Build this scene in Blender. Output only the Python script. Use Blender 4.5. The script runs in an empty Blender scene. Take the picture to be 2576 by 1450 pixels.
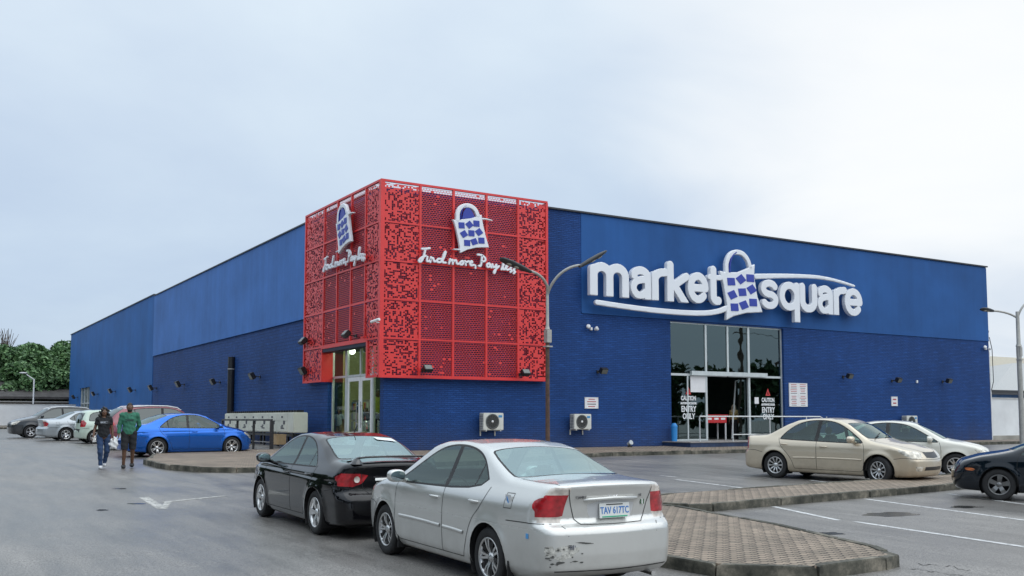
import bpy, bmesh, math, random
import numpy as np
from mathutils import Vector, Matrix
from mathutils.bvhtree import BVHTree

R_ = math.radians
# ------------------------------------------------------------------ camera, sky, sun, exposure
scene = bpy.context.scene
FPX, PX, PY, CZ = 2490.0, 1288.0, 857.0, 1.28          # focal length in px of a 2576-wide frame, lens shift, camera height
PITCH = math.atan(198/2490.0); YAW = R_(-31.8)
cam_d = bpy.data.cameras.new('camera'); cam = bpy.data.objects.new('camera', cam_d)
scene.collection.objects.link(cam); scene.camera = cam
cam.location = (0, 0, CZ); cam.rotation_euler = (math.pi/2 + PITCH, 0, YAW)
cam_d.sensor_width = 36.0; cam_d.lens = 36.0*FPX/2576.0
cam_d.shift_y = (857.0-725.0)/2576.0
cam_d.clip_end = 6000.0; cam_d.clip_start = 0.1
scene.view_settings.view_transform = 'Standard'; scene.view_settings.look = 'None'
scene.view_settings.gamma = 1.0; scene.view_settings.use_curve_mapping = False
scene.view_settings.exposure = 0.0

SUN_EL, SUN_AZ = 50.0, -62.0        # azimuth: angle from +x, counter-clockwise
sd = Vector((math.cos(R_(SUN_EL))*math.cos(R_(SUN_AZ)), math.cos(R_(SUN_EL))*math.sin(R_(SUN_AZ)), math.sin(R_(SUN_EL))))
sun_d = bpy.data.lights.new('sun', 'SUN'); sun = bpy.data.objects.new('sun', sun_d); scene.collection.objects.link(sun)
sun_d.energy = 1.2; sun_d.angle = R_(85); sun_d.color = (1.0, 0.97, 0.92)
sun.rotation_euler = sd.to_track_quat('Z', 'Y').to_euler()

world = bpy.data.worlds.new('World'); scene.world = world; world.use_nodes = True
wn = world.node_tree; wn.nodes.clear()
def N(nt, kind, **kw):
    n = nt.nodes.new(kind)
    for k, v in kw.items():
        if k == 'i':
            for a, b in v.items():
                n.inputs[a].default_value = b
        else: setattr(n, k, v)
    return n
def L(nt, a, b): nt.links.new(a, b)
def build_world():
    nt = wn
    out = N(nt, 'ShaderNodeOutputWorld'); bg = N(nt, 'ShaderNodeBackground'); bg.inputs['Strength'].default_value = 0.1
    sky = N(nt, 'ShaderNodeTexSky'); sky.sky_type = 'NISHITA'; sky.sun_disc = False
    sky.sun_elevation = R_(SUN_EL); sky.sun_rotation = math.atan2(sd.x, sd.y)
    sky.air_density = 1.0; sky.dust_density = 2.0
    tc = N(nt, 'ShaderNodeTexCoord')
    sep = N(nt, 'ShaderNodeSeparateXYZ'); L(nt, tc.outputs['Generated'], sep.inputs[0])
    # cloud deck seen in perspective: direction divided by height
    zz = N(nt, 'ShaderNodeMath', operation='MAXIMUM'); L(nt, sep.outputs['Z'], zz.inputs[0]); zz.inputs[1].default_value = 0.0
    za = N(nt, 'ShaderNodeMath', operation='ADD'); L(nt, zz.outputs[0], za.inputs[0]); za.inputs[1].default_value = 0.28
    dv = N(nt, 'ShaderNodeVectorMath', operation='DIVIDE'); L(nt, tc.outputs['Generated'], dv.inputs[0])
    cmb = N(nt, 'ShaderNodeCombineXYZ')
    for k in range(3): L(nt, za.outputs[0], cmb.inputs[k])
    L(nt, cmb.outputs[0], dv.inputs[1])
    n1 = N(nt, 'ShaderNodeTexNoise'); n1.inputs['Scale'].default_value = 1.3; n1.inputs['Detail'].default_value = 5; n1.inputs['Roughness'].default_value = .5
    n1.inputs['Distortion'].default_value = .4
    L(nt, dv.outputs[0], n1.inputs['Vector'])
    n2 = N(nt, 'ShaderNodeTexNoise'); n2.inputs['Scale'].default_value = 4.0; n2.inputs['Detail'].default_value = 6
    L(nt, dv.outputs[0], n2.inputs['Vector'])
    mxn = N(nt, 'ShaderNodeMix', data_type='FLOAT'); mxn.inputs[0].default_value = .3
    L(nt, n1.outputs['Fac'], mxn.inputs[2]); L(nt, n2.outputs['Fac'], mxn.inputs[3])
    ramp = N(nt, 'ShaderNodeValToRGB'); L(nt, mxn.outputs[0], ramp.inputs[0])
    e = ramp.color_ramp.elements
    e[0].position = .36; e[0].color = (6.2, 7.4, 9.0, 1)
    e[1].position = .66; e[1].color = (7.4, 8.6, 9.8, 1)
    # elevation gradient of an overcast sky: brighter overhead
    er = N(nt, 'ShaderNodeValToRGB'); L(nt, sep.outputs['Z'], er.inputs[0])
    e = er.color_ramp.elements
    e[0].position = 0.0; e[0].color = (.86, .87, .88, 1)
    e[1].position = 1.0; e[1].color = (2.1, 2.02, 1.9, 1)
    x = e.new(.12); x.color = (.85, .88, .92, 1)
    x = e.new(.40); x.color = (1.08, 1.06, 1.03, 1)
    mul = N(nt, 'ShaderNodeMix', data_type='RGBA', blend_type='MULTIPLY'); mul.inputs[0].default_value = 1
    L(nt, ramp.outputs[0], mul.inputs[6]); L(nt, er.outputs[0], mul.inputs[7])
    # thin bright cloud where the sun stands behind the deck (right of the view)
    bd = Vector((.912, .585, .34)).normalized()
    dot = N(nt, 'ShaderNodeVectorMath', operation='DOT_PRODUCT'); L(nt, tc.outputs['Generated'], dot.inputs[0]); dot.inputs[1].default_value = bd
    da = N(nt, 'ShaderNodeMath', operation='MULTIPLY_ADD'); L(nt, n1.outputs['Fac'], da.inputs[0]); da.inputs[1].default_value = .10
    L(nt, dot.outputs['Value'], da.inputs[2])
    mr = N(nt, 'ShaderNodeMapRange'); mr.interpolation_type = 'SMOOTHSTEP'; L(nt, da.outputs[0], mr.inputs[0])
    mr.inputs[1].default_value = .975; mr.inputs[2].default_value = 1.055; mr.inputs[3].default_value = 0; mr.inputs[4].default_value = 1
    mb = N(nt, 'ShaderNodeMix', data_type='RGBA'); L(nt, mr.outputs[0], mb.inputs[0]); L(nt, mul.outputs[2], mb.inputs[6]); mb.inputs[7].default_value = (10.3, 10.5, 10.6, 1)
    fin = N(nt, 'ShaderNodeMix', data_type='RGBA'); fin.inputs[0].default_value = .93
    L(nt, sky.outputs[0], fin.inputs[6]); L(nt, mb.outputs[2], fin.inputs[7])
    L(nt, fin.outputs[2], bg.inputs['Color']); L(nt, bg.outputs[0], out.inputs[0])
build_world()

# ------------------------------------------------------------------ helpers: pixels of the photograph -> points on real surfaces
YA, XA, SL = 33.1, 15.02, .0164                         # front wall plane y, left wall plane x, fall of the car park
_F = (-math.sin(YAW), math.cos(YAW)); _Rt = (math.cos(YAW), math.sin(YAW))
_Fz = (_F[0]*math.cos(PITCH), _F[1]*math.cos(PITCH), math.sin(PITCH)); _U = (-_F[0]*math.sin(PITCH), -_F[1]*math.sin(PITCH), math.cos(PITCH))
def ray(x, y):
    a = (x-PX)/FPX; b = (PY-y)/FPX
    return tuple(_Fz[i]+a*(_Rt[0], _Rt[1], 0)[i]+b*_U[i] for i in range(3))
def gz(y):
    if y < 40: return SL*(max(y, -80)-YA)
    return .113+.29*(1-math.exp(-(y-40)*SL/.29))
def G(x, y, h=0.0):
    r = ray(x, y); lo, hi = 1.0, 400.0
    for _ in range(50):
        m = (lo+hi)/2
        if CZ+m*r[2]-gz(m*r[1])-h > 0: lo = m
        else: hi = m
    return (lo*r[0], lo*r[1])
def WY(x, y, Y=YA):
    r = ray(x, y); t = Y/r[1]; return (t*r[0], CZ+t*r[2])
def WX(x, y, X=XA):
    r = ray(x, y); t = X/r[0]; return (t*r[1], CZ+t*r[2])

# ------------------------------------------------------------------ object helpers
COL = scene.collection
def tag(o, label, cat, group=None, kind=None):
    if label: o['label'] = label
    if cat: o['category'] = cat
    if group: o['group'] = group
    if kind: o['kind'] = kind
    return o
def thing(name, label, cat, loc=(0, 0, 0), rotz=0.0, group=None):
    o = bpy.data.objects.new(name, None); COL.objects.link(o); o.location = loc; o.rotation_euler = (0, 0, rotz)
    return tag(o, label, cat, group)
def mesh_obj(name, me, parent=None, loc=None, rot=None):
    o = bpy.data.objects.new(name, me); COL.objects.link(o)
    if parent is not None: o.parent = parent
    if loc is not None: o.location = loc
    if rot is not None: o.rotation_euler = rot
    return o
def structure(o): o['kind'] = 'structure'; return o
def copy_tree(o, parent=None):
    c = o.copy(); COL.objects.link(c); c.parent = parent
    for ch in [x for x in scene.objects if x.parent == o]: copy_tree(ch, c)
    return c

class MB:
    """collects simple solids into one mesh; each piece may take its own material slot"""
    def __init__(s): s.v = []; s.f = []; s.m = []; s.sm = []
    def add(s, vs, fs, mi=0, smooth=False):
        b = len(s.v); s.v += [tuple(v) for v in vs]; s.f += [tuple(i+b for i in f) for f in fs]; s.m += [mi]*len(fs); s.sm += [smooth]*len(fs); return s
    def box(s, a, b, mi=0, M=None):
        x0, y0, z0 = a; x1, y1, z1 = b
        vs = [(x0,y0,z0),(x1,y0,z0),(x1,y1,z0),(x0,y1,z0),(x0,y0,z1),(x1,y0,z1),(x1,y1,z1),(x0,y1,z1)]
        if M is not None: vs = [M @ Vector(v) for v in vs]
        return s.add(vs, [(0,3,2,1),(4,5,6,7),(0,1,5,4),(1,2,6,5),(2,3,7,6),(3,0,4,7)], mi)
    def cbox(s, c, d, mi=0, M=None):
        return s.box([c[i]-d[i]/2 for i in range(3)], [c[i]+d[i]/2 for i in range(3)], mi, M)
    def bar(s, p, q, w, h=None, mi=0):
        p = Vector(p); q = Vector(q); h = h or w; d = (q-p); l = d.length
        M = Matrix.Translation(p) @ d.to_track_quat('Z', 'Y').to_matrix().to_4x4()
        return s.box((-w/2, -h/2, 0), (w/2, h/2, l), mi, M)
    def tube(s, pts, r, n=10, mi=0, caps=True):
        pts = [Vector(p) for p in pts]; rs = r if hasattr(r, '__len__') else [r]*len(pts)
        vs = []; fs = []; up = None
        for i, p in enumerate(pts):
            d = (pts[min(i+1, len(pts)-1)]-pts[max(i-1, 0)]).normalized()
            if up is None:
                up = Vector((0, 0, 1)) if abs(d.z) < .9 else Vector((1, 0, 0))
            a = d.cross(up).normalized(); b = a.cross(d).normalized(); up = b
            for k in range(n):
                t = 2*math.pi*k/n; vs.append(p+(a*math.cos(t)+b*math.sin(t))*rs[i])
        for i in range(len(pts)-1):
            for k in range(n):
                k2 = (k+1) % n; fs.append((i*n+k, i*n+k2, (i+1)*n+k2, (i+1)*n+k))
        s.add(vs, fs, mi, True)
        if caps:
            s.add(vs[:n], [tuple(range(n))], mi); s.add(vs[-n:], [tuple(reversed(range(n)))], mi)
        return s
    def lathe(s, prof, n=32, mi=0, M=None, smooth=True):
        """profile (r, y) turned about the y axis"""
        vs = []; fs = []
        for (r, y) in prof:
            for k in range(n):
                t = 2*math.pi*k/n; vs.append(Vector((r*math.cos(t), y, r*math.sin(t))))
        for i in range(len(prof)-1):
            for k in range(n):
                k2 = (k+1) % n; fs.append((i*n+k, (i+1)*n+k, (i+1)*n+k2, i*n+k2))
        if M is not None: vs = [M @ v for v in vs]
        return s.add(vs, fs, mi, smooth)
    def prism(s, poly, M, t, mi=0):
        """2D polygon (u, v) thickened along local +z by t, placed by M"""
        n = len(poly); vs = [M @ Vector((p[0], p[1], 0)) for p in poly]+[M @ Vector((p[0], p[1], t)) for p in poly]
        fs = [tuple(reversed(range(n))), tuple(range(n, 2*n))]+[(i, (i+1) % n, n+(i+1) % n, n+i) for i in range(n)]
        return s.add(vs, fs, mi)
    def ball(s, c, r, mi=0, n=10, sc=(1, 1, 1)):
        vs = []; fs = []
        for i in range(n+1):
            a = math.pi*i/n
            for k in range(2*n):
                t = math.pi*k/n; vs.append((c[0]+r*sc[0]*math.sin(a)*math.cos(t), c[1]+r*sc[1]*math.sin(a)*math.sin(t), c[2]+r*sc[2]*math.cos(a)))
        for i in range(n):
            for k in range(2*n):
                k2 = (k+1) % (2*n); fs.append((i*2*n+k, (i+1)*2*n+k, (i+1)*2*n+k2, i*2*n+k2))
        return s.add(vs, fs, mi, True)
    def mesh(s, name, mats):
        me = bpy.data.meshes.new(name); me.from_pydata(s.v, [], s.f)
        for m in (mats if isinstance(mats, (list, tuple)) else [mats]): me.materials.append(m)
        me.polygons.foreach_set('material_index', s.m); me.polygons.foreach_set('use_smooth', s.sm); me.update(); return me
    def build(s, name, mats, parent=None, bevel=0.0, loc=None, rot=None):
        me = s.mesh(name, mats)
        if bevel:
            bm = bmesh.new(); bm.from_mesh(me)
            bmesh.ops.bevel(bm, geom=[e for e in bm.edges if e.is_manifold and e.calc_face_angle(0) > .6], offset=bevel, segments=2, affect='EDGES')
            bm.to_mesh(me); bm.free()
        return mesh_obj(name, me, parent, loc, rot)

# ------------------------------------------------------------------ materials
MATS = {}
def mat(name, color, rough=.6, metal=0.0, coat=0.0, var=0.0, vscale=4.0, bump=0.0, bscale=40.0, spec=None, emit=None, estr=0.0, coords='Object'):
    if name in MATS: return MATS[name]
    m = bpy.data.materials.new(name); m.use_nodes = True; nt = m.node_tree; p = nt.nodes['Principled BSDF']
    p.inputs['Base Color'].default_value = (*color, 1); p.inputs['Roughness'].default_value = rough; p.inputs['Metallic'].default_value = metal
    if coat: p.inputs['Coat Weight'].default_value = coat; p.inputs['Coat Roughness'].default_value = .04
    if spec is not None: p.inputs['Specular IOR Level'].default_value = spec
    if emit: p.inputs['Emission Color'].default_value = (*emit, 1); p.inputs['Emission Strength'].default_value = estr
    tc = N(nt, 'ShaderNodeTexCoord')
    if var:
        n = N(nt, 'ShaderNodeTexNoise', i={'Scale': vscale, 'Detail': 6.0, 'Roughness': .6}); L(nt, tc.outputs[coords], n.inputs['Vector'])
        r = N(nt, 'ShaderNodeMapRange', i={1: .3, 2: .7, 3: 1-var, 4: 1+var}); L(nt, n.outputs['Fac'], r.inputs[0])
        mx = N(nt, 'ShaderNodeVectorMath', operation='SCALE'); mx.inputs[0].default_value = color; L(nt, r.outputs[0], mx.inputs['Scale'])
        L(nt, mx.outputs[0], p.inputs['Base Color'])
    if bump:
        n = N(nt, 'ShaderNodeTexNoise', i={'Scale': bscale, 'Detail': 4.0}); L(nt, tc.outputs[coords], n.inputs['Vector'])
        b = N(nt, 'ShaderNodeBump', i={'Strength': bump, 'Distance': .01}); L(nt, n.outputs['Fac'], b.inputs['Height']); L(nt, b.outputs[0], p.inputs['Normal'])
    MATS[name] = m; return m
def mnode(m): return m.node_tree, m.node_tree.nodes['Principled BSDF']

def paint(name, color, metal=.35, rough=.32, dirt=.25, dirtcol=(.20, .17, .13), lining=True):
    """car paint: clear coat, backfaces read as dark lining, road dirt settling on the lower panels"""
    if name in MATS: return MATS[name]
    m = mat(name, color, rough, metal, coat=.85); nt, p = mnode(m)
    tc = N(nt, 'ShaderNodeTexCoord'); sp = N(nt, 'ShaderNodeSeparateXYZ'); L(nt, tc.outputs['Object'], sp.inputs[0])
    mr = N(nt, 'ShaderNodeMapRange', i={1: .72, 2: .18, 3: 0.0, 4: 1.0}); L(nt, sp.outputs['Z'], mr.inputs[0])
    n = N(nt, 'ShaderNodeTexNoise', i={'Scale': 3.5, 'Detail': 8.0, 'Roughness': .65}); L(nt, tc.outputs['Object'], n.inputs['Vector'])
    r2 = N(nt, 'ShaderNodeMapRange', i={1: .35, 2: .75, 3: 0.25, 4: 1.0}); L(nt, n.outputs['Fac'], r2.inputs[0])
    mu = N(nt, 'ShaderNodeMath', operation='MULTIPLY'); L(nt, mr.outputs[0], mu.inputs[0]); L(nt, r2.outputs[0], mu.inputs[1])
    mu2 = N(nt, 'ShaderNodeMath', operation='MULTIPLY'); L(nt, mu.outputs[0], mu2.inputs[0]); mu2.inputs[1].default_value = dirt*1.6
    mx = N(nt, 'ShaderNodeMix', data_type='RGBA'); L(nt, mu2.outputs[0], mx.inputs[0]); mx.inputs[6].default_value = (*color, 1); mx.inputs[7].default_value = (*dirtcol, 1)
    L(nt, mx.outputs[2], p.inputs['Base Color'])
    ra = N(nt, 'ShaderNodeMapRange', i={1: 0.0, 2: .5, 3: rough, 4: .75}); L(nt, mu2.outputs[0], ra.inputs[0]); L(nt, ra.outputs[0], p.inputs['Roughness'])
    n3 = N(nt, 'ShaderNodeTexNoise', i={'Scale': 1.7, 'Detail': 1.0}); L(nt, tc.outputs['Object'], n3.inputs['Vector'])
    bp = N(nt, 'ShaderNodeBump', i={'Strength': .05, 'Distance': .06}); L(nt, n3.outputs['Fac'], bp.inputs['Height']); L(nt, bp.outputs[0], p.inputs['Normal'])
    if not lining: return m
    if max(color) < .02: p.inputs['Specular IOR Level'].default_value = .15
    trim = paint(name+'_trim', color, metal, rough, dirt, dirtcol, False); m['trim'] = trim.name
    out = nt.nodes['Material Output']; dk = N(nt, 'ShaderNodeBsdfDiffuse'); dk.inputs[0].default_value = (.22, .21, .20, 1)
    ge = N(nt, 'ShaderNodeNewGeometry'); ms = N(nt, 'ShaderNodeMixShader')
    L(nt, ge.outputs['Backfacing'], ms.inputs[0]); L(nt, p.outputs[0], ms.inputs[1]); L(nt, dk.outputs[0], ms.inputs[2]); L(nt, ms.outputs[0], out.inputs[0])
    return m
def glass(name, tint=(.35, .42, .42), refl=.12, rough=.02, gcol=(.92, 1, 1)):
    if name in MATS: return MATS[name]
    m = bpy.data.materials.new(name); m.use_nodes = True; nt = m.node_tree; nt.nodes.clear(); MATS[name] = m
    out = N(nt, 'ShaderNodeOutputMaterial'); t = N(nt, 'ShaderNodeBsdfTransparent'); t.inputs[0].default_value = (*tint, 1)
    g = N(nt, 'ShaderNodeBsdfGlossy'); g.inputs['Roughness'].default_value = rough; g.inputs[0].default_value = (*gcol, 1)
    fr = N(nt, 'ShaderNodeFresnel', i={'IOR': 1.5}); ad = N(nt, 'ShaderNodeMath', operation='ADD'); ad.use_clamp = True; ad.inputs[1].default_value = refl; L(nt, fr.outputs[0], ad.inputs[0])
    ge = N(nt, 'ShaderNodeNewGeometry'); sb = N(nt, 'ShaderNodeMath', operation='SUBTRACT'); sb.inputs[0].default_value = 1.0; L(nt, ge.outputs['Backfacing'], sb.inputs[1]); m2 = N(nt, 'ShaderNodeMath', operation='MULTIPLY'); L(nt, ad.outputs[0], m2.inputs[0]); L(nt, sb.outputs[0], m2.inputs[1])
    tc = N(nt, 'ShaderNodeTexCoord'); n = N(nt, 'ShaderNodeTexNoise', i={'Scale': 1.1, 'Detail': 1.0}); L(nt, tc.outputs['Object'], n.inputs['Vector'])
    bp = N(nt, 'ShaderNodeBump', i={'Strength': .04, 'Distance': .05}); L(nt, n.outputs['Fac'], bp.inputs['Height']); L(nt, bp.outputs[0], g.inputs['Normal'])
    ms = N(nt, 'ShaderNodeMixShader'); L(nt, m2.outputs[0], ms.inputs[0]); L(nt, t.outputs[0], ms.inputs[1]); L(nt, g.outputs[0], ms.inputs[2]); L(nt, ms.outputs[0], out.inputs[0])
    return m

# ------------------------------------------------------------------ implicit surfaces (surface nets + exact projection)
def smax(a, b, k):
    h = np.maximum(k-np.abs(a-b), 0)/k; return np.maximum(a, b)+h*h*k*.25
def smin(a, b, k): return -smax(-a, -b, k)
def grad(f, P, e=2e-3):
    g = np.empty_like(P)
    for i in range(3):
        d = np.zeros(3); d[i] = e; g[:, i] = (f(P+d)-f(P-d))/(2*e)
    return g
def sdf_net(f, lo, hi, h, it=4):
    lo = np.array(lo, float); n = np.ceil((np.array(hi, float)-lo)/h).astype(int)+1
    ax = [lo[i]+h*np.arange(n[i]) for i in range(3)]
    X, Y, Z = np.meshgrid(*ax, indexing='ij'); P = np.stack([X, Y, Z], -1).reshape(-1, 3)
    F = np.concatenate([f(c) for c in np.array_split(P, max(1, len(P)//200000))]).reshape(n); ins = F < 0
    cs = [(i, j, k) for i in (0, 1) for j in (0, 1) for k in (0, 1)]
    def sl(A, c): return A[c[0]:c[0]+n[0]-1, c[1]:c[1]+n[1]-1, c[2]:c[2]+n[2]-1]
    cnt = sum(sl(ins, c).astype(int) for c in cs); act = (cnt > 0) & (cnt < 8)
    idx = -np.ones(act.shape, int); idx[act] = np.arange(act.sum())
    ci = np.argwhere(act); acc = np.zeros((len(ci), 3)); w = np.zeros(len(ci))
    for a in cs:
        for d in range(3):
            if a[d]: continue
            b = list(a); b[d] = 1
            fa = F[ci[:, 0]+a[0], ci[:, 1]+a[1], ci[:, 2]+a[2]]; fb = F[ci[:, 0]+b[0], ci[:, 1]+b[1], ci[:, 2]+b[2]]
            c = (fa < 0) != (fb < 0); t = np.where(c, fa/np.where(fa == fb, 1, fa-fb), 0)
            p = np.tile(np.array(a, float), (len(ci), 1)); p[:, d] += t
            acc[c] += p[c]; w[c] += 1
    V = lo+h*(ci+acc/w[:, None])
    for _ in range(it):
        v = f(V); g = grad(f, V); s = v/np.maximum((g*g).sum(1), .05); V = V-np.clip(s, -h*.5, h*.5)[:, None]*g
    quads = []
    for d in range(3):
        u, v2 = [(1, 2), (2, 0), (0, 1)][d]
        A = np.take(ins, range(0, n[d]-1), axis=d); B = np.take(ins, range(1, n[d]), axis=d)
        E_ = np.argwhere(A != B)
        if not len(E_): continue
        ok = (E_[:, u] > 0) & (E_[:, v2] > 0) & (E_[:, u] < n[u]-1) & (E_[:, v2] < n[v2]-1); E_ = E_[ok]
        fl = A[tuple(E_.T)]
        q = []
        for (du, dv) in ((0, 0), (-1, 0), (-1, -1), (0, -1)):
            e = E_.copy(); e[:, u] += du; e[:, v2] += dv; q.append(idx[tuple(e.T)])
        q = np.stack(q, 1); q[~fl] = q[~fl][:, ::-1]; quads.append(q)
    return V, np.concatenate(quads)
def np_mesh(name, V, faces, mats, normals=None, mi=None):
    me = bpy.data.meshes.new(name); me.from_pydata(V.tolist(), [], [tuple(int(i) for i in q) for q in faces])
    for m in (mats if isinstance(mats, (list, tuple)) else [mats]): me.materials.append(m)
    me.polygons.foreach_set('use_smooth', [True]*len(me.polygons))
    if mi is not None: me.polygons.foreach_set('material_index', mi)
    me.update()
    if normals is not None:
        nn = normals/np.maximum(np.linalg.norm(normals, axis=1), 1e-9)[:, None]
        me.normals_split_custom_set_from_vertices(nn.tolist())
    return me
def sdf_obj(name, f, lo, hi, h, m, parent=None, loc=None, rot=None):
    V, Q = sdf_net(f, lo, hi, h); me = np_mesh(name, V, Q, m, grad(f, V)); return mesh_obj(name, me, parent, loc, rot)
def seg2(P, a, b):
    a = np.array(a, float); b = np.array(b, float); ab = b-a; t = np.clip(((P-a) @ ab)/max(ab @ ab, 1e-9), 0, 1)
    return np.linalg.norm(P-a-t[:, None]*ab, axis=1), t
def cone(P, a, b, ra, rb):
    d, t = seg2(P, a, b); return d-(ra+(rb-ra)*t)
def poly2(P, poly):
    """signed distance to a 2D polygon"""
    d = np.full(len(P), 1e9); s = np.zeros(len(P), bool); n = len(poly)
    for i in range(n):
        a = poly[i]; b = poly[(i+1) % n]; d = np.minimum(d, seg2(P, a, b)[0])
        c = ((a[1] <= P[:, 1]) & (b[1] > P[:, 1])) | ((b[1] <= P[:, 1]) & (a[1] > P[:, 1]))
        if abs(b[1]-a[1]) > 1e-12:
            s ^= c & (P[:, 0] < a[0]+(P[:, 1]-a[1])/(b[1]-a[1])*(b[0]-a[0]))
    return np.where(s, -d, d)
def chaikin(pts, n=2, closed=True):
    for _ in range(n):
        o = []
        m = len(pts)
        if not closed: o.append(pts[0])
        for i in range(m if closed else m-1):
            a = pts[i]; b = pts[(i+1) % m]
            o.append(tuple(.75*p+.25*q for p, q in zip(a, b))); o.append(tuple(.25*p+.75*q for p, q in zip(a, b)))
        if not closed: o.append(pts[-1])
        pts = o
    return pts

# ------------------------------------------------------------------ vehicles
def table(pts, smooth=.06, step=.01):
    xs = np.array([p[0] for p in pts]); ys = np.array([p[1] for p in pts]); o = np.argsort(xs); xs = xs[o]; ys = ys[o]
    t = np.arange(xs[0]-.5, xs[-1]+.5, step); v = np.interp(t, xs, ys)
    s0 = (ys[1]-ys[0])/(xs[1]-xs[0]); s1 = (ys[-1]-ys[-2])/(xs[-1]-xs[-2])
    v = np.where(t < xs[0], ys[0]+s0*(t-xs[0]), v); v = np.where(t > xs[-1], ys[-1]+s1*(t-xs[-1]), v)
    k = max(1, int(smooth/step)); ker = np.ones(k)/k
    for _ in range(2):
        vp = np.pad(v, k, mode='edge'); v = np.convolve(vp, ker, 'same')[k:-k]
    return lambda q: np.interp(q, t, v)
def car_field(S):
    top = table(S['top'], .09); rear = table(S['rear'], S.get('rs', .03)); front = table(S['front'], .05); sec = table(S['sec'], .05)
    plan = table(S['plan'], .2); xm = S['L']*.5; ra = S['ra']; fa = ra+S['wb']; ar = S['R']+.045
    def f(P):
        x, y, z = P[:, 0], np.abs(P[:, 1]), P[:, 2]; y2 = P[:, 1]**2
        xs = x+S.get('bow', .13)*y2*np.clip((x-xm)/.9, -1, 1)
        zt = top(xs); sl = (top(xs+.02)-top(xs-.02))/.04
        a = (z+S.get('crown', .07)*y2-zt)/np.sqrt(1+sl*sl)
        W = sec(z)-plan(x)
        for c in (ra, fa):
            r = np.hypot(x-c, z-S['R']); W = W+S.get('flare', .018)*np.exp(-((r-ar)/.07)**2)*(z > S['R']-.1)
        if 'crease' in S:
            cz, cd = S['crease']; W = W-cd*np.exp(-((z-cz-.02*(x-xm))/.02)**2)
        ss = (sec(z+.02)-sec(z-.02))/.04
        b = (y-W)/np.sqrt(1+ss*ss)
        c = rear(z)+S.get('bowr', .16)*y2-x; d = x+S.get('bowf', .28)*y2-front(z)
        e = smax(b, smax(c, d, .05), S.get('kc', .16))
        g = smax(a, e, S.get('kt', .06))
        return smax(g, S['bot']+.07*np.clip((.75-x)/.75, 0, 1)+.03*np.clip((x-S['L']+.6)/.6, 0, 1)-z, .05)
    return f
def offset_poly(p, d):
    n = len(p); ar = sum(p[i][0]*p[(i+1) % n][1]-p[(i+1) % n][0]*p[i][1] for i in range(n)); sg = 1 if ar > 0 else -1; o = []
    for i in range(n):
        a, b, c = Vector(p[i-1]), Vector(p[i]), Vector(p[(i+1) % n]); e1 = (b-a); e2 = (c-b)
        if e1.length < 1e-9 or e2.length < 1e-9: o.append(tuple(b)); continue
        e1.normalize(); e2.normalize(); n1 = Vector((e1.y, -e1.x))*sg; n2 = Vector((e2.y, -e2.x))*sg; m = (n1+n2)
        if m.length < 1e-6: m = n1.copy()
        m.normalize(); o.append(tuple(b+m*d/max(.4, m.dot(n1))))
    return o
def clip_poly(p, a, n):
    """keep the side of the line through a where dot(p-a, n) > 0"""
    o = []
    for i in range(len(p)):
        P, Q = p[i], p[(i+1) % len(p)]; dp = (P[0]-a[0])*n[0]+(P[1]-a[1])*n[1]; dq = (Q[0]-a[0])*n[0]+(Q[1]-a[1])*n[1]
        if dp >= 0: o.append(P)
        if (dp >= 0) != (dq >= 0):
            t = dp/(dp-dq); o.append((P[0]+(Q[0]-P[0])*t, P[1]+(Q[1]-P[1])*t))
    return o
AX = {'y': (0, 2, (0, 1, 0)), 'xr': (1, 2, (-1, 0, 0)), 'xf': (1, 2, (1, 0, 0)), 'z': (0, 1, (0, 0, 1))}
FILT = {'y': lambda n: n.y > .12, 'xr': lambda n: n.x < -.22, 'xf': lambda n: n.x > .22, 'z': lambda n: n.z > .12}
def inpoly(p, poly):
    c = False; n = len(poly); x, y = p
    for i in range(n):
        a = poly[i]; b = poly[i-1]
        if (a[1] > y) != (b[1] > y) and x < (b[0]-a[0])*(y-a[1])/(b[1]-a[1])+a[0]: c = not c
    return c
FILT2 = {'y': lambda n: n.y > .55, 'xr': lambda n: n.x < -.55, 'xf': lambda n: n.x > .55, 'z': lambda n: n.z > .12}
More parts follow.
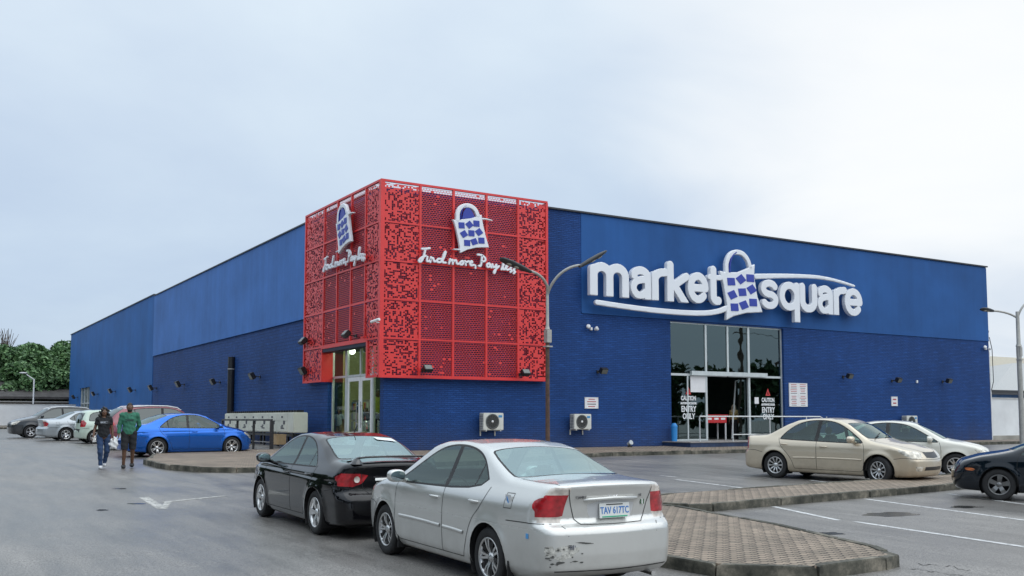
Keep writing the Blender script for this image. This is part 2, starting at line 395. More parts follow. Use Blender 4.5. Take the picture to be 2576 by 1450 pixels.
def cut(bm, lay, axis, poly, newid, only=None, strict=False):
    u, v, d = AX[axis]; flt = (FILT2 if strict else FILT)[axis]; D = Vector(d)
    x0 = min(p[0] for p in poly); x1 = max(p[0] for p in poly); y0 = min(p[1] for p in poly); y1 = max(p[1] for p in poly)
    def bb(f):
        a = [w.co[u] for w in f.verts]; b = [w.co[v] for w in f.verts]; return min(a), max(a), min(b), max(b)
    faces = {}
    for f in bm.faces:
        if only is not None and f[lay] not in only: continue
        if not flt(f.normal): continue
        b = bb(f)
        if b[1] < x0 or b[0] > x1 or b[3] < y0 or b[2] > y1: continue
        faces[f] = b
    for i in range(len(poly)):
        a = poly[i]; b = poly[(i+1) % len(poly)]
        ex0, ex1, ey0, ey1 = min(a[0], b[0]), max(a[0], b[0]), min(a[1], b[1]), max(a[1], b[1])
        if ex1-ex0+ey1-ey0 < 1e-6: continue
        sel = [f for f, q in faces.items() if not (q[1] < ex0 or q[0] > ex1 or q[3] < ey0 or q[2] > ey1)]
        if not sel: continue
        es = {e for f in sel for e in f.edges}; vs = {w for f in sel for w in f.verts}
        co = Vector((0, 0, 0)); co[u] = a[0]; co[v] = a[1]; e = Vector((0, 0, 0)); e[u] = b[0]-a[0]; e[v] = b[1]-a[1]
        res = bmesh.ops.bisect_plane(bm, geom=sel+list(es)+list(vs), dist=1e-6, plane_co=co, plane_no=e.cross(D).normalized())
        for f in sel: faces.pop(f, None)
        for g in res['geom']:
            if isinstance(g, bmesh.types.BMFace) and g.is_valid: faces[g] = bb(g)
    out = []
    for f in faces:
        if f.is_valid:
            c = f.calc_center_median()
            if inpoly((c[u], c[v]), poly): f[lay] = newid; out.append(f)
    return out

def car_shell(S):
    """half shell cut into parts along the outlines, returned as {part: (verts, faces)}"""
    f = car_field(S); h = S['h']
    Vv, Q = sdf_net(f, (-.12, -2.5*h, S['bot']-.1), (S['L']+.12, S['Wd']/2+.16, S['H']+.1), h)
    bm = bmesh.new(); vs = [bm.verts.new(p) for p in Vv.tolist()]
    for q in Q:
        try: bm.faces.new([vs[int(i)] for i in q])
        except ValueError: pass
    bmesh.ops.bisect_plane(bm, geom=bm.verts[:]+bm.edges[:]+bm.faces[:], dist=1e-5, plane_co=(0, 0, 0), plane_no=(0, -1, 0), clear_outer=True)
    bm.normal_update(); lay = bm.faces.layers.int.new('part')
    for fc in bm.faces: fc[lay] = 0
    bvh = BVHTree.FromBMesh(bm)
    names = ['body', 'arch']; ra = S['ra']
    def pid(n):
        if n not in names: names.append(n)
        return names.index(n)
    for c in (ra, ra+S['wb']):
        r = S['R']+.045; circ = [(c+r*math.cos(2*math.pi*i/28), S['R']+.005+r*math.sin(2*math.pi*i/28)) for i in range(28)]
        cut(bm, lay, 'y', circ, 1)
    bmesh.ops.delete(bm, geom=[fc for fc in bm.faces if fc[lay] == 1 or (fc.calc_center_median().z < S['bot']+.06 and fc.normal.z < -.5 and any(abs(fc.calc_center_median().x-c) < S['R']+.04 for c in (ra, ra+S['wb'])) and fc.calc_center_median().y > S['Wd']/2-.3)], context='FACES')
    dlo = S['dlo']
    cut(bm, lay, 'y', offset_poly(dlo, .022), pid('side_gasket'), (0,))
    xb, wb_ = S['bp']; sl = S.get('bps', .04)
    win = [clip_poly(dlo, (xb+wb_/2, 1.1), (1, -sl)), clip_poly(dlo, (xb-wb_/2, 1.1), (-1, sl))]
    if 'qp' in S:
        xq, sq = S['qp']; rw = win[1]
        win = [win[0], clip_poly(rw, (xq+.015, 1.1), (1, -sq)), clip_poly(rw, (xq-.015, 1.1), (-1, sq))]
    for i, w in enumerate(win): cut(bm, lay, 'y', w, pid(('front_side_window', 'rear_side_window', 'quarter_window')[i]))
    for nm, poly in (('windshield', S['ws']), ('rear_window', S['rw'])):
        full = poly; out = offset_poly(full, .025)
        cut(bm, lay, 'z', out, pid(nm+'_gasket'), (0,)); cut(bm, lay, 'z', full, pid(nm))
    for nm, ops in S['regions']:
        for ax, poly in ops: cut(bm, lay, ax, poly, pid(nm), (0,), nm in ('tail_light', 'turn_lens', 'reversing_lens', 'headlight'))
    for nm, poly in S['doors']: cut(bm, lay, 'y', poly, pid(nm), (0,))
    parts = {}
    for fc in bm.faces: parts.setdefault(names[fc[lay]], []).append([tuple(w.co) for w in fc.verts])
    bm.free()
    # panel gaps: thin dark ribbons laid on the shell
    ribs = []
    for ax, line, w in S['gaps']:
        rib = []; ribs.append(rib)
        u, v, d = AX[ax]; D = Vector(d); pts = []
        for i in range(len(line)-1):
            a, b = Vector(line[i]), Vector(line[i+1]); k = max(1, int((b-a).length/.035))
            pts += [a+(b-a)*j/k for j in range(k)]
        pts.append(Vector(line[-1])); hits = []
        for p in pts:
            o = Vector((0, 0, 0)); o[u] = p[0]; o[v] = p[1]; o += D*(6 if ax != 'y' else 3)
            hh = bvh.ray_cast(o, -D)
            hits.append((hh[0], hh[1]) if hh[0] is not None and hh[0].y > -.01 else None)
        for i in range(len(hits)-1):
            if hits[i] and hits[i+1]:
                p, n1 = hits[i]; q, n2 = hits[i+1]; t = (q-p)
                if t.length > .15 or t.length < 1e-5: continue
                t.normalize(); s1 = t.cross(n1)*w/2; s2 = t.cross(n2)*w/2; o1 = n1*.0018; o2 = n2*.0018
                rib.append([tuple(p+o1-s1), tuple(q+o2-s2), tuple(q+o2+s2), tuple(p+o1+s1)])
    parts['panel_gap'] = [r for r in ribs if r]
    return f, bvh, parts
SIDE = ('side_gasket', 'front_side_window', 'rear_side_window', 'quarter_window', 'front_door', 'rear_door', 'tail_light', 'reversing_lens', 'turn_lens', 'headlight', 'headlight_bulb', 'fuel_flap', 'fog_light', 'side_marker')
def poly_mesh(name, polys, sides, m, f=None):
    """polys on the left half; sides (1, -1) selects halves; welds vertices"""
    key = {}; V = []; F = []
    for s in sides:
        for p in polys:
            ids = []
            for c in p:
                c = (c[0], 0.0 if abs(c[1]) < 2e-4 else c[1]*s, c[2]); k = (round(c[0], 5), round(c[1], 5), round(c[2], 5))
                if k not in key: key[k] = len(V); V.append(c)
                if not ids or ids[-1] != key[k]: ids.append(key[k])
            if len(set(ids)) == len(ids) and len(ids) > 2: F.append(ids if s > 0 else ids[::-1])
    if not F: return None
    V = np.array(V); return np_mesh(name, V, F, m, grad(f, V) if f else None)

def wheel_meshes(R=.325, w=.205, rim=.215, style='split', dark=(.02, .02, .022), bright=(.62, .62, .62)):
    tm = mat('tyre_rubber', (.018, .018, .019), .8, var=.25, vscale=9, bump=.3, bscale=60)
    t = MB(); hw = w/2
    t.lathe([(rim-.005, -hw*.8), (rim+.02, -hw*.96), (R-.05, -hw), (R-.012, -hw*.86), (R, -hw*.6), (R, hw*.6), (R-.012, hw*.86), (R-.03, hw*.97), (R-.06, hw), (rim+.03, hw*.97), (rim+.008, hw*.9), (rim-.005, hw*.8)], 48)
    tyre = t.mesh('tyre', tm)
    db = mat('rim_dark_%s' % style, dark, .4, .6); br = mat('rim_bright_%.2f' % bright[0], bright, .28, .85, var=.1, vscale=12)
    r = MB()
    r.lathe([(rim-.004, -hw*.8), (rim-.012, -hw*.3), (rim-.018, 0), (rim-.02, hw*.45), (rim-.004, hw*.80), (rim+.006, hw*.92), (rim-.004, hw*.97), (rim-.016, hw*.84)], 48, 1)
    r.lathe([(rim-.012, -hw*.35), (.12, -hw*.2), (.0, -hw*.2)], 48, 0)
    r.lathe([(.0, hw*.1), (.15, hw*.1), (.15, -hw*.2)], 32, 0)          # brake disc
    yf = hw*.62
    r.lathe([(.055, hw*.2), (.055, yf), (.045, yf+.012), (.0, yf+.016)], 24, 1)
    def spoke(a, r0, r1, w0, w1, mi, y0=yf, y1=hw*.86, th=.03):
        c, s = math.cos(a), math.sin(a); pv = []
        for (rr, ww, yy) in ((r0, w0, y0), ((r0+r1)/2, (w0+w1)/2, (y0+y1)/2+.012), (r1, w1, y1)):
            for sg in (-1, 1):
                for yo in (0, -th): pv.append((rr*c-sg*ww/2*s, yy+yo, rr*s+sg*ww/2*c))
        fs = []
        for k in (0, 4):
            fs += [(k, k+2, k+6, k+4), (k+1, k+5, k+7, k+3), (k, k+4, k+5, k+1), (k+2, k+3, k+7, k+6)]
        r.add(pv, [tuple(reversed(q)) for q in fs], mi)
    if style == 'split':
        for k in range(5):
            a = 2*math.pi*k/5+.3
            for da in (-.17, .17): spoke(a+da*.55, .045, rim-.008, .022, .026, 1) if False else spoke(a+da, .05, rim-.008, .026, .024, 1)
            for da in (-.06, .06): spoke(a+.628+da, .05, rim-.01, .012, .03, 0, yf-.012, hw*.8)
    elif style == 'ten':
        for k in range(10): spoke(2*math.pi*k/10+.1, .05, rim-.008, .022, .036, 1)
    elif style == 'five':
        for k in range(5):
            a = 2*math.pi*k/5+.2; spoke(a-.12, .045, rim-.006, .04, .045, 1); spoke(a+.12, .045, rim-.006, .04, .045, 1)
    elif style == 'fivewide':
        for k in range(5): spoke(2*math.pi*k/5+.5, .045, rim-.006, .07, .10, 1)
    elif style == 'starpair':
        for k in range(5):
            a = 2*math.pi*k/5+.45
            for da in (-.2, .2): spoke(a+da, .05, rim-.01, .045, .03, 1)
    for k in range(5):
        a = 2*math.pi*k/5; r.ball((.032*math.cos(a), yf+.008, .032*math.sin(a)), .008, 0, 4)
    return tyre, r.mesh('rim', [db, br])

def lens_mat(name, col, rough=.12, var=.35, metal=0.0):
    if name in MATS: return MATS[name]
    m = mat(name, col, rough, metal, coat=1.0); nt, p = mnode(m)
    tc = N(nt, 'ShaderNodeTexCoord'); w = N(nt, 'ShaderNodeTexVoronoi', i={'Scale': 22.0}); L(nt, tc.outputs['Object'], w.inputs['Vector'])
    n = N(nt, 'ShaderNodeTexNoise', i={'Scale': 9.0, 'Detail': 2.0}); L(nt, tc.outputs['Object'], n.inputs['Vector'])
    mr = N(nt, 'ShaderNodeMapRange', i={1: .35, 2: .65, 3: 1-var, 4: 1+var}); L(nt, n.outputs['Fac'], mr.inputs[0])
    sc = N(nt, 'ShaderNodeVectorMath', operation='SCALE'); sc.inputs[0].default_value = col; L(nt, mr.outputs[0], sc.inputs['Scale']); L(nt, sc.outputs[0], p.inputs['Base Color'])
    b = N(nt, 'ShaderNodeBump', i={'Strength': .35, 'Distance': .01}); L(nt, w.outputs['Distance'], b.inputs['Height']); L(nt, b.outputs[0], p.inputs['Normal'])
    return m
BLACK = mat('black_rubber', (.012, .012, .013), .55)
PLASTIC = mat('black_plastic', (.02, .02, .022), .35)
CHROME = mat('chrome', (.75, .75, .76), .12, 1.0)
CABIN = mat('cabin_cloth', (.06, .058, .055), .9, var=.3)
SEATM = mat('seat_cloth', (.16, .15, .135), .9, var=.2, vscale=8)
RED = lens_mat('tail_lens_red', (.42, .012, .02)); CLEAR = lens_mat('clear_lens', (.62, .56, .50)); AMBER = lens_mat('amber_lens', (.75, .20, .05)); HEADL = lens_mat('headlight_lens', (.60, .56, .48), .1, .4, .3)
PMAT = {'side_gasket': BLACK, 'windshield_gasket': BLACK, 'rear_window_gasket': BLACK, 'tail_light': RED, 'reversing_lens': CLEAR, 'turn_lens': CLEAR, 'headlight': HEADL, 'side_marker': AMBER,
        'grille': PLASTIC, 'lower_grille': PLASTIC, 'fog_light': HEADL, 'plate_recess': mat('plate_recess', (.55, .56, .57), .4), 'panel_gap': BLACK, 'underbody': BLACK}
_shell = {}
def place_matrix(loc, th, s=1.0):
    return Matrix.Translation(loc) @ Matrix.Rotation(math.atan(SL), 4, 'X') @ Matrix.Rotation(th, 4, 'Z') @ Matrix.Scale(s, 4)
def make_car(name, S, pm, label, cat, loc, th, scale=1.0, group=None, style='split', bright=(.62, .62, .62), gl=None, glr=None, mirror=True, extra=None, seats=True, steer=0.0):
    key = S['key']; trim = bpy.data.materials[pm['trim']]
    if key not in _shell: _shell[key] = car_shell(S)
    f, bvh, parts = _shell[key]; ra = S['ra']
    root = bpy.data.objects.new(name, None); COL.objects.link(root); tag(root, label, cat, group)
    root.matrix_world = place_matrix((loc[0], loc[1], gz(loc[1])), th, scale)
    T = Matrix.Translation((-ra, 0, 0))
    gl = gl or glass('car_glass', (.20, .25, .25), .10); glr = glr or gl
    objs = {}
    def put(nm, me, parent=root, base=True):
        o = mesh_obj(nm, me, parent)
        if base and parent is root: o.location = (-ra, 0, 0)
        return o
    for rb_ in parts['panel_gap']:
        if max(abs(c[1]) for p in rb_ for c in p) > .08:
            side_ = min(c[1] for p in rb_ for c in p) > .03
            for s in ((1,), (-1,)) if side_ else ((1, -1),):
                me = poly_mesh('panel_gap', rb_, s, BLACK); put('panel_gap', me)
    for nm, polys in parts.items():
        if not polys or nm == 'panel_gap': continue
        m = PMAT.get(nm, pm)
        if nm in ('front_side_window', 'rear_side_window', 'quarter_window', 'windshield'): m = gl
        if nm == 'rear_window': m = glr
        onm = nm.replace('front_side_window', 'side_window').replace('rear_side_window', 'side_window').replace('front_door', 'door').replace('rear_door', 'door').replace('windshield_gasket', 'window_gasket').replace('rear_window_gasket', 'window_gasket').replace('side_gasket', 'window_gasket').replace('+', '')
        if nm in SIDE:
            for s in (1, -1):
                me = poly_mesh(onm, polys, (s,), m, f)
                if me: objs[(nm, s)] = put(onm, me)
        else:
            me = poly_mesh(onm, polys, (1, -1), m, f if nm != 'panel_gap' else None)
            if me: objs[nm] = put(onm, me)
    def sub(child, par):
        if child in objs and par in objs:
            objs[child].parent = objs[par]; objs[child].location = (0, 0, 0)
    for s in (1, -1):
        sub(('reversing_lens', s), ('tail_light', s)); sub(('turn_lens', s), ('tail_light', s)); sub(('front_side_window', s), ('front_door', s)); sub(('rear_side_window', s), ('rear_door', s))
    sub('windshield_gasket', 'windshield'); sub('rear_window_gasket', 'rear_window'); sub('plate_recess', 'trunk_lid')
    # arch linings, floor, seats
    a = MB(); R = S['R']; yo = S['Wd']/2
    for s in (1, -1):
        for c in (ra, ra+S['wb']):
            n = 20; vs = []
            for i in range(n+1):
                t = math.pi*(-.18+1.36*i/n); vs += [(c+(R+.05)*math.cos(t), s*(yo-.005-plan_at(S, c)), R+(R+.05)*math.sin(t)), (c+(R+.05)*math.cos(t), s*(yo-.30), R+(R+.05)*math.sin(t))]
            fs = [(2*i, 2*i+2, 2*i+3, 2*i+1) for i in range(n)]; a.add(vs, fs); b0 = [2*i+1 for i in range(n+1)]; a.add([vs[i] for i in b0], [tuple(range(n+1))])
    a.box((.5, -.55, S['bot']-.02), (S['L']-.7, .55, S['bot']+.10))
    put('wheel_well', a.mesh('wheel_well', BLACK))
    c = MB(); x0, x1 = S['dlo_x']; yb = S['Wd']/2-.13; zb = S['belt']-.06
    c.box((x0-.1, -yb, S['bot']+.12), (x1+.35, yb, S['bot']+.2)); c.box((x0-.45, -yb+.06, zb-.08), (x0+.25, yb-.06, zb)); c.box((x1-.05, -yb+.04, zb-.1), (x1+.42, yb-.04, zb+.0))
    for s in (1, -1): c.box((x0, min(s*yb, s*(yb-.04)), S['bot']+.2), (x1+.3, max(s*yb, s*(yb-.04)), zb))
    put('cabin', c.build('cabin', CABIN, None, .0).data) if False else put('cabin', c.mesh('cabin', CABIN))
    if seats:
        xf = x0+(x1-x0)*.50
        for s in (1, -1):
            q = MB(); q.cbox((xf, s*.36, .50), (.5, .48, .18)); q.cbox((xf-.27, s*.36, .80), (.14, .46, .52), 0, Matrix.Translation((xf-.27, 0, .8)) @ Matrix.Rotation(-.2, 4, 'Y') @ Matrix.Translation((-xf+.27, 0, -.8))); q.cbox((xf-.36, s*.36, 1.15), (.1, .26, .17))
            o = q.build('seat', SEATM, root, .04); o.location = (-ra, 0, 0)
        q = MB(); q.cbox((x0+.42, 0, .50), (.5, 1.2, .18)); q.cbox((x0+.18, 0, .78), (.15, 1.2, .46))
        for s in (-.4, .4): q.cbox((x0+.13, s, 1.04), (.09, .24, .12))
        o = q.build('rear_bench', SEATM, root, .04); o.location = (-ra, 0, 0)
        w = MB(); cx, cz = xf+.52, .90; w.tube([(cx+.09*math.sin(t), .36+.18*math.cos(t), cz+.16*math.sin(t)) for t in [2*math.pi*i/20 for i in range(21)]], .014, 6)
        o = w.build('steering_wheel', PLASTIC, root); o.location = (-ra, 0, 0)
    # wheels
    tyre, rim = wheel_meshes(R, S.get('tw', .205), S.get('rim', .21), style, bright=bright, dark=(.02, .02, .022))
    for c_, st in ((0, 0), (S['wb'], steer)):
        for s in (1, -1):
            wo = mesh_obj('wheel', tyre, root, (c_, s*(S['Wd']/2-.125), R), (0, c_*.7+s*.4, (0 if s > 0 else math.pi)+st)); wo.rotation_euler = (0, 0, (0 if s > 0 else math.pi)+st)
            ro = mesh_obj('rim', rim, wo); ro.rotation_euler = (0, .5+c_*.9+s, 0)
    # handles
    for dn, hx, hz in (('front_door', S['fh'][0], S['fh'][1]), ('rear_door', S['rh'][0], S['rh'][1])):
        for s in (1, -1):
            hit = bvh.ray_cast(Vector((hx, 3, hz)), Vector((0, -1, 0)))[0]
            if hit is None or (dn, s) not in objs: continue
            q = MB(); y = hit.y; q.tube([(hx-.09, s*(y-.002), hz), (hx-.075, s*(y+.028), hz+.004), (hx+.06, s*(y+.032), hz+.006), (hx+.085, s*(y+.002), hz+.002)], [.010, .014, .014, .010], 8)
            q.ball((hx, s*(y-.012), hz-.002), .032, 1, 6, (1.5, .5, .75))
            mesh_obj('door_handle', q.mesh('door_handle', [trim, BLACK]), objs[(dn, s)])
    # door mirrors
    if mirror:
        mx, mz = S['mir']
        for s in (1, -1):
            hit = bvh.ray_cast(Vector((mx, 3, mz-.05)), Vector((0, -1, 0)))[0]; y = hit.y
            ctr = np.array([mx-.01, y+.15, mz+.03])
            def fm(P, ctr=ctr, y=y):
                q = (P-ctr)/np.array([.085, .115, .078]); d = ((np.abs(q)**2.6).sum(1)**(1/2.6)-1)*.08
                arm = cone(P, (mx+.03, y-.02, mz-.04), (mx+.01, y+.08, mz-.02), .03, .028); d = smin(d, arm, .03)
                return smax(d, -(P[:, 0]-(ctr[0]-.055)), .02)
            V_, Q_ = sdf_net(lambda P: fm(P), ctr-np.array([.2, .26, .18]), ctr+np.array([.2, .2, .18]), .014); g_ = grad(fm, V_)
            if s < 0: V_ = V_*[1, -1, 1]; g_ = g_*[1, -1, 1]; Q_ = Q_[:, ::-1]
            o = put('door_mirror', np_mesh('door_mirror', V_, Q_, trim, g_))
            q = MB(); q.lathe([(0, .0), (.9, .0), (1.0, -.05)], 24, 0, Matrix.Translation((ctr[0]-.058, s*(ctr[1]+.0), ctr[2])) @ Matrix.Rotation(math.pi/2, 4, 'Z') @ Matrix.Diagonal((.098, .02, .062, 1)))
            mesh_obj('mirror_glass', q.mesh('mirror_glass', mat('mirror_glass', (.55, .62, .63), .03, 1.0)), o)
    if extra: extra(root, objs, put, bvh, S, trim)
    return root
def plan_at(S, x): return float(table(S['plan'], .2)(x))
def surf(bvh, ax, u, v):
    iu, iv, d = AX[ax]; o = Vector((0, 0, 0)); o[iu] = u; o[iv] = abs(v) if iv == 1 else v
    if iu == 1: o[1] = abs(u)
    o += Vector(d)*4; return bvh.ray_cast(o, -Vector(d))
def ribbon(bvh, ax, pts, w, h, m, nm, put, mirror=True, side=None):
    """raised strip lying on the shell (mouldings, wipers)"""
    for s in ((1, -1) if mirror else (1,)):
        q = MB(); P = []
        for a, b in pts:
            hit = surf(bvh, ax, a, b)
            if hit[0] is None: continue
            c = hit[0].copy(); n = hit[1].copy(); c.y *= s; n.y *= s; P.append((c, n))
        vs = []; fs = []
        for i, (c, n) in enumerate(P):
            t = (P[min(i+1, len(P)-1)][0]-P[max(i-1, 0)][0]).normalized(); sd_ = t.cross(n).normalized()
            vs += [c-sd_*w/2-n*.01, c-sd_*w*.35+n*h, c+sd_*w*.35+n*h, c+sd_*w/2-n*.01]
        for i in range(len(P)-1):
            for k in range(3): a = 4*i+k; fs.append((a, a+1, a+5, a+4) if s > 0 else (a, a+4, a+5, a+1))
        q.add(vs, fs, 0, True); put(nm, q.mesh(nm, m))

def camry_spec():
    S = dict(key='big_sedan', L=4.80, Wd=1.80, H=1.49, ra=1.12, wb=2.72, R=.325, h=.03, bot=.17, belt=.95, rim=.212)
    S['top'] = [(-.1, 1.03), (.04, 1.055), (.12, 1.075), (.45, 1.085), (.80, 1.105), (.92, 1.145), (1.25, 1.30), (1.55, 1.415), (1.85, 1.467), (2.3, 1.487), (2.7, 1.472), (2.95, 1.42), (3.3, 1.235), (3.62, 1.055), (3.75, 1.015), (4.1, .955), (4.45, .87), (4.65, .78), (4.8, .66)]
    S['rear'] = [(.15, .16), (.22, .10), (.27, .05), (.31, .005), (.45, -.005), (.60, .005), (.635, .03), (.66, .085), (.70, .115), (.85, .10), (1.0, .055), (1.06, .02), (1.2, .0)]
    S['front'] = [(.15, 4.66), (.25, 4.75), (.4, 4.79), (.58, 4.79), (.68, 4.74), (.8, 4.66), (1.0, 4.5)]
    S['sec'] = [(.15, .80), (.22, .84), (.30, .875), (.5, .895), (.7, .90), (.85, .888), (.93, .865), (.99, .83), (1.05, .79), (1.40, .612), (1.5, .56), (1.7, .44)]
    S['plan'] = [(-.1, .10), (.2, .055), (.7, .015), (1.3, .0), (3.4, .0), (3.9, .015), (4.3, .055), (4.8, .15)]
    S['dlo'] = chaikin([(1.20, .985), (1.50, 1.255), (1.75, 1.365), (2.10, 1.412), (2.45, 1.405), (2.75, 1.335), (3.10, 1.135), (3.40, .955), (3.40, .935), (1.20, .985)][:-1], 2)
    S['dlo_x'] = (1.25, 3.35); S['bp'] = (2.17, .09); S['bps'] = .10; S['qp'] = (1.52, -.12)
    S['ws'] = chaikin([(3.66, .30), (3.56, .68), (3.50, .70), (2.99, .575), (2.95, .5), (3.0, .2), (3.0, -.2), (3.66, -.30)], 1)
    S['rw'] = chaikin([(.80, .30), (.86, .63), (.93, .66), (1.50, .575), (1.55, .53), (1.57, .2), (1.57, -.2), (.80, -.30)], 1)
    tl = [(.47, .985), (.62, .975), (.98, .955), (.98, .70), (.74, .665), (.53, .668)]
    S['regions'] = [
        ('tail_light', [('xr', [(.52, .945), (.98, .945), (.98, .725), (.62, .725), (.565, .735)]), ('y', chaikin([(-.1, .945), (.16, .94), (.30, .90), (.33, .83), (.26, .76), (.10, .725), (-.1, .725)], 1))]),
        ('turn_lens', [('xr', [(.515, .945), (.98, .945), (.98, 1.03), (.50, 1.02)]), ('y', [(-.1, .945), (.17, .945), (.12, .985), (-.1, 1.02)])]),
        ('reversing_lens', [('xr', [(.565, .735), (.62, .725), (.98, .725), (.98, .675), (.60, .672)]), ('y', [(-.1, .725), (.12, .725), (.10, .69), (-.1, .68)])]),
        ('plate_recess', [('xr', chaikin([(.30, .875), (.28, .74), (.24, .70), (-.24, .70), (-.28, .74), (-.30, .875)], 1))]),
        ('trunk_lid', [('xr', [(-1, 1.12), (.53, 1.12), (.515, .95), (.44, .70), (.38, .655), (-.38, .655), (-1, .7)]), ('z', [(-.02, .54), (.12, .60), (.76, .665), (.79, .3), (.79, -.2), (-.02, -.2)])]),
        ('headlight', [('xf', [(.42, .72), (.98, .80), (.98, .60), (.50, .60)]), ('y', [(4.28, .76), (4.62, .74), (4.9, .70), (4.9, .60), (4.4, .63)])]),
        ('grille', [('xf', [(-.1, .75), (.36, .73), (.38, .62), (-.1, .60)])]),
        ('lower_grille', [('xf', [(-.1, .40), (.40, .40), (.44, .27), (-.1, .26)])]),
        ('fuel_flap', [('y', [(.66, .93), (.80, .93), (.80, .78), (.66, .78)])]),
        ('hood', [('z', chaikin([(3.72, .66), (4.3, .62), (4.66, .45), (4.72, .1), (4.72, -.2), (3.72, -.2)], 1))])]
    S['doors'] = [('front_door', [(2.17, 1.0), (3.46, .95), (3.50, .70), (3.47, .36), (3.40, .27), (2.19, .27)]), ('rear_door', [(1.17, 1.02), (2.17, 1.0), (2.19, .27), (1.68, .27), (1.60, .45), (1.46, .66), (1.27, .80), (1.21, .92)])]
    g = .009
    S['gaps'] = [('y', chaikin([(3.44, .96), (3.49, .80), (3.49, .45), (3.46, .32), (3.38, .265)], 1, False), g), ('y', [(2.16, .96), (2.19, .27)], g), ('y', chaikin([(1.17, 1.0), (1.20, .90), (1.30, .78), (1.48, .64), (1.60, .45), (1.68, .27)], 2, False), g),
                 ('y', [(1.68, .268), (3.38, .265)], g), ('y', [(.02, .665), (.45, .665), (.74, .66)], g), ('y', [(4.12, .58), (4.30, .62), (4.75, .62)], g),
                 ('y', [(.66, .93), (.80, .93), (.80, .78), (.66, .78), (.66, .93)], .007),
                 ('xr', [(.515, .95), (.44, .70), (.38, .655), (.0, .65)], g), ('xr', [(.53, 1.04), (.515, .95)], g), ('z', [(.02, .535), (.12, .60), (.76, .665)], g), ('z', [(.79, .0), (.78, .35), (.80, .66)], g),
                 ('z', chaikin([(3.62, .72), (3.80, .68), (4.3, .62), (4.62, .45), (4.70, .1), (4.70, .0)], 1, False), g), ('xr', [(.0, .30), (.70, .31)], .012)]
    S['fh'] = (2.38, .82); S['rh'] = (1.42, .845); S['mir'] = (3.22, .98)
    return S
def warp(S, fz):
    S = dict(S); Lf = S['L']
    S['top'] = [(x, fz(x, z)) for x, z in S['top']]; S['sec'] = [(fz(2.4, z), w) for z, w in S['sec']]; S['rear'] = [(fz(0, z), x) for z, x in S['rear']]; S['front'] = [(fz(Lf, z), x) for z, x in S['front']]
    S['dlo'] = [(x, fz(x, z)) for x, z in S['dlo']]
    def pw(ax, p): return [(a, fz({'xr': 0, 'xf': Lf}.get(ax, a), b)) for a, b in p] if ax != 'z' else p
    S['regions'] = [(n, [(ax, pw(ax, p)) for ax, p in ops]) for n, ops in S['regions']]; S['gaps'] = [(ax, pw(ax, p), w) for ax, p, w in S['gaps']]; S['doors'] = [(n, pw('y', p)) for n, p in S['doors']]
    for k in ('fh', 'rh', 'mir'): S[k] = (S[k][0], fz(*S[k]))
    S['belt'] = fz(2.4, S['belt']); S['H'] = fz(2.4, S['H']); S['fz'] = fz; return S
def sst(t): t = min(1, max(0, t)); return t*t*(3-2*t)
def near_sedan_spec():
    S = warp(camry_spec(), lambda x, z: z+.055*sst((z-.35)/.35)+.055*(1-sst((x-.7)/.7))*sst((z-.45)/.25)*(1-sst((z-1.12)/.2))); S['key'] = 'near_sedan'; return S
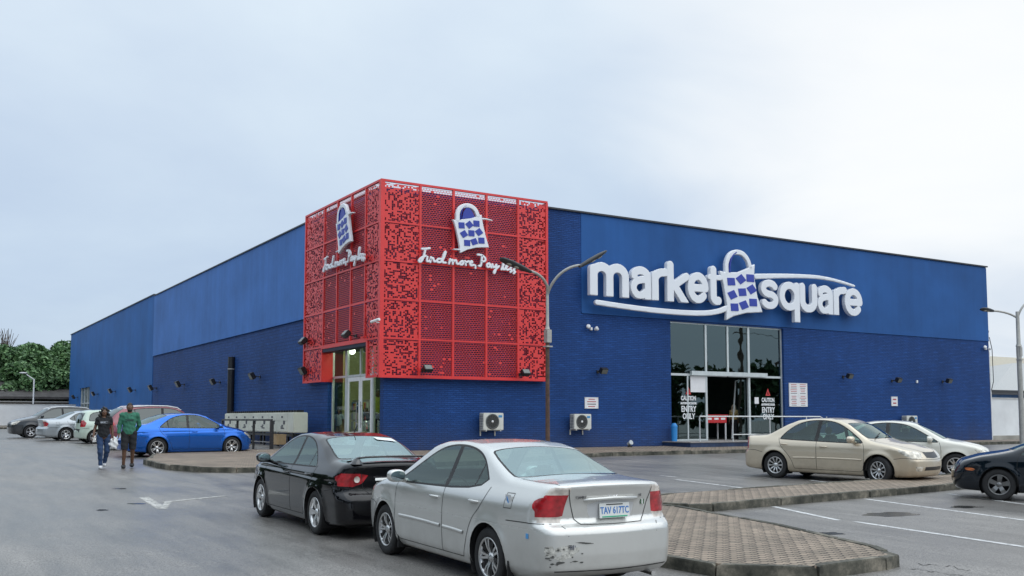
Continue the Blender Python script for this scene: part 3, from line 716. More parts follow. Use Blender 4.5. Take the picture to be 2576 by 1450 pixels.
def corolla_spec():
    S = dict(key='sedan', L=4.54, Wd=1.76, H=1.465, ra=.99, wb=2.60, R=.32, h=.034, bot=.15, belt=.96, rim=.215)
    S['top'] = [(-.1, 1.05), (.03, 1.07), (.10, 1.095), (.40, 1.105), (.58, 1.12), (.72, 1.165), (1.05, 1.305), (1.4, 1.41), (1.75, 1.452), (2.15, 1.462), (2.5, 1.44), (2.8, 1.365), (3.2, 1.185), (3.55, 1.03), (3.75, .985), (4.05, .92), (4.3, .82), (4.45, .72), (4.54, .62)]
    S['rear'] = [(.13, .10), (.2, .05), (.28, .01), (.42, .0), (.56, .01), (.62, .04), (.66, .09), (.72, .10), (.9, .07), (1.05, .01), (1.2, .0)]
    S['front'] = [(.13, 4.44), (.2, 4.50), (.4, 4.53), (.56, 4.52), (.68, 4.46), (.82, 4.34), (1.0, 4.1)]
    S['sec'] = [(.13, .80), (.22, .835), (.32, .86), (.5, .872), (.68, .88), (.82, .87), (.92, .845), (.98, .81), (1.05, .765), (1.38, .60), (1.46, .55), (1.7, .42)]
    S['plan'] = [(-.1, .10), (.2, .055), (.6, .02), (1.1, .0), (3.2, .0), (3.7, .015), (4.1, .07), (4.54, .18)]
    S['bow'] = .16; S['bowf'] = .34; S['bowr'] = .18
    S['dlo'] = chaikin([(1.08, .995), (1.30, 1.16), (1.52, 1.29), (1.82, 1.372), (2.2, 1.39), (2.5, 1.36), (2.8, 1.24), (3.26, .985), (3.24, .95), (1.12, .985)], 2)
    S['dlo_x'] = (1.15, 3.15); S['bp'] = (2.04, .09); S['bps'] = .08; S['qp'] = (1.36, -.10)
    S['ws'] = chaikin([(3.60, .30), (3.46, .66), (3.38, .68), (2.84, .56), (2.78, .5), (2.84, .2), (2.84, -.2), (3.60, -.30)], 1)
    S['rw'] = chaikin([(.60, .30), (.67, .58), (.75, .61), (1.33, .555), (1.38, .51), (1.40, .2), (1.40, -.2), (.60, -.30)], 1)
    S['regions'] = [
        ('tail_light', [('xr', [(.40, .90), (.52, .925), (.98, .93), (.98, .76), (.60, .74), (.47, .79)]), ('y', chaikin([(-.1, .93), (.16, .925), (.33, .885), (.30, .82), (.14, .75), (-.1, .75)], 1))]),
        ('reversing_lens', [('y', [(.10, .80), (.26, .82), (.14, .75), (-.02, .74)])]),
        ('plate_recess', [('xr', [(-.27, .80), (.27, .80), (.27, .64), (-.27, .64)])]),
        ('trunk_lid', [('xr', [(-1, 1.12), (.56, 1.12), (.50, .93), (.46, .72), (.36, .63), (-1, .62)]), ('z', [(-.02, .50), (.10, .58), (.56, .62), (.59, .3), (.59, -.2), (-.02, -.2)])]),
        ('headlight', [('xf', [(.40, .66), (.98, .80), (.98, .60), (.46, .57)]), ('y', chaikin([(3.98, .80), (4.3, .77), (4.6, .70), (4.6, .60), (4.2, .66)], 1))]),
        ('grille', [('xf', [(-.1, .66), (.34, .66), (.36, .57), (-.1, .55)])]),
        ('lower_grille', [('xf', [(-.1, .38), (.44, .38), (.50, .24), (-.1, .23)])]),
        ('fog_light', [('xf', [(.56, .36), (.70, .37), (.70, .27), (.58, .26)])]),
        ('hood', [('z', chaikin([(3.62, .66), (4.1, .60), (4.40, .42), (4.46, .1), (4.46, -.2), (3.62, -.2)], 1))])]
    S['doors'] = [('front_door', [(2.05, 1.0), (3.28, .96), (3.32, .70), (3.30, .34), (3.24, .26), (2.06, .26)]), ('rear_door', [(1.04, 1.02), (2.05, 1.0), (2.06, .26), (1.50, .26), (1.44, .45), (1.30, .64), (1.12, .78), (1.06, .90)])]
    g = .009
    S['gaps'] = [('y', chaikin([(3.26, .97), (3.31, .80), (3.31, .45), (3.29, .32), (3.22, .255)], 1, False), g), ('y', [(2.05, .97), (2.06, .26)], g), ('y', chaikin([(1.03, 1.0), (1.06, .90), (1.14, .77), (1.32, .62), (1.44, .45), (1.50, .26)], 2, False), g),
                 ('y', [(1.50, .255), (3.22, .25)], g), ('y', [(.02, .70), (.35, .70), (.62, .66)], g), ('y', [(3.95, .60), (4.12, .64), (4.5, .62)], g),
                 ('xr', [(.50, .93), (.46, .72), (.36, .63), (.0, .62)], g), ('z', [(.0, .50), (.10, .58), (.56, .62)], g), ('z', [(.59, .0), (.58, .35), (.60, .61)], g),
                 ('z', chaikin([(3.5, .72), (3.7, .67), (4.1, .60), (4.38, .42), (4.44, .1), (4.44, .0)], 1, False), g)]
    S['fh'] = (2.25, .83); S['rh'] = (1.25, .86); S['mir'] = (3.08, .99); S['crease'] = (.845, .008)
    return S
def older_corolla_spec():
    S = corolla_spec(); S.update(key='tall_sedan', L=4.53, Wd=1.70, H=1.48, ra=1.0, wb=2.60, R=.315, bot=.17, belt=.93, rim=.2, bow=.15, bowf=.25, h=.034)
    S['top'] = [(-.1, 1.00), (.04, 1.02), (.10, 1.035), (.40, 1.045), (.66, 1.07), (.8, 1.13), (1.15, 1.31), (1.45, 1.42), (1.8, 1.465), (2.2, 1.475), (2.55, 1.44), (2.85, 1.34), (3.2, 1.14), (3.42, 1.02), (3.6, .975), (4.0, .905), (4.3, .81), (4.42, .74), (4.53, .62)]
    S['rear'] = [(.15, .10), (.22, .04), (.28, .0), (.45, .0), (.58, .0), (.64, .03), (.68, .07), (.85, .07), (.98, .04), (1.04, .01), (1.2, .0)]
    S['front'] = [(.15, 4.40), (.25, 4.48), (.4, 4.52), (.55, 4.52), (.64, 4.48), (.75, 4.42), (1.0, 4.2)]
    S['sec'] = [(.15, .77), (.22, .805), (.32, .835), (.5, .85), (.68, .853), (.80, .845), (.88, .825), (.95, .79), (1.02, .75), (1.39, .585), (1.48, .54), (1.7, .42)]
    S['plan'] = [(-.1, .10), (.2, .055), (.6, .02), (1.1, .0), (3.2, .0), (3.8, .015), (4.15, .055), (4.53, .14)]
    S['dlo'] = chaikin([(1.14, .975), (1.28, 1.13), (1.50, 1.29), (1.78, 1.385), (2.15, 1.405), (2.48, 1.365), (2.78, 1.23), (3.20, .945), (3.18, .91), (1.16, .955)], 2)
    S['dlo_x'] = (1.2, 3.1); S['bp'] = (2.08, .09); S['bps'] = .05; S.pop('qp', None); S.pop('crease', None)
    S['ws'] = chaikin([(3.40, .30), (3.30, .64), (3.24, .66), (2.80, .55), (2.75, .5), (2.80, .2), (2.80, -.2), (3.40, -.30)], 1)
    S['rw'] = chaikin([(.66, .30), (.73, .57), (.8, .60), (1.38, .54), (1.42, .5), (1.44, .2), (1.44, -.2), (.66, -.30)], 1)
    S['regions'] = [
        ('tail_light', [('xr', [(.46, .93), (.98, .93), (.98, .70), (.56, .70)]), ('y', [(-.1, .93), (.10, .92), (.20, .86), (.10, .74), (-.1, .70)])]),
        ('plate_recess', [('xr', [(-.27, .86), (.27, .86), (.27, .70), (-.27, .70)])]),
        ('trunk_lid', [('xr', [(-1, 1.06), (.50, 1.06), (.46, .90), (.42, .70), (.34, .64), (-1, .64)])]),
        ('headlight', [('xf', [(.40, .73), (.70, .79), (.98, .83), (.98, .62), (.60, .60), (.45, .62)]), ('y', chaikin([(4.02, .83), (4.25, .81), (4.6, .76), (4.6, .60), (4.35, .62), (4.08, .70)], 1))]),
        ('grille', [('xf', [(-.1, .74), (.33, .74), (.30, .62), (-.1, .60)])]),
        ('lower_grille', [('xf', [(-.1, .42), (.40, .42), (.42, .34), (-.1, .34)])]),
        ('fog_light', [('xf', [(.48, .43), (.68, .43), (.66, .33), (.48, .33)])]),
        ('hood', [('z', chaikin([(3.46, .64), (4.0, .60), (4.36, .42), (4.42, .1), (4.42, -.2), (3.46, -.2)], 1))])]
    S['doors'] = [('front_door', [(2.09, .98), (3.24, .93), (3.27, .70), (3.26, .34), (3.20, .27), (2.10, .27)]), ('rear_door', [(1.10, 1.0), (2.09, .98), (2.10, .27), (1.52, .27), (1.46, .45), (1.30, .62), (1.14, .76), (1.10, .88)])]
    g = .009
    S['gaps'] = [('y', chaikin([(3.22, .94), (3.27, .80), (3.27, .45), (3.25, .32), (3.18, .265)], 1, False), g), ('y', [(2.09, .95), (2.10, .27)], g), ('y', chaikin([(1.09, .98), (1.12, .88), (1.18, .76), (1.34, .62), (1.46, .45), (1.52, .27)], 2, False), g),
                 ('y', [(1.52, .265), (3.18, .265)], g), ('y', [(.0, .665), (.45, .665), (.66, .62)], g), ('y', [(3.95, .58), (4.12, .61), (4.5, .60)], g), ('xf', [(.0, .58), (.5, .585), (.75, .60)], g), ('xr', [(.46, .90), (.42, .70), (.34, .64), (.0, .63)], g),
                 ('z', chaikin([(3.36, .70), (3.6, .66), (4.0, .60), (4.34, .42), (4.42, .1), (4.42, .0)], 1, False), g)]
    S['fh'] = (2.28, .80); S['rh'] = (1.26, .825); S['mir'] = (3.02, .96)
    return S
def tall_spec(kind):
    """hatchback and estate / off-roader shapes share one layout"""
    S = older_corolla_spec(); S['h'] = .05
    if kind == 'hatchback':
        S.update(key='hatch', L=3.9, Wd=1.68, H=1.50, ra=.66, wb=2.45, R=.30, bot=.17, belt=.95, rim=.20)
        S['top'] = [(-.1, 1.0), (.02, 1.1), (.10, 1.28), (.22, 1.42), (.5, 1.475), (1.2, 1.50), (1.8, 1.48), (2.2, 1.38), (2.7, 1.12), (2.9, 1.03), (3.3, .93), (3.7, .80), (3.9, .62)]
        S['rear'] = [(.15, .10), (.25, .02), (.5, .0), (.62, .03), (.9, .06), (1.1, .10), (1.3, .2), (1.45, .3)]
        S['front'] = [(.15, 3.76), (.3, 3.88), (.55, 3.9), (.7, 3.84), (.9, 3.7)]
        S['dlo'] = chaikin([(.42, 1.05), (.50, 1.32), (.9, 1.40), (1.7, 1.40), (2.05, 1.28), (2.55, .98), (.45, 1.0)], 1); S['bp'] = (1.45, .1)
        S['ws'] = [(2.80, .30), (2.70, .62), (2.20, .53), (2.24, -.2), (2.82, -.3)]; S['rw'] = [(.07, .5), (.17, .48), (.2, .2), (.2, -.1), (.05, -.1), (.05, .2)]
        tz = [(.12, 1.0), (.14, .70), (-.1, .70), (-.1, 1.0)]; S['dlo_x'] = (.6, 2.4)
        S['regions'] = [('tail_light', [('xr', [(.50, 1.02), (.98, 1.04), (.98, .74), (.50, .74)]), ('y', [(-.1, 1.04), (.20, 1.03), (.30, .92), (.24, .76), (-.1, .74)])]), ('hatch_window', [('xr', [(-.1, 1.36), (.50, 1.34), (.58, 1.06), (-.1, 1.04)])]), ('headlight', [('xf', [(.45, .78), (.98, .80), (.98, .6), (.5, .62)])])]
        S['plan'] = [(-.1, .10), (.3, .03), (.8, .0), (2.9, .0), (3.5, .05), (3.9, .14)]; fx = -.72
        dd = [(1.47, 2.62, .85)]
    elif kind == 'estate':
        S.update(key='estate', L=4.7, Wd=1.82, H=1.70, ra=.98, wb=2.72, R=.345, bot=.2, belt=1.08, rim=.22)
        S['top'] = [(-.1, 1.1), (.05, 1.15), (.25, 1.35), (.55, 1.56), (.9, 1.65), (1.6, 1.70), (2.3, 1.69), (2.8, 1.60), (3.3, 1.30), (3.55, 1.16), (4.0, 1.07), (4.4, .97), (4.7, .78)]
        S['rear'] = [(.15, .12), (.25, .03), (.55, .0), (.68, .03), (1.0, .05), (1.15, .12), (1.4, .28), (1.6, .5)]
        S['front'] = [(.15, 4.55), (.3, 4.67), (.6, 4.7), (.8, 4.66), (1.0, 4.55)]
        S['sec'] = [(.17, .82), (.26, .87), (.4, .90), (.7, .91), (.95, .89), (1.05, .86), (1.15, .80), (1.58, .63), (1.8, .52)]
        S['dlo'] = chaikin([(.62, 1.22), (.85, 1.48), (1.3, 1.57), (2.3, 1.59), (2.75, 1.50), (3.35, 1.12), (3.3, 1.07), (.66, 1.14)], 1); S['bp'] = (2.1, .1); S['qp'] = (1.15, -.2)
        S['ws'] = [(3.46, .30), (3.34, .68), (2.86, .58), (2.92, -.2), (3.5, -.3)]; S['rw'] = [(.27, .6), (.66, .56), (.7, .2), (.7, -.1), (.24, -.1), (.24, .2)]; S['dlo_x'] = (.9, 3.2)
        S['regions'] = [('tail_light', [('xr', [(.52, 1.06), (.98, 1.08), (.98, .80), (.56, .80)]), ('y', [(-.1, 1.08), (.30, 1.05), (.34, .98), (.1, .80), (-.1, .80)])]), ('headlight', [('xf', [(.42, .86), (.98, .92), (.98, .72), (.5, .70)]), ('y', [(4.2, .92), (4.8, .90), (4.8, .72), (4.4, .74)])]), ('grille', [('xf', [(-.1, .86), (.36, .86), (.32, .6), (-.1, .58)])])]
    S['doors'] = []; L_ = S['L']; b = S['belt']; xb = S['bp'][0]
    x1 = S['dlo_x'][1]+.12; x0 = S['ra']+.15
    S['doors'] = [('front_door', [(xb, b), (x1, b), (x1, .28), (xb, .28)]), ('rear_door', [(x0-.05, b), (xb, b), (xb, .28), (x0+.45, .28), (x0+.2, .6)])]
    S['gaps'] = [('y', [(x1, b), (x1, .3)], .012), ('y', [(xb, b), (xb, .28)], .012), ('y', [(x0-.05, b), (x0+.2, .65), (x0+.45, .28)], .012), ('y', [(.0, .68), (.4, .68)], .012)]
    S['fh'] = (xb+.2, b-.14); S['rh'] = (x0+.12, b-.12); S['mir'] = (S['dlo_x'][1]-.02, b+.06)
    S.pop('crease', None); return S
PMAT['hatch_window'] = glass('car_glass_dark', (.06, .07, .07), .08)

# ------------------------------------------------------------------ per-car dressings
PLATE = mat('number_plate_white', (.78, .80, .78), .4); PGREEN = mat('plate_green', (.05, .45, .25), .5); PBLUE = mat('plate_blue', (.05, .20, .55), .5)
def text_mesh(txt, size, m, extrude=.002, offset=0.0, align='CENTER'):
    cu = bpy.data.curves.new('t', 'FONT'); cu.body = txt; cu.size = size; cu.extrude = extrude; cu.offset = offset; cu.align_x = align; cu.align_y = 'CENTER'; cu.resolution_u = 3
    ob = bpy.data.objects.new('t', cu); COL.objects.link(ob); dg = bpy.context.evaluated_depsgraph_get(); me = bpy.data.meshes.new_from_object(ob.evaluated_get(dg)); me.name = 'lettering'
    bpy.data.objects.remove(ob); bpy.data.curves.remove(cu); me.materials.clear(); me.materials.append(m); return me
def plate(root, put, x, z, y=0.0, face=-1, txt='', par=None, w=.40, tilt=0.0):
    q = MB(); q.cbox((0, 0, 0), (.01, w, .15)); q.cbox((face*.0065, 0, -.062), (.004, w-.06, .012), 1); q.cbox((face*.0065, .0, .060), (.004, w*.55, .010), 2)
    o = mesh_obj('number_plate', q.mesh('number_plate', [PLATE, PGREEN, PLASTIC]), par or root)
    o.location = (x, y, z) if par is not None else (x, y, z); o.rotation_euler = (0, tilt, 0)
    if par is None: o.location.x -= root['ra']
    if txt:
        t = text_mesh(txt, .085, PBLUE, .001, .0015); to = mesh_obj('plate_lettering', t, o, (face*.007, 0, -.002), (math.pi/2, 0, face*math.pi/2)); to.scale = (.86, 1.15, 1)
    return o
def emblem(root, put, x, z, s=.06):
    q = MB()
    for a, b, dz in ((1, .68, 0), (.45, .62, .02), (.78, .28, .22)):
        q.tube([(x, a*s*math.cos(t), z+dz*s+b*s*math.sin(t)) for t in [2*math.pi*i/28 for i in range(29)]], .0055, 6)
    return put('emblem', q.mesh('emblem', CHROME))
def extra_silver(root, objs, put, bvh, S, pm):
    root['ra'] = S['ra']; F0 = lambda z: S['fz'](0, z)
    hit = surf(bvh, 'xr', 0, F0(.80))[0]
    q = MB(); xg = surf(bvh, 'xr', 0, F0(.90))[0].x
    q.tube([(xg+.03, -.34, F0(.885)), (xg-.012, -.30, F0(.895)), (xg-.02, 0, F0(.903)), (xg-.012, .30, F0(.895)), (xg+.03, .34, F0(.885))], [.012, .018, .02, .018, .012], 8)
    put('plate_garnish', q.mesh('plate_garnish', pm))
    plate(root, put, hit.x-.018, F0(.775), -.03, -1, 'TAV 617TC', None, .38, .08)
    emblem(root, put, xg-.006, F0(.955), .068)
    tm = mat('badge_dark', (.10, .10, .11), .3, .6)
    for txt, y in (('CAMRY', .38), ('LE', -.37)):
        x = surf(bvh, 'xr', abs(y), F0(.93))[0].x
        mesh_obj('badge', text_mesh(txt, .038, tm, .002), root, (x-.004-S['ra'], y, F0(.915)), (math.pi/2, 0, -math.pi/2-.08*(1 if y > 0 else -1)))
    x = surf(bvh, 'xr', .41, F0(.86))[0].x; q = MB(); 
    for k, c in enumerate((1, 0, 1)): q.cbox((x-.004, -.415+.016*(1-k), F0(.845)), (.004, .015, .05), c)
    put('flag_sticker', q.mesh('flag_sticker', [PLATE, mat('sticker_green', (.05, .12, .06), .5)]))
    ribbon(bvh, 'y', [(1.66, .535), (1.9, .545), (2.15, .55)], .045, .012, pm, 'door_moulding', put)
    ribbon(bvh, 'y', [(2.23, .552), (2.6, .56), (3.0, .563), (3.36, .56)], .045, .012, pm, 'door_moulding', put)
    # scraped filler and bare marks on the rear left corner of the bumper
    sc = mat('bumper_scrape', (.50, .49, .45), .8, var=.5, vscale=26, bump=.8, bscale=30); dk = mat('scrape_dark', (.085, .085, .08), .9)
    rnd = random.Random(5); T = MB()
    dd = Vector((-.72, .69, 0)); rt = Vector((.69, .72, 0))
    def patch(u, z, w, h, mi, n=14, off=.003):
        base = Vector((.45, .35, 0)); P = []
        for k in range(n):
            a = 2*math.pi*k/n; r = 1-.45*rnd.random(); uu = u+w*r*math.cos(a); zz = z+h*r*math.sin(a)
            hh = bvh.ray_cast(base+rt*uu+dd*3+Vector((0, 0, zz)), -dd)
            if hh[0] is None: return
            P.append(hh[0]+hh[1]*off)
        c = bvh.ray_cast(base+rt*u+dd*3+Vector((0, 0, z)), -dd); 
        if c[0] is None: return
        T.add([c[0]+c[1]*off]+P, [(0, 1+k, 1+(k+1) % n) for k in range(n)], mi, True)
    patch(-.09, .50, .16, .10, 0); patch(.04, .51, .09, .06, 0)
    for _ in range(20): patch(-.08+rnd.uniform(-.17, .16), .48+rnd.uniform(-.12, .10), rnd.uniform(.008, .035), rnd.uniform(.003, .012), 1, 8, .006)
    patch(-.05, .40, .05, .016, 1, 10, .006); patch(-.02, .385, .02, .012, 1, 10, .006)
    for k in range(5): patch(-.31+.02*k, .575+.004*k, .06, .004, 1, 8, .006)
    put('bumper_scrape', T.mesh('bumper_scrape', [sc, dk]))
    W = MB()
    for k in range(6): W.cbox((.0, .055-.022*k, 0), (.003, .009, .035+.006*(k % 3)))
    hh = surf(bvh, 'xr', .50, .545); o = mesh_obj('bumper_scribble', W.mesh('bumper_scribble', mat('ink_grey', (.12, .13, .17), .6)), root, (hh[0].x-.003-S['ra'], .50, .545), (0, 0, .16))
    b = MB(); hh = surf(bvh, 'y', .73, S['fz'](.73, .855)); b.cbox((.735, hh[0].y+.002, S['fz'](.73, .855)), (.11, .004, .12), 0); b.prism(chaikin([(-.025, -.05), (.02, .0), (.03, .05), (-.005, .01)], 1), Matrix.Translation((.735, hh[0].y+.008, S['fz'](.73, .855))) @ Matrix.Rotation(math.pi/2, 4, 'X'), .003, 1)
    put('fuel_sticker', b.mesh('fuel_sticker', [mat('silver_sticker', (.60, .61, .62), .4), mat('sticker_blue', (.05, .25, .6), .5)]))
    b = MB(); hh = surf(bvh, 'y', .36, .64); b.cbox((.36, hh[0].y+.003, .64), (.045, .004, .05), 0); put('tape_mark', b.mesh('tape_mark', [mat('sticker_blue2', (.10, .35, .7), .5)]))
    # tailpipe, mud flaps, high brake light, wiper
    q = MB(); q.tube([(.45, -.52, .23), (.06, -.52, .21)], .028, 12); put('tailpipe', q.mesh('tailpipe', CHROME))
    for s in (1, -1):
        for xx in (S['ra']-.42, S['ra']+S['wb']-.42): q = MB(); q.cbox((xx, s*.80, .25), (.02, .16, .20)); put('mud_flap', q.mesh('mud_flap', BLACK))
def extra_black(root, objs, put, bvh, S, pm):
    root['ra'] = S['ra']
    q = MB(); P = []
    for i in range(13):
        y = -.62+1.24*i/12; e = abs(y)/.62; P.append((.10-.02*(1-e*e)+.10*e**4, y, 1.165-.06*max(0, e-.8)/.2+.012*(1-e*e)))
    for (a, b) in zip(P[:-1], P[1:]):
        q.add([(a[0]-.02, a[1], a[2]), (a[0]+.16, a[1], a[2]-.012), (a[0]+.16, a[1], a[2]-.03), (a[0]-.02, a[1], a[2]-.028), (b[0]-.02, b[1], b[2]), (b[0]+.16, b[1], b[2]-.012), (b[0]+.16, b[1], b[2]-.03), (b[0]-.02, b[1], b[2]-.028)], [(0, 1, 5, 4), (2, 3, 7, 6), (3, 0, 4, 7), (1, 2, 6, 5)], 0, True)
    for s in (1, -1): q.add([(.06, s*.60, 1.13), (.28, s*.60, 1.12), (.30, s*.64, 1.06), (.05, s*.64, 1.06), (.06, s*.54, 1.13), (.28, s*.54, 1.12), (.30, s*.50, 1.06), (.05, s*.50, 1.06)], [(0, 1, 2, 3), (7, 6, 5, 4), (0, 3, 7, 4), (1, 5, 6, 2), (0, 4, 5, 1)], 0, True)
    put('rear_spoiler', q.mesh('rear_spoiler', pm))
    x = surf(bvh, 'xr', 0, .86)[0].x
    q = MB(); q.cbox((x-.012, 0, .845), (.03, .62, .035)); put('plate_garnish', q.mesh('plate_garnish', CHROME))
    plate(root, put, x-.02, .73, 0, -1, 'LS 184', None, .40); emblem(root, put, x-.02, .905, .05)
    q = MB(); q.tube([(1.62, 0, 1.455), (1.50, 0, 1.56)], .006, 6); put('aerial', q.mesh('aerial', BLACK))
    # printed sheet inside the top right of the rear screen
    q = MB(); pts = [surf(bvh, 'z', 1.34, -.24), surf(bvh, 'z', 1.33, -.50), surf(bvh, 'z', 1.20, -.54), surf(bvh, 'z', 1.22, -.24)]
    vs = [Vector((p[0].x, -abs(v), p[0].z))+Vector((-.006, 0, .012)) for p, v in zip(pts, (.20, .50, .54, .22))]
    q.add(vs, [(0, 1, 2, 3), (3, 2, 1, 0)][:1]); put('window_sticker', q.mesh('window_sticker', mat('paper_white', (.80, .80, .80), .7)))
    for s in (1, -1):
        p = surf(bvh, 'xr', .56, .845); q = MB(); q.lathe([(0, 0), (.035, 0), (.045, .01)], 20, 0, Matrix.Translation((p[0].x-.012, s*.56, .845)) @ Matrix.Rotation(-math.pi/2, 4, 'Z') @ Matrix.Diagonal((1, -1, 1, 1)))
        put('round_lens', q.mesh('round_lens', CLEAR))
def extra_gold(root, objs, put, bvh, S, pm):
    root['ra'] = S['ra']
    ribbon(bvh, 'y', [(1.50, .52), (1.8, .53), (2.07, .535)], .04, .012, pm, 'door_moulding', put)
    ribbon(bvh, 'y', [(2.12, .535), (2.6, .54), (3.0, .54), (3.22, .535)], .04, .012, pm, 'door_moulding', put)
    x = surf(bvh, 'xf', 0, .47)[0].x; plate(root, put, x+.015, .42, 0, 1, '', None, .40)
    x = surf(bvh, 'xf', 0, .68)[0].x; emblem(root, put, x+.012, .68, .05)
    q = MB()
    for k in range(4):
        xx = surf(bvh, 'xf', 0, .62+.03*k)[0].x; q.tube([(xx-.03, -.3, .625+.03*k), (xx+.004, 0, .625+.03*k), (xx-.03, .3, .625+.03*k)], .005, 5)
    put('grille_bar', q.mesh('grille_bar', CHROME))
    q = MB()
    for y0, y1 in ((.05, .50), (-.5, -.08)):
        a = surf(bvh, 'z', 3.36, y0); b = surf(bvh, 'z', 3.27, y1); q.tube([(3.38, y0, a[0].z+.02), (3.30, y1, b[0].z+.03)], .011, 5)
    put('wiper', q.mesh('wiper', BLACK))
def extra_plain(root, objs, put, bvh, S, pm): root['ra'] = S['ra']
def extra_estate(col):
    def e(root, objs, put, bvh, S, pm):
        q = MB()
        for s in (1, -1):
            P = [(x, s*.60, bvh.ray_cast(Vector((x, .60, 4)), Vector((0, 0, -1)))[0].z+h) for x, h in ((.75, .0), (.9, .045), (1.6, .05), (2.3, .05), (2.7, .035), (2.85, .0))]
            q.tube(P, .022, 8)
        put('roof_rail', q.mesh('roof_rail', col))
    return e

def put_car(name, S, pm, label, cat, rear, front, side, fit=True, grow=1.0, **kw):
    """side = +1 when the car's left wheels are the ones seen touching the ground at the two pixels"""
    a = Vector(G(*rear)); b = Vector(G(*front)); th = math.atan2(b.y-a.y, b.x-a.x); s = (b-a).length/S['wb'] if fit else 1.0
    yc = (S['Wd']/2-.03)*side*s; s1 = s; s = s*grow; a = a-(b-a)*(grow-1)/2; o = a-Vector((-math.sin(th), math.cos(th)))*yc
    print('CAR', name, 'scale %.3f yaw %.1f at' % (s, math.degrees(th)), [round(v, 2) for v in o])
    return make_car(name, S, pm, label, cat, (o.x, o.y), th, s, **kw)

# ================================================================== THE SETTING
def asphalt():
    m = mat('asphalt', (.075, .076, .080), .5); nt, p = mnode(m); tc = N(nt, 'ShaderNodeTexCoord')
    def noise(sc, det, ro=.6): 
        n = N(nt, 'ShaderNodeTexNoise', i={'Scale': sc, 'Detail': det, 'Roughness': ro}); L(nt, tc.outputs['Object'], n.inputs['Vector']); return n
    n1 = noise(.22, 6.0); n2 = noise(55.0, 3.0); n3 = noise(1.3, 8.0, .7)
    mp = N(nt, 'ShaderNodeMapping'); mp.inputs['Scale'].default_value = (2.2, .35, 1); mp.inputs['Rotation'].default_value = (0, 0, .35); L(nt, tc.outputs['Object'], mp.inputs[0])
    n4 = N(nt, 'ShaderNodeTexNoise', i={'Scale': 1.0, 'Detail': 7.0, 'Roughness': .65}); L(nt, mp.outputs[0], n4.inputs['Vector'])
    r = N(nt, 'ShaderNodeValToRGB'); L(nt, n1.outputs['Fac'], r.inputs[0]); e = r.color_ramp.elements
    e[0].position = .35; e[0].color = (.145, .136, .127, 1); e[1].position = .65; e[1].color = (.212, .199, .185, 1)
    mx = N(nt, 'ShaderNodeMix', data_type='RGBA', blend_type='MULTIPLY'); mx.inputs[0].default_value = 1; L(nt, r.outputs[0], mx.inputs[6])
    g = N(nt, 'ShaderNodeMapRange', i={1: .3, 2: .7, 3: .30, 4: 1.70}); L(nt, n2.outputs['Fac'], g.inputs[0]); L(nt, g.outputs[0], mx.inputs[7])
    mx2 = N(nt, 'ShaderNodeMix', data_type='RGBA', blend_type='MULTIPLY'); mx2.inputs[0].default_value = 1; L(nt, mx.outputs[2], mx2.inputs[6])
    g2 = N(nt, 'ShaderNodeMapRange', i={1: .3, 2: .7, 3: .70, 4: 1.24}); L(nt, n4.outputs['Fac'], g2.inputs[0]); L(nt, g2.outputs[0], mx2.inputs[7]); L(nt, mx2.outputs[2], p.inputs['Base Color'])
    ad = N(nt, 'ShaderNodeMath', operation='MULTIPLY_ADD'); L(nt, n4.outputs['Fac'], ad.inputs[0]); ad.inputs[1].default_value = .55; L(nt, n1.outputs['Fac'], ad.inputs[2])
    rr = N(nt, 'ShaderNodeMapRange', i={1: .62, 2: .95, 3: .29, 4: .50}); L(nt, ad.outputs[0], rr.inputs[0]); L(nt, rr.outputs[0], p.inputs['Roughness'])
    vo = N(nt, 'ShaderNodeTexVoronoi', i={'Scale': 75.0}); L(nt, tc.outputs['Object'], vo.inputs['Vector'])
    b = N(nt, 'ShaderNodeBump', i={'Strength': .22, 'Distance': .010}); L(nt, vo.outputs['Distance'], b.inputs['Height']); L(nt, b.outputs[0], p.inputs['Normal'])
    return m
ASPH = asphalt()
def ground():
    ys = [-1500, -80]+list(range(-76, 36, 8))+list(range(36, 140, 4))+[400, 3000]; xs = [-2500, -200, -60, -20, 0, 20, 40, 60, 100, 300, 2500]
    V = [(x, y, gz(y)) for y in ys for x in xs]; n = len(xs); F = [(j*n+i, j*n+i+1, (j+1)*n+i+1, (j+1)*n+i) for j in range(len(ys)-1) for i in range(n-1)]
    q = MB(); q.add(V, F, 0, True); return structure(q.build('ground', ASPH))
ground()
def sheet(name, pts, m, h=.004):
    q = MB(); q.add([(x, y, gz(y)+h) for x, y in pts], [tuple(range(len(pts)))]); return structure(q.build(name, m))
MARK = mat('marking_paint', (.55, .55, .54), .55, var=.35, vscale=7)
def worn(m, thr=.42):
    nt, p = mnode(m); tc = N(nt, 'ShaderNodeTexCoord'); n = N(nt, 'ShaderNodeTexNoise', i={'Scale': 9.0, 'Detail': 8.0, 'Roughness': .75}); L(nt, tc.outputs['Object'], n.inputs['Vector'])
    r = N(nt, 'ShaderNodeMapRange', i={1: thr-.05, 2: thr+.05, 3: 0.0, 4: 1.0}); L(nt, n.outputs['Fac'], r.inputs[0])
    t = N(nt, 'ShaderNodeBsdfTransparent'); ms = N(nt, 'ShaderNodeMixShader'); L(nt, r.outputs[0], ms.inputs[0]); L(nt, t.outputs[0], ms.inputs[1]); L(nt, p.outputs[0], ms.inputs[2]); L(nt, ms.outputs[0], nt.nodes['Material Output'].inputs[0])
worn(MARK, .40)
MARK2 = mat('faded_marking_paint', (.46, .45, .42), .6, var=.3, vscale=7); worn(MARK2, .44)
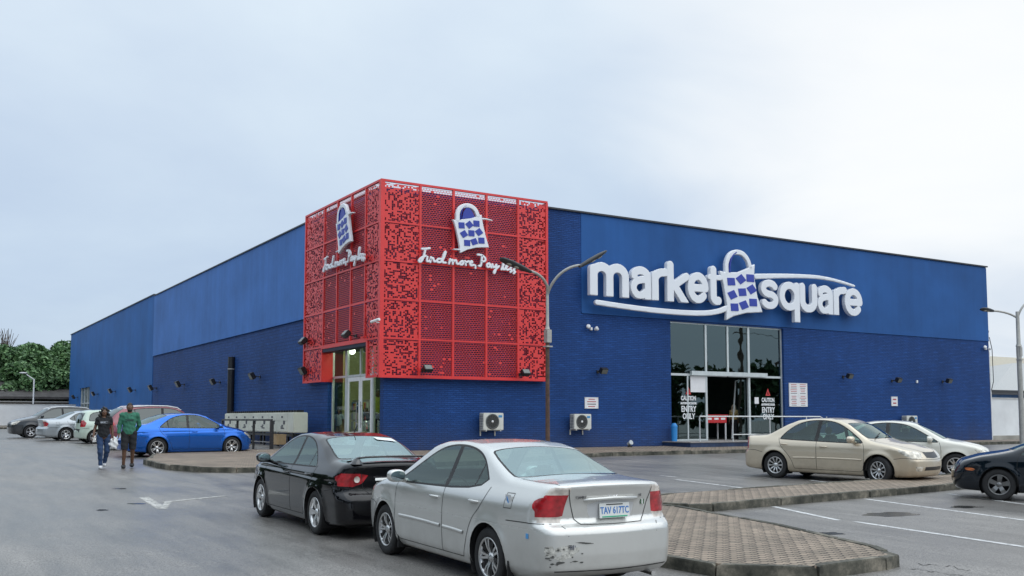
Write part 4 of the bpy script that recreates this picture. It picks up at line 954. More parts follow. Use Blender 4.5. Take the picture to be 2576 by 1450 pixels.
def stripe(a, b, w=.10, m=MARK):
    a = Vector(G(*a)); b = Vector(G(*b)); d = (b-a).normalized(); n = Vector((-d.y, d.x))*w/2
    k = max(1, int((b-a).length/2)); pts = [a+(b-a)*i/k for i in range(k+1)]
    q = MB(); vs = []
    for p in pts: vs += [(p.x-n.x, p.y-n.y, gz(p.y)+.004), (p.x+n.x, p.y+n.y, gz(p.y)+.004)]
    q.add(vs, [(2*i, 2*i+2, 2*i+3, 2*i+1) for i in range(k)]); return structure(q.build('bay_line', m))
for a, b, w in (((1945, 1275), (2110, 1310), .11), ((2176, 1256), (2640, 1318), .12), ((2150, 1313), (2640, 1386), .12), ((2386, 1243), (2640, 1278), .11),
                ((1700, 1207), (1898, 1232), .11), ((2040, 1209), (2128, 1220), .11), ((1662, 1197), (1700, 1201), .08)): stripe(a, b, w)
for a, b, w in (((362, 1252), (410, 1281), .18), ((412, 1264), (566, 1248), .14), ((410, 1281), (424, 1262), .12)): stripe(a, b, w, MARK2)
WET = mat('puddle_water', (.012, .013, .014), .16, spec=.25); CRK = mat('asphalt_crack', (.012, .012, .012), .7)
def blob(cx, cy, rx, ry, seed, name='puddle', m=WET, n=22, kind=None):
    rnd = random.Random(seed); P = []
    for k in range(n):
        a = 2*math.pi*k/n; r = .6+.4*rnd.random(); P.append(G(cx+rx*r*math.cos(a), cy+ry*r*math.sin(a)))
    return sheet(name, chaikin(P, 1), m, .003)
for k, (x, y, rx, ry) in enumerate([(2240, 1327-32, 82, 6.5), (2085-0, 1343, 50, 4.0), (2428, 1306-30, 50, 3.5), (345, 1268, 30, 1.6), (258, 1284, 22, 2.2), (300, 1230, 22, 1.3)]): blob(x, y, rx, ry, k)
for k, pts in enumerate([[(2285, 1430), (2350, 1440), (2440, 1452), (2560, 1468)], [(2310, 1420), (2380, 1424), (2450, 1440)]]):
    q = MB(); rnd = random.Random(k); P = []
    for i in range(len(pts)-1):
        for t in np.linspace(0, 1, 8)[:-1]: g = G(pts[i][0]+(pts[i+1][0]-pts[i][0])*t, pts[i][1]+(pts[i+1][1]-pts[i][1])*t+rnd.uniform(-3, 3)); P.append(g)
    vs = []
    for x, y in P: w = rnd.uniform(.004, .016); vs += [(x, y-w, gz(y)+.003), (x, y+w, gz(y)+.003)]
    q.add(vs, [(2*i, 2*i+2, 2*i+3, 2*i+1) for i in range(len(P)-1)]); structure(q.build('asphalt_crack', CRK))

def pavers():
    m = mat('block_paving', (.30, .25, .20), .75); nt, p = mnode(m); tc = N(nt, 'ShaderNodeTexCoord')
    n = N(nt, 'ShaderNodeTexNoise', i={'Scale': 5.0, 'Detail': 3.0}); L(nt, tc.outputs['Object'], n.inputs['Vector'])
    a = N(nt, 'ShaderNodeVectorMath', operation='MULTIPLY_ADD'); L(nt, n.outputs['Color'], a.inputs[0]); a.inputs[1].default_value = (.035, .035, 0); L(nt, tc.outputs['Object'], a.inputs[2])
    # zig-zag sides of interlocking blocks
    sp = N(nt, 'ShaderNodeSeparateXYZ'); L(nt, a.outputs[0], sp.inputs[0])
    w = N(nt, 'ShaderNodeMath', operation='PINGPONG'); w.inputs[1].default_value = .055; L(nt, sp.outputs['X'], w.inputs[0])
    ay = N(nt, 'ShaderNodeMath', operation='MULTIPLY_ADD'); L(nt, w.outputs[0], ay.inputs[0]); ay.inputs[1].default_value = .45; L(nt, sp.outputs['Y'], ay.inputs[2])
    cb = N(nt, 'ShaderNodeCombineXYZ'); L(nt, sp.outputs['X'], cb.inputs[0]); L(nt, ay.outputs[0], cb.inputs[1])
    br = N(nt, 'ShaderNodeTexBrick', i={'Scale': 1.0, 'Mortar Size': .013, 'Mortar Smooth': .5, 'Bias': 0.0, 'Brick Width': .22, 'Row Height': .115}); L(nt, cb.outputs[0], br.inputs['Vector'])
    br.inputs['Color1'].default_value = (.34, .265, .20, 1); br.inputs['Color2'].default_value = (.25, .20, .15, 1); br.inputs['Mortar'].default_value = (.030, .026, .020, 1)
    n2 = N(nt, 'ShaderNodeTexNoise', i={'Scale': .9, 'Detail': 9.0, 'Roughness': .7}); L(nt, tc.outputs['Object'], n2.inputs['Vector'])
    mr = N(nt, 'ShaderNodeMapRange', i={1: .3, 2: .7, 3: .62, 4: 1.22}); L(nt, n2.outputs['Fac'], mr.inputs[0])
    sc = N(nt, 'ShaderNodeVectorMath', operation='SCALE'); L(nt, br.outputs['Color'], sc.inputs[0]); L(nt, mr.outputs[0], sc.inputs['Scale']); L(nt, sc.outputs[0], p.inputs['Base Color'])
    b = N(nt, 'ShaderNodeBump', i={'Strength': .9, 'Distance': .012}); b.invert = True; L(nt, br.outputs['Fac'], b.inputs['Height']); L(nt, b.outputs[0], p.inputs['Normal'])
    return m
PAVE = pavers()
def kerbmat():
    m = mat('kerb_concrete', (.22, .20, .17), .85, bump=.6, bscale=18); nt, p = mnode(m); tc = N(nt, 'ShaderNodeTexCoord')
    n = N(nt, 'ShaderNodeTexNoise', i={'Scale': 2.6, 'Detail': 9.0, 'Roughness': .7}); L(nt, tc.outputs['Object'], n.inputs['Vector'])
    r = N(nt, 'ShaderNodeValToRGB'); L(nt, n.outputs['Fac'], r.inputs[0]); e = r.color_ramp.elements
    e[0].position = .38; e[0].color = (.035, .036, .028, 1); e[1].position = .68; e[1].color = (.27, .24, .19, 1); x = e.new(.52); x.color = (.10, .095, .075, 1)
    L(nt, r.outputs[0], p.inputs['Base Color']); return m
KERB = kerbmat()
def island(name, pts, h=.135, kerb=True, closed=True, jit=.012, seed=1, kw=.11, skip=()):
    """raised paved area: paving sheet inside a ring of kerb stones"""
    cx = sum(p[0] for p in pts)/len(pts)
    top = MB(); inn = offset_poly(pts, -kw*.6); n = len(inn)
    top.add([(x, y, gz(y)+h) for x, y in inn]+[(x, y, gz(y)-.1) for x, y in inn], [tuple(range(n)) if sum(inn[i][0]*inn[(i+1) % n][1]-inn[(i+1) % n][0]*inn[i][1] for i in range(n)) > 0 else tuple(reversed(range(n)))]+[(i, (i+1) % n, n+(i+1) % n, n+i) for i in range(n)])
    o = structure(top.build(name, PAVE)); rnd = random.Random(seed); q = MB(); inner = offset_poly(pts, -kw)
    for i in range(n):
        if i in skip: continue
        a, b = Vector(pts[i]), Vector(pts[(i+1) % n]); ai, bi = Vector(inner[i]), Vector(inner[(i+1) % n]); l = (b-a).length
        k = max(1, round(l/.9))
        for j in range(k):
            t0, t1 = j/k+.006/l, (j+1)/k-.006/l; dz = rnd.uniform(-.008, .010)+.006; c = [a.lerp(b, t0), a.lerp(b, t1), ai.lerp(bi, t1), ai.lerp(bi, t0)]
            off = Vector((rnd.uniform(-jit, jit), rnd.uniform(-jit, jit))); c = [w+off for w in c]; m_ = sum((w for w in c), Vector((0, 0)))/4
            vs = [(w.x, w.y, gz(w.y)-.06) for w in c]+[(w.x+(m_.x-w.x)*.02, w.y+(m_.y-w.y)*.02, gz(w.y)+h*.86+dz) for w in c]+[(w.x+(m_.x-w.x)*.09, w.y+(m_.y-w.y)*.09, gz(w.y)+h+dz) for w in c]
            q.add(vs, [(0, 1, 5, 4), (1, 2, 6, 5), (2, 3, 7, 6), (3, 0, 4, 7), (4, 5, 9, 8), (5, 6, 10, 9), (6, 7, 11, 10), (7, 4, 8, 11), (8, 9, 10, 11)])
    me = q.mesh('kerb', KERB); bm = bmesh.new(); bm.from_mesh(me); bmesh.ops.recalc_face_normals(bm, faces=bm.faces); bm.to_mesh(me); bm.free(); mesh_obj('kerb', me, o); return o
island('paved_walkway', [(6.66, 31.9), (6.22, 30.6), (6.20, 28.6), (6.30, 27.7), (6.75, 26.5), (7.6, 25.9), (9.0, 25.75), (15.0, 26.1), (19.5, 28.2), (22.3, 29.0), (29.0, 28.95), (46.7, 30.7), (60, 31.4), (60, 33.0), (52.2, 33.0), (15.0, 33.05), (15.0, 35.6), (12.6, 35.6), (10.5, 35.9), (8.4, 35.2), (7.2, 34.0)], seed=2, skip=(13, 14, 15, 16))
i3 = [G(1640, 1423), G(1801, 1452), (8.4, 7.36), (9.58, 7.42), (9.94, 7.52), (10.05, 7.75), (10.28, 8.1), (10.95, 10.3), (11.38, 13.0), (11.1, 13.75), (9.2, 13.9), (8.3, 12.5), (7.5, 9.2)]
island('paved_island', i3, seed=4)
island('paved_island', [(11.45, 13.5), (11.70, 13.06), (12.2, 13.0), (16.0, 13.4), (20.0, 13.85), (27.0, 14.6), (40, 15.9), (40, 17.6), (27.0, 16.4), (23.6, 16.05), (18.0, 15.5), (12.9, 14.95), (11.9, 14.6)], seed=6)
island('paved_verge', [(-60, 100.2), (-20, 100.2), (8.2, 99.6), (9.5, 101), (9.5, 106.0), (-60, 106.0)], seed=7, skip=(4, 5))

# ------------------------------------------------------------------ the shop building
def bluewall(name, brick, base=(.021, .082, .285), bw=.25, rh=.075):
    m = mat(name, base, .62, coat=0.0, spec=.22); nt, p = mnode(m); tc = N(nt, 'ShaderNodeTexCoord')
    n = N(nt, 'ShaderNodeTexNoise', i={'Scale': .35, 'Detail': 8.0, 'Roughness': .6}); L(nt, tc.outputs['Object'], n.inputs['Vector'])
    mr = N(nt, 'ShaderNodeMapRange', i={1: .3, 2: .7, 3: .84, 4: 1.16}); L(nt, n.outputs['Fac'], mr.inputs[0])
    ms_ = N(nt, 'ShaderNodeMapping'); ms_.inputs['Scale'].default_value = (1.5, 1.5, .07); L(nt, tc.outputs['Object'], ms_.inputs[0])
    ns = N(nt, 'ShaderNodeTexNoise', i={'Scale': 1.0, 'Detail': 7.0, 'Roughness': .7}); L(nt, ms_.outputs[0], ns.inputs['Vector'])
    rs = N(nt, 'ShaderNodeMapRange', i={1: .35, 2: .72, 3: 1.04, 4: .89}); L(nt, ns.outputs['Fac'], rs.inputs[0])
    mm = N(nt, 'ShaderNodeMath', operation='MULTIPLY'); L(nt, mr.outputs[0], mm.inputs[0]); L(nt, rs.outputs[0], mm.inputs[1])
    sc = N(nt, 'ShaderNodeVectorMath', operation='SCALE'); sc.inputs[0].default_value = base; L(nt, mm.outputs[0], sc.inputs['Scale']); L(nt, sc.outputs[0], p.inputs['Base Color'])
    if brick:
        sp = N(nt, 'ShaderNodeSeparateXYZ'); L(nt, tc.outputs['Object'], sp.inputs[0]); ad = N(nt, 'ShaderNodeMath', operation='ADD'); L(nt, sp.outputs['X'], ad.inputs[0]); L(nt, sp.outputs['Y'], ad.inputs[1])
        cb = N(nt, 'ShaderNodeCombineXYZ'); L(nt, ad.outputs[0], cb.inputs[0]); L(nt, sp.outputs['Z'], cb.inputs[1])
        br = N(nt, 'ShaderNodeTexBrick', i={'Scale': 1.0, 'Mortar Size': .016, 'Mortar Smooth': .2, 'Brick Width': bw, 'Row Height': rh}); L(nt, cb.outputs[0], br.inputs['Vector'])
        br.inputs['Color1'].default_value = (1.0, 1.0, 1.0, 1); br.inputs['Color2'].default_value = (.84, .85, .88, 1); br.inputs['Mortar'].default_value = (.66, .67, .70, 1)
        # glints along some courses, painted into the block colour as lighter streaks
        n5 = N(nt, 'ShaderNodeTexNoise', i={'Scale': 1.0, 'Detail': 2.0}); mp = N(nt, 'ShaderNodeMapping'); mp.inputs['Scale'].default_value = (1.6, 13.3, 1); L(nt, cb.outputs[0], mp.inputs[0]); L(nt, mp.outputs[0], n5.inputs['Vector'])
        m5 = N(nt, 'ShaderNodeMapRange', i={1: .55, 2: .70, 3: .96, 4: 1.34}); L(nt, n5.outputs['Fac'], m5.inputs[0])
        mu = N(nt, 'ShaderNodeVectorMath', operation='MULTIPLY'); L(nt, sc.outputs[0], mu.inputs[0]); L(nt, br.outputs['Color'], mu.inputs[1])
        s2 = N(nt, 'ShaderNodeVectorMath', operation='SCALE'); L(nt, mu.outputs[0], s2.inputs[0]); L(nt, m5.outputs[0], s2.inputs['Scale']); L(nt, s2.outputs[0], p.inputs['Base Color'])
        dz = N(nt, 'ShaderNodeMapRange', i={1: 1.3, 2: -.1, 3: 0.0, 4: .55}); L(nt, sp.outputs['Z'], dz.inputs[0]); dn = N(nt, 'ShaderNodeMath', operation='MULTIPLY'); L(nt, dz.outputs[0], dn.inputs[0]); L(nt, ns.outputs['Fac'], dn.inputs[1])
        dm = N(nt, 'ShaderNodeMix', data_type='RGBA'); L(nt, dn.outputs[0], dm.inputs[0]); L(nt, s2.outputs[0], dm.inputs[6]); dm.inputs[7].default_value = (.10, .09, .08, 1); L(nt, dm.outputs[2], p.inputs['Base Color'])
        b = N(nt, 'ShaderNodeBump', i={'Strength': .8, 'Distance': .03}); b.invert = True; L(nt, br.outputs['Fac'], b.inputs['Height']); L(nt, b.outputs[0], p.inputs['Normal'])
    else:
        b = N(nt, 'ShaderNodeBump', i={'Strength': .12, 'Distance': .05}); L(nt, n.outputs['Fac'], b.inputs['Height']); L(nt, b.outputs[0], p.inputs['Normal'])
    return m
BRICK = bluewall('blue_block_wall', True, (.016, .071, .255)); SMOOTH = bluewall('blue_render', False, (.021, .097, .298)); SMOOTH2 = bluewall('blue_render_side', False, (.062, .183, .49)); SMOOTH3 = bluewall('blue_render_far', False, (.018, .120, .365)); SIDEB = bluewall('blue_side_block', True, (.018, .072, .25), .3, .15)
ALU = mat('aluminium_frame', (.62, .66, .66), .35, .4, var=.08); WHITE = mat('white_paint', (.80, .80, .80), .5, var=.06); DARKIN = mat('interior_dark', (.02, .022, .03), .8)
RED_ = mat('red_cladding_paint', (.72, .038, .038), .38, var=.10, vscale=1.0)
shop = thing('shop_building', 'long blue supermarket hall with a red perforated corner box and glazed entrances', 'supermarket', (XA, YA, 0))
def sp(o): o.parent = shop; o.location = (-XA, -YA, 0); return o
HT, HM = 9.85, 5.67; XR = 52.1
D0, D1, DZ0, DZ1 = 28.70, 35.72, .33, 5.58          # front entrance opening
E0, E1, EZ = 33.42, 38.60, 4.14                     # corner entrance opening on the left wall (y)
q = MB(); 
q.box((XA, YA, -.3), (D0, YA+.3, HM)); q.box((D1, YA, -.3), (XR, YA+.3, HM)); q.box((D0, YA, DZ1), (D1, YA+.3, HM))
q.box((XA, YA, HM), (23.9, YA+.3, HT)); sp(q.build('front_wall', BRICK))
q = MB(); q.box((23.9, YA+.0, HM+.003), (XR, YA+.297, HT-.0)); q.box((23.9, YA-.015, HM+.003), (XR+.02, YA+.0, HT-.04)); q.box((23.9, YA-.04, HM-.02), (XR+.02, YA-.015, HM+.03)); sp(q.build('upper_wall', SMOOTH))
# left wall: block base, rendered upper band, plain far end
q = MB(); q.box((XA, E1, -.6), (XA+.3, 71.6, HM)); q.box((XA, YA+.3, EZ), (XA+.3, E1, HM)); sp(q.build('side_wall', SIDEB))
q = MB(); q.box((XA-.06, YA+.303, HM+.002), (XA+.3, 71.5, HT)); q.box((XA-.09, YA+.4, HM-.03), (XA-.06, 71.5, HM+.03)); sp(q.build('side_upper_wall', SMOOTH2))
LD0, LD1, LDZ = 97.8, 103.4, 4.25
q = MB(); q.box((XA-.03, 71.6, -.2), (XA+.3, LD0, 9.95)); q.box((XA-.03, LD1, -.2), (XA+.3, 110.6, 9.95)); q.box((XA-.03, LD0, LDZ), (XA+.3, LD1, 9.95)); q.box((XA, 110.3, -.2), (XR, 110.6, 9.95)); q.box((XR-.3, YA+.3, -.3), (XR, 110.3, HT)); sp(q.build('rear_wall', SMOOTH3))
q = MB(); CP = mat('coping_dark', (.03, .032, .038), .5)
q.box((22.2, YA-.09, HT+.002), (XR+.08, YA+.4, HT+.07)); q.box((XA-.12, YA+.5, HT+.002), (XA+.4, 71.5, HT+.06)); q.box((XA-.10, 71.6, 9.952), (XA+.4, 110.7, 10.02)); sp(q.build('coping', CP))
q = MB(); q.box((XA+.4, YA+.4, 9.0), (XR-.3, 110.3, 9.2)); sp(q.build('roof', mat('roof_sheet', (.25, .26, .27), .5)))
# dark core so nothing shows daylight through the hall
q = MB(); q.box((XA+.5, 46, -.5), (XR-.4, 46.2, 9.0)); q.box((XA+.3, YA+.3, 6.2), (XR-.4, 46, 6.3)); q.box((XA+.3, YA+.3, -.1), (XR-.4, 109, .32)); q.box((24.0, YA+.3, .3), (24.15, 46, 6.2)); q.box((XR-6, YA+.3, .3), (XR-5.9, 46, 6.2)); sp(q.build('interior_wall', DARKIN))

# front entrance glazing
GL = glass('shopfront_glass', (.22, .27, .27), .10, .01, (.80, 1, 1))
mull = [(D0, .07), (30.83, .11), (32.17, .11), (33.48, .13), (D1-.07, .07)]
q = MB(); YF = YA+.12
for k, (x, w) in enumerate(mull):
    z0 = DZ0 if k != 2 else 3.3
    q.box((x, YF, z0), (x+w, YF+.10, DZ1))
for k in range(4):
    a = mull[k][0]+mull[k][1]; b = mull[k+1][0]; q.box((a, YF+.01, 3.20), (b, YF+.09, 3.30)); q.box((a, YF+.01, DZ1-.06), (b, YF+.09, DZ1))
    if k in (0, 3): q.box((a, YF+.01, DZ0), (b, YF+.09, DZ0+.07))
q.box((29.9, YF-.14, 3.23), (34.6, YF-.002, 3.42)); q.box((29.75+.0, YF+.015, DZ0+.07), (29.82, YF+.085, 3.2)); q.box((34.3, YF+.12, DZ0+.4), (34.35, YF+.16, 3.0)); 
for (a, b) in (((33.0, 33.55, 3.05), (32.65, 33.5, .4)), ((33.0, 33.55, 3.05), (34.3, 33.5, 3.05)), ((34.3, 33.5, 3.05), (34.0, 33.45, .4))): q.bar(a, b, .05)
sp(q.build('entrance_frame', ALU, None, .004))
for k in range(4):
    a = mull[k][0]+mull[k][1]; b = mull[k+1][0]; q = MB(); q.box((a, YF+.045, 3.30), (b, YF+.055, DZ1-.06)); sp(q.build('window_pane', GL))
    if k in (0, 3): q = MB(); q.box((a, YF+.045, DZ0+.07), (b, YF+.055, 3.2)); sp(q.build('window_pane', GL))
q = MB(); q.box((32.95, YF+.14, DZ0+.02), (33.9, YF+.15, 3.1)); sp(q.build('sliding_door', GL))
q = MB(); q.box((28.2, 31.35, -.3), (39.9, YA-.002, DZ0-.04)); STEP = mat('step_tiles', (.025, .05, .12), .35, var=.4, vscale=2.5); q.box((28.15, 31.3, DZ0-.038), (39.95, YA+.1, DZ0), 1); sp(q.build('entrance_platform', [STEP, mat('platform_tile', (.30, .28, .27), .5, var=.2, vscale=3)]))
# corner entrance on the left wall: glass a little behind the red box
q = MB(); XG = XA+.17
ym = [E1-.07, 36.97, 35.62, 34.40, E0]; TR = 2.93
for k, y in enumerate(ym):
    w = (.07, .20, .09, .16, .07)[k]; q.box((XG, y, .25 if k != 2 else TR), (XG+.1, y+w, EZ))
q.box((XG+.01, E0+.07, TR), (XG+.09, E1-.07, TR+.09)); q.box((XG+.01, E0+.07, EZ-.06), (XG+.09, E1-.07, EZ)); q.box((XG+.01, ym[1]+.2, .25), (XG+.09, E1-.07, .32)); q.box((XG+.01, E0+.07, .25), (XG+.09, ym[3], .32))
sp(q.build('corner_entrance_frame', ALU, None, .004))
GL2 = glass('corner_glass', (.78, .86, .78), .0, .01)
for y0, y1 in ((E0+.07, 34.40), (34.56, 35.62), (35.71, 36.97), (37.17, E1-.07)):
    q = MB(); q.box((XG+.045, y0, TR+.09), (XG+.055, y1, EZ-.06)); sp(q.build('window_pane', GL2))
    if y0 < 34 or y0 > 37: q = MB(); q.box((XG+.045, y0, .32), (XG+.055, y1, TR)); sp(q.build('window_pane', GL2))
for y0, y1 in ((34.57, 35.66), (35.68, 36.95)):
    q = MB()
    for a, b, c, d in ((y0, .27, y0+.15, TR-.01), (y1-.15, .27, y1, TR-.01), (y0+.15, .27, y1-.15, .47), (y0+.15, TR-.17, y1-.15, TR-.01)): q.box((XG+.02, a, b), (XG+.07, c, d))
    d = sp(q.build('glass_door', WHITE, None, .004)); q = MB(); q.box((XG+.04, y0+.15, .47), (XG+.05, y1-.15, TR-.17)); mesh_obj('door_pane', q.mesh('door_pane', GL2), d)
    yh = y0+.20 if y0 > 35.6 else y1-.20; q = MB(); q.tube([(XG-.05, yh, .95), (XG-.05, yh, 1.95)], .016, 8); q.bar((XG-.05, yh, 1.1), (XG+.03, yh, 1.1), .02); q.bar((XG-.05, yh, 1.8), (XG+.03, yh, 1.8), .02); mesh_obj('door_handle', q.mesh('door_handle', CHROME), d)
# rooms seen behind the two entrances
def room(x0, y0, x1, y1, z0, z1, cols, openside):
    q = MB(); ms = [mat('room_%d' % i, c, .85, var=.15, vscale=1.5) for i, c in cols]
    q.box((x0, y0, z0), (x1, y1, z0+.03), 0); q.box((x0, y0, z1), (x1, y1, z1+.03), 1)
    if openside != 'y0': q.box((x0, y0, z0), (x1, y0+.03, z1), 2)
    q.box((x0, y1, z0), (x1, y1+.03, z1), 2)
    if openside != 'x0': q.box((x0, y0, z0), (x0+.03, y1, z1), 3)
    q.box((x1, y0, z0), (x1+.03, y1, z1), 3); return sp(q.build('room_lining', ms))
room(XG+.12, YA+.32, XG+5.0, 45.5, .22, 4.6, ((0, (.25, .24, .22)), (1, (.20, .22, .18)), (2, (.36, .38, .20)), (3, (.07, .10, .10))), 'x0')
ya_, yb_ = WX(862, 1000, XG+1.1)[0], WX(838, 1000, XG+1.1)[0]
q = MB(); q.box((XG+1.1, ya_, .25), (XG+1.16, yb_, 4.5)); sp(q.build('partition_panel', mat('partition_green', (.36, .38, .17), .8, var=.12, vscale=1.2)))
for r_i in range(3):
    q = MB(); yy0 = 38.6+r_i*2.2; q.box((XG+3.6, yy0, .25), (XG+4.1, yy0+2.0, 2.2), 0); rnd = random.Random(r_i)
    for k in range(44): y_ = yy0+.08+.17*(k % 11); z_ = .35+.46*(k//11); q.box((XG+3.52, y_, z_), (XG+3.6, y_+.14, z_+rnd.uniform(.22, .38)), rnd.randint(1, 5))
    sp(q.build('shelf_display', [mat('shelf_grey', (.3, .3, .3), .6), mat('goods_a', (.10, .40, .50), .6), mat('goods_b', (.55, .45, .10), .6), mat('goods_c', (.45, .05, .05), .6), mat('goods_d', (.45, .50, .45), .6), mat('goods_e', (.05, .12, .30), .6)]))
q = MB(); q.box((XG+.7, WX(868, 1080, XG+.9)[0], .25), (XG+1.1, WX(846, 1080, XG+.9)[0], .75), 0); q.box((XG+.75, WX(866, 1080, XG+.9)[0], .76), (XG+1.05, WX(850, 1080, XG+.9)[0], 1.0), 1); sp(q.build('carton_stack', [mat('carton_white', (.6, .6, .58), .7), mat('carton_tan', (.42, .30, .18), .8)]))
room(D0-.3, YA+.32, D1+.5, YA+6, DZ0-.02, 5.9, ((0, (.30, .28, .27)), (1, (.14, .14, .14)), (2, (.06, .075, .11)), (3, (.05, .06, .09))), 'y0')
# far side entrance
q = MB(); 
for y in (LD0, LD0+1.8, LD0+3.6, LD1-.1): q.box((XA+.05, y, .2), (XA+.15, y+.12, LDZ))
q.box((XA+.06, LD0, 2.7), (XA+.14, LD1, 2.82)); sp(q.build('side_entrance_frame', ALU)); q = MB(); q.box((XA+.16, LD0, .2), (XA+.17, LD1, LDZ)); sp(q.build('window_pane', glass('far_glass', (.2, .25, .2), .08))); q = MB(); q.box((XA+.9, LD0-.5, 0), (XA+1, LD1+.5, 5)); sp(q.build('lobby_wall', mat('lobby_wall', (.2, .24, .16), .8)))

# ------------------------------------------------------------------ red perforated corner box
def perforated(name, kind):
    m = mat(name, (.74, .042, .040), .38); nt, p = mnode(m); tc = N(nt, 'ShaderNodeTexCoord'); s = N(nt, 'ShaderNodeSeparateXYZ'); L(nt, tc.outputs['Object'], s.inputs[0])
    u = N(nt, 'ShaderNodeMath', operation='ADD'); L(nt, s.outputs['X'], u.inputs[0]); L(nt, s.outputs['Y'], u.inputs[1])
    cu, cv = (.072, .060) if kind == 'random' else (.120, .074)
    def M(op, a, b=None, c=None):
        n = N(nt, 'ShaderNodeMath', operation=op)
        for i, v in enumerate((a, b, c)):
            if v is None: continue
            if isinstance(v, (int, float)): n.inputs[i].default_value = v
            else: L(nt, v, n.inputs[i])
        return n.outputs[0]
    v_ = M('DIVIDE', s.outputs['Z'], cv); row = M('FLOOR', v_); sh = M('MULTIPLY', M('MODULO', row, 2), .5) if kind != 'random' else M('MULTIPLY', row, 0)
    u_ = M('ADD', M('DIVIDE', u.outputs[0], cu), sh); col = M('FLOOR', u_); fu = M('SUBTRACT', u_, col); fv = M('SUBTRACT', v_, row)
    cb = N(nt, 'ShaderNodeCombineXYZ'); L(nt, col, cb.inputs[0]); L(nt, row, cb.inputs[1]); wn_ = N(nt, 'ShaderNodeTexWhiteNoise', noise_dimensions='2D'); L(nt, cb.outputs[0], wn_.inputs['Vector'])
    if kind == 'random':
        hole = M('LESS_THAN', wn_.outputs['Value'], .44)
        hole = M('MULTIPLY', hole, M('MULTIPLY', M('GREATER_THAN', fv, .10), M('GREATER_THAN', fu, .05)))
    else:
        a = M('MULTIPLY', M('GREATER_THAN', fu, .09), M('LESS_THAN', fu, .97)); b = M('MULTIPLY', M('GREATER_THAN', fv, .22), M('LESS_THAN', fv, 1.1))
        big = N(nt, 'ShaderNodeTexNoise', i={'Scale': .9, 'Detail': 3.0}); L(nt, tc.outputs['Object'], big.inputs['Vector'])
        k = M('LESS_THAN', wn_.outputs['Value'], M('MULTIPLY_ADD', big.outputs['Fac'], -.9, 1.47)); hole = M('MULTIPLY', M('MULTIPLY', a, b), k)
    t = N(nt, 'ShaderNodeBsdfTransparent'); ms = N(nt, 'ShaderNodeMixShader'); L(nt, hole, ms.inputs[0]); L(nt, p.outputs[0], ms.inputs[1]); L(nt, t.outputs[0], ms.inputs[2]); L(nt, ms.outputs[0], nt.nodes['Material Output'].inputs[0]); return m
PR = perforated('red_random_perforation', 'random'); PSL = perforated('red_slot_perforation', 'slots')
TX, TY = 14.70, 32.78; TXR = 22.02; TYR = 40.7
cx_ = [TX, 16.31, 17.72, 19.17, 20.62, TXR]; cy_ = [TY, 34.2, 35.58, 37.0, 38.46, TYR]; rz = [2.84, 4.22, 5.65, 7.07, 8.50, 9.88]
q = MB()
for x in cx_[1:-1]: q.box((x-.045, TY, 2.84), (x+.045, TY+.09, 10.02))
for z in rz[1:-1]: 
    for a, b in zip(cx_[:-1], cx_[1:]): q.box((a+.046, TY+.005, z-.035), (b-.046, TY+.075, z+.035))
q.box((TX-.0, TY-.004, 2.78), (TXR, TY+.1, 2.88)); q.box((TX, TY-.004, 9.98), (TXR, TY+.1, 10.06)); q.box((TXR-.08, TY+.002, 2.88), (TXR+.02, YA-.002, 9.98)); q.box((TX-.004, TY-.002, 2.88), (TX+.16, TY+.16, 9.98))
q.box((TX+.1, TY+.1, 2.79), (TXR, YA-.06, 2.85))
sp(q.build('screen_frame', RED_))
q = MB()
for k, y in enumerate(cy_[1:-1]): q.box((TX, y-.045, 4.26), (TX+.09, y+.045, 10.02))
for k, z in enumerate(rz[1:-1]):
    for i, (a, b) in enumerate(zip(cy_[:-1], cy_[1:])):
        if z < 5 and 0 < i < 4: continue
        q.box((TX+.005, max(a+.046, TY+.17), z-.035), (TX+.075, b-.046, z+.035))
q.box((TX-.004, TY+.17, 9.98), (TX+.1, TYR, 10.06)); q.box((TX-.004, TYR-.1, 2.8), (XA-.07, TYR, 9.98)); q.box((TX-.002, 38.62, 2.8), (TX+.1, TYR-.1, 2.88)); q.box((TX-.002, TY+.17, 2.8), (TX+.1, 33.92, 2.88))
q.box((TX-.002, 33.92, 4.14), (TX+.1, 38.62, 4.28)); q.box((TX-.003, 33.85, 2.8), (TX+.12, 34.0, 4.15)); q.box((TX-.003, 38.5, 2.8), (TX+.12, 38.62, 4.15)); q.box((TX+.12, 38.5, 2.8), (XG, 38.54, 4.15))
sp(q.build('screen_frame', RED_)); q = MB(); q.box((TX+.02, 33.92, 4.0), (XG, 38.5, 4.135)); sp(q.build('entrance_soffit', mat('soffit_navy', (.012, .016, .04), .6)))
for i in range(5):
    for j in range(5):
        q = MB(); top = rz[j+1]-.06 if j < 4 else 9.93; q.box((cx_[i]+.045, TY+.03, rz[j]+.04), (cx_[i+1]-.045, TY+.034, top)); sp(q.build('perforated_panel', PR if i in (0, 4) else PSL))
        z0 = rz[j]+.04
        if j == 0 and 0 < i < 4: continue
        q = MB(); a, b = cy_[i]+.045, cy_[i+1]-.045
        if j == 0 and i == 0: b = 33.86
        q.box((TX+.03, max(a, TY+.16), z0), (TX+.034, b, top)); sp(q.build('perforated_panel', PR if i in (0, 4) else PSL))
BACK = mat('screen_backing', (.070, .018, .075), .7, var=.3)
q = MB(); q.box((XA-.0, YA-.02, 2.9), (TXR-.1, YA-.005, 9.7)); q.box((XA-.08, YA-.02, 4.4), (XA-.065, TYR-.11, 9.7)); sp(q.build('screen_backing', BACK))

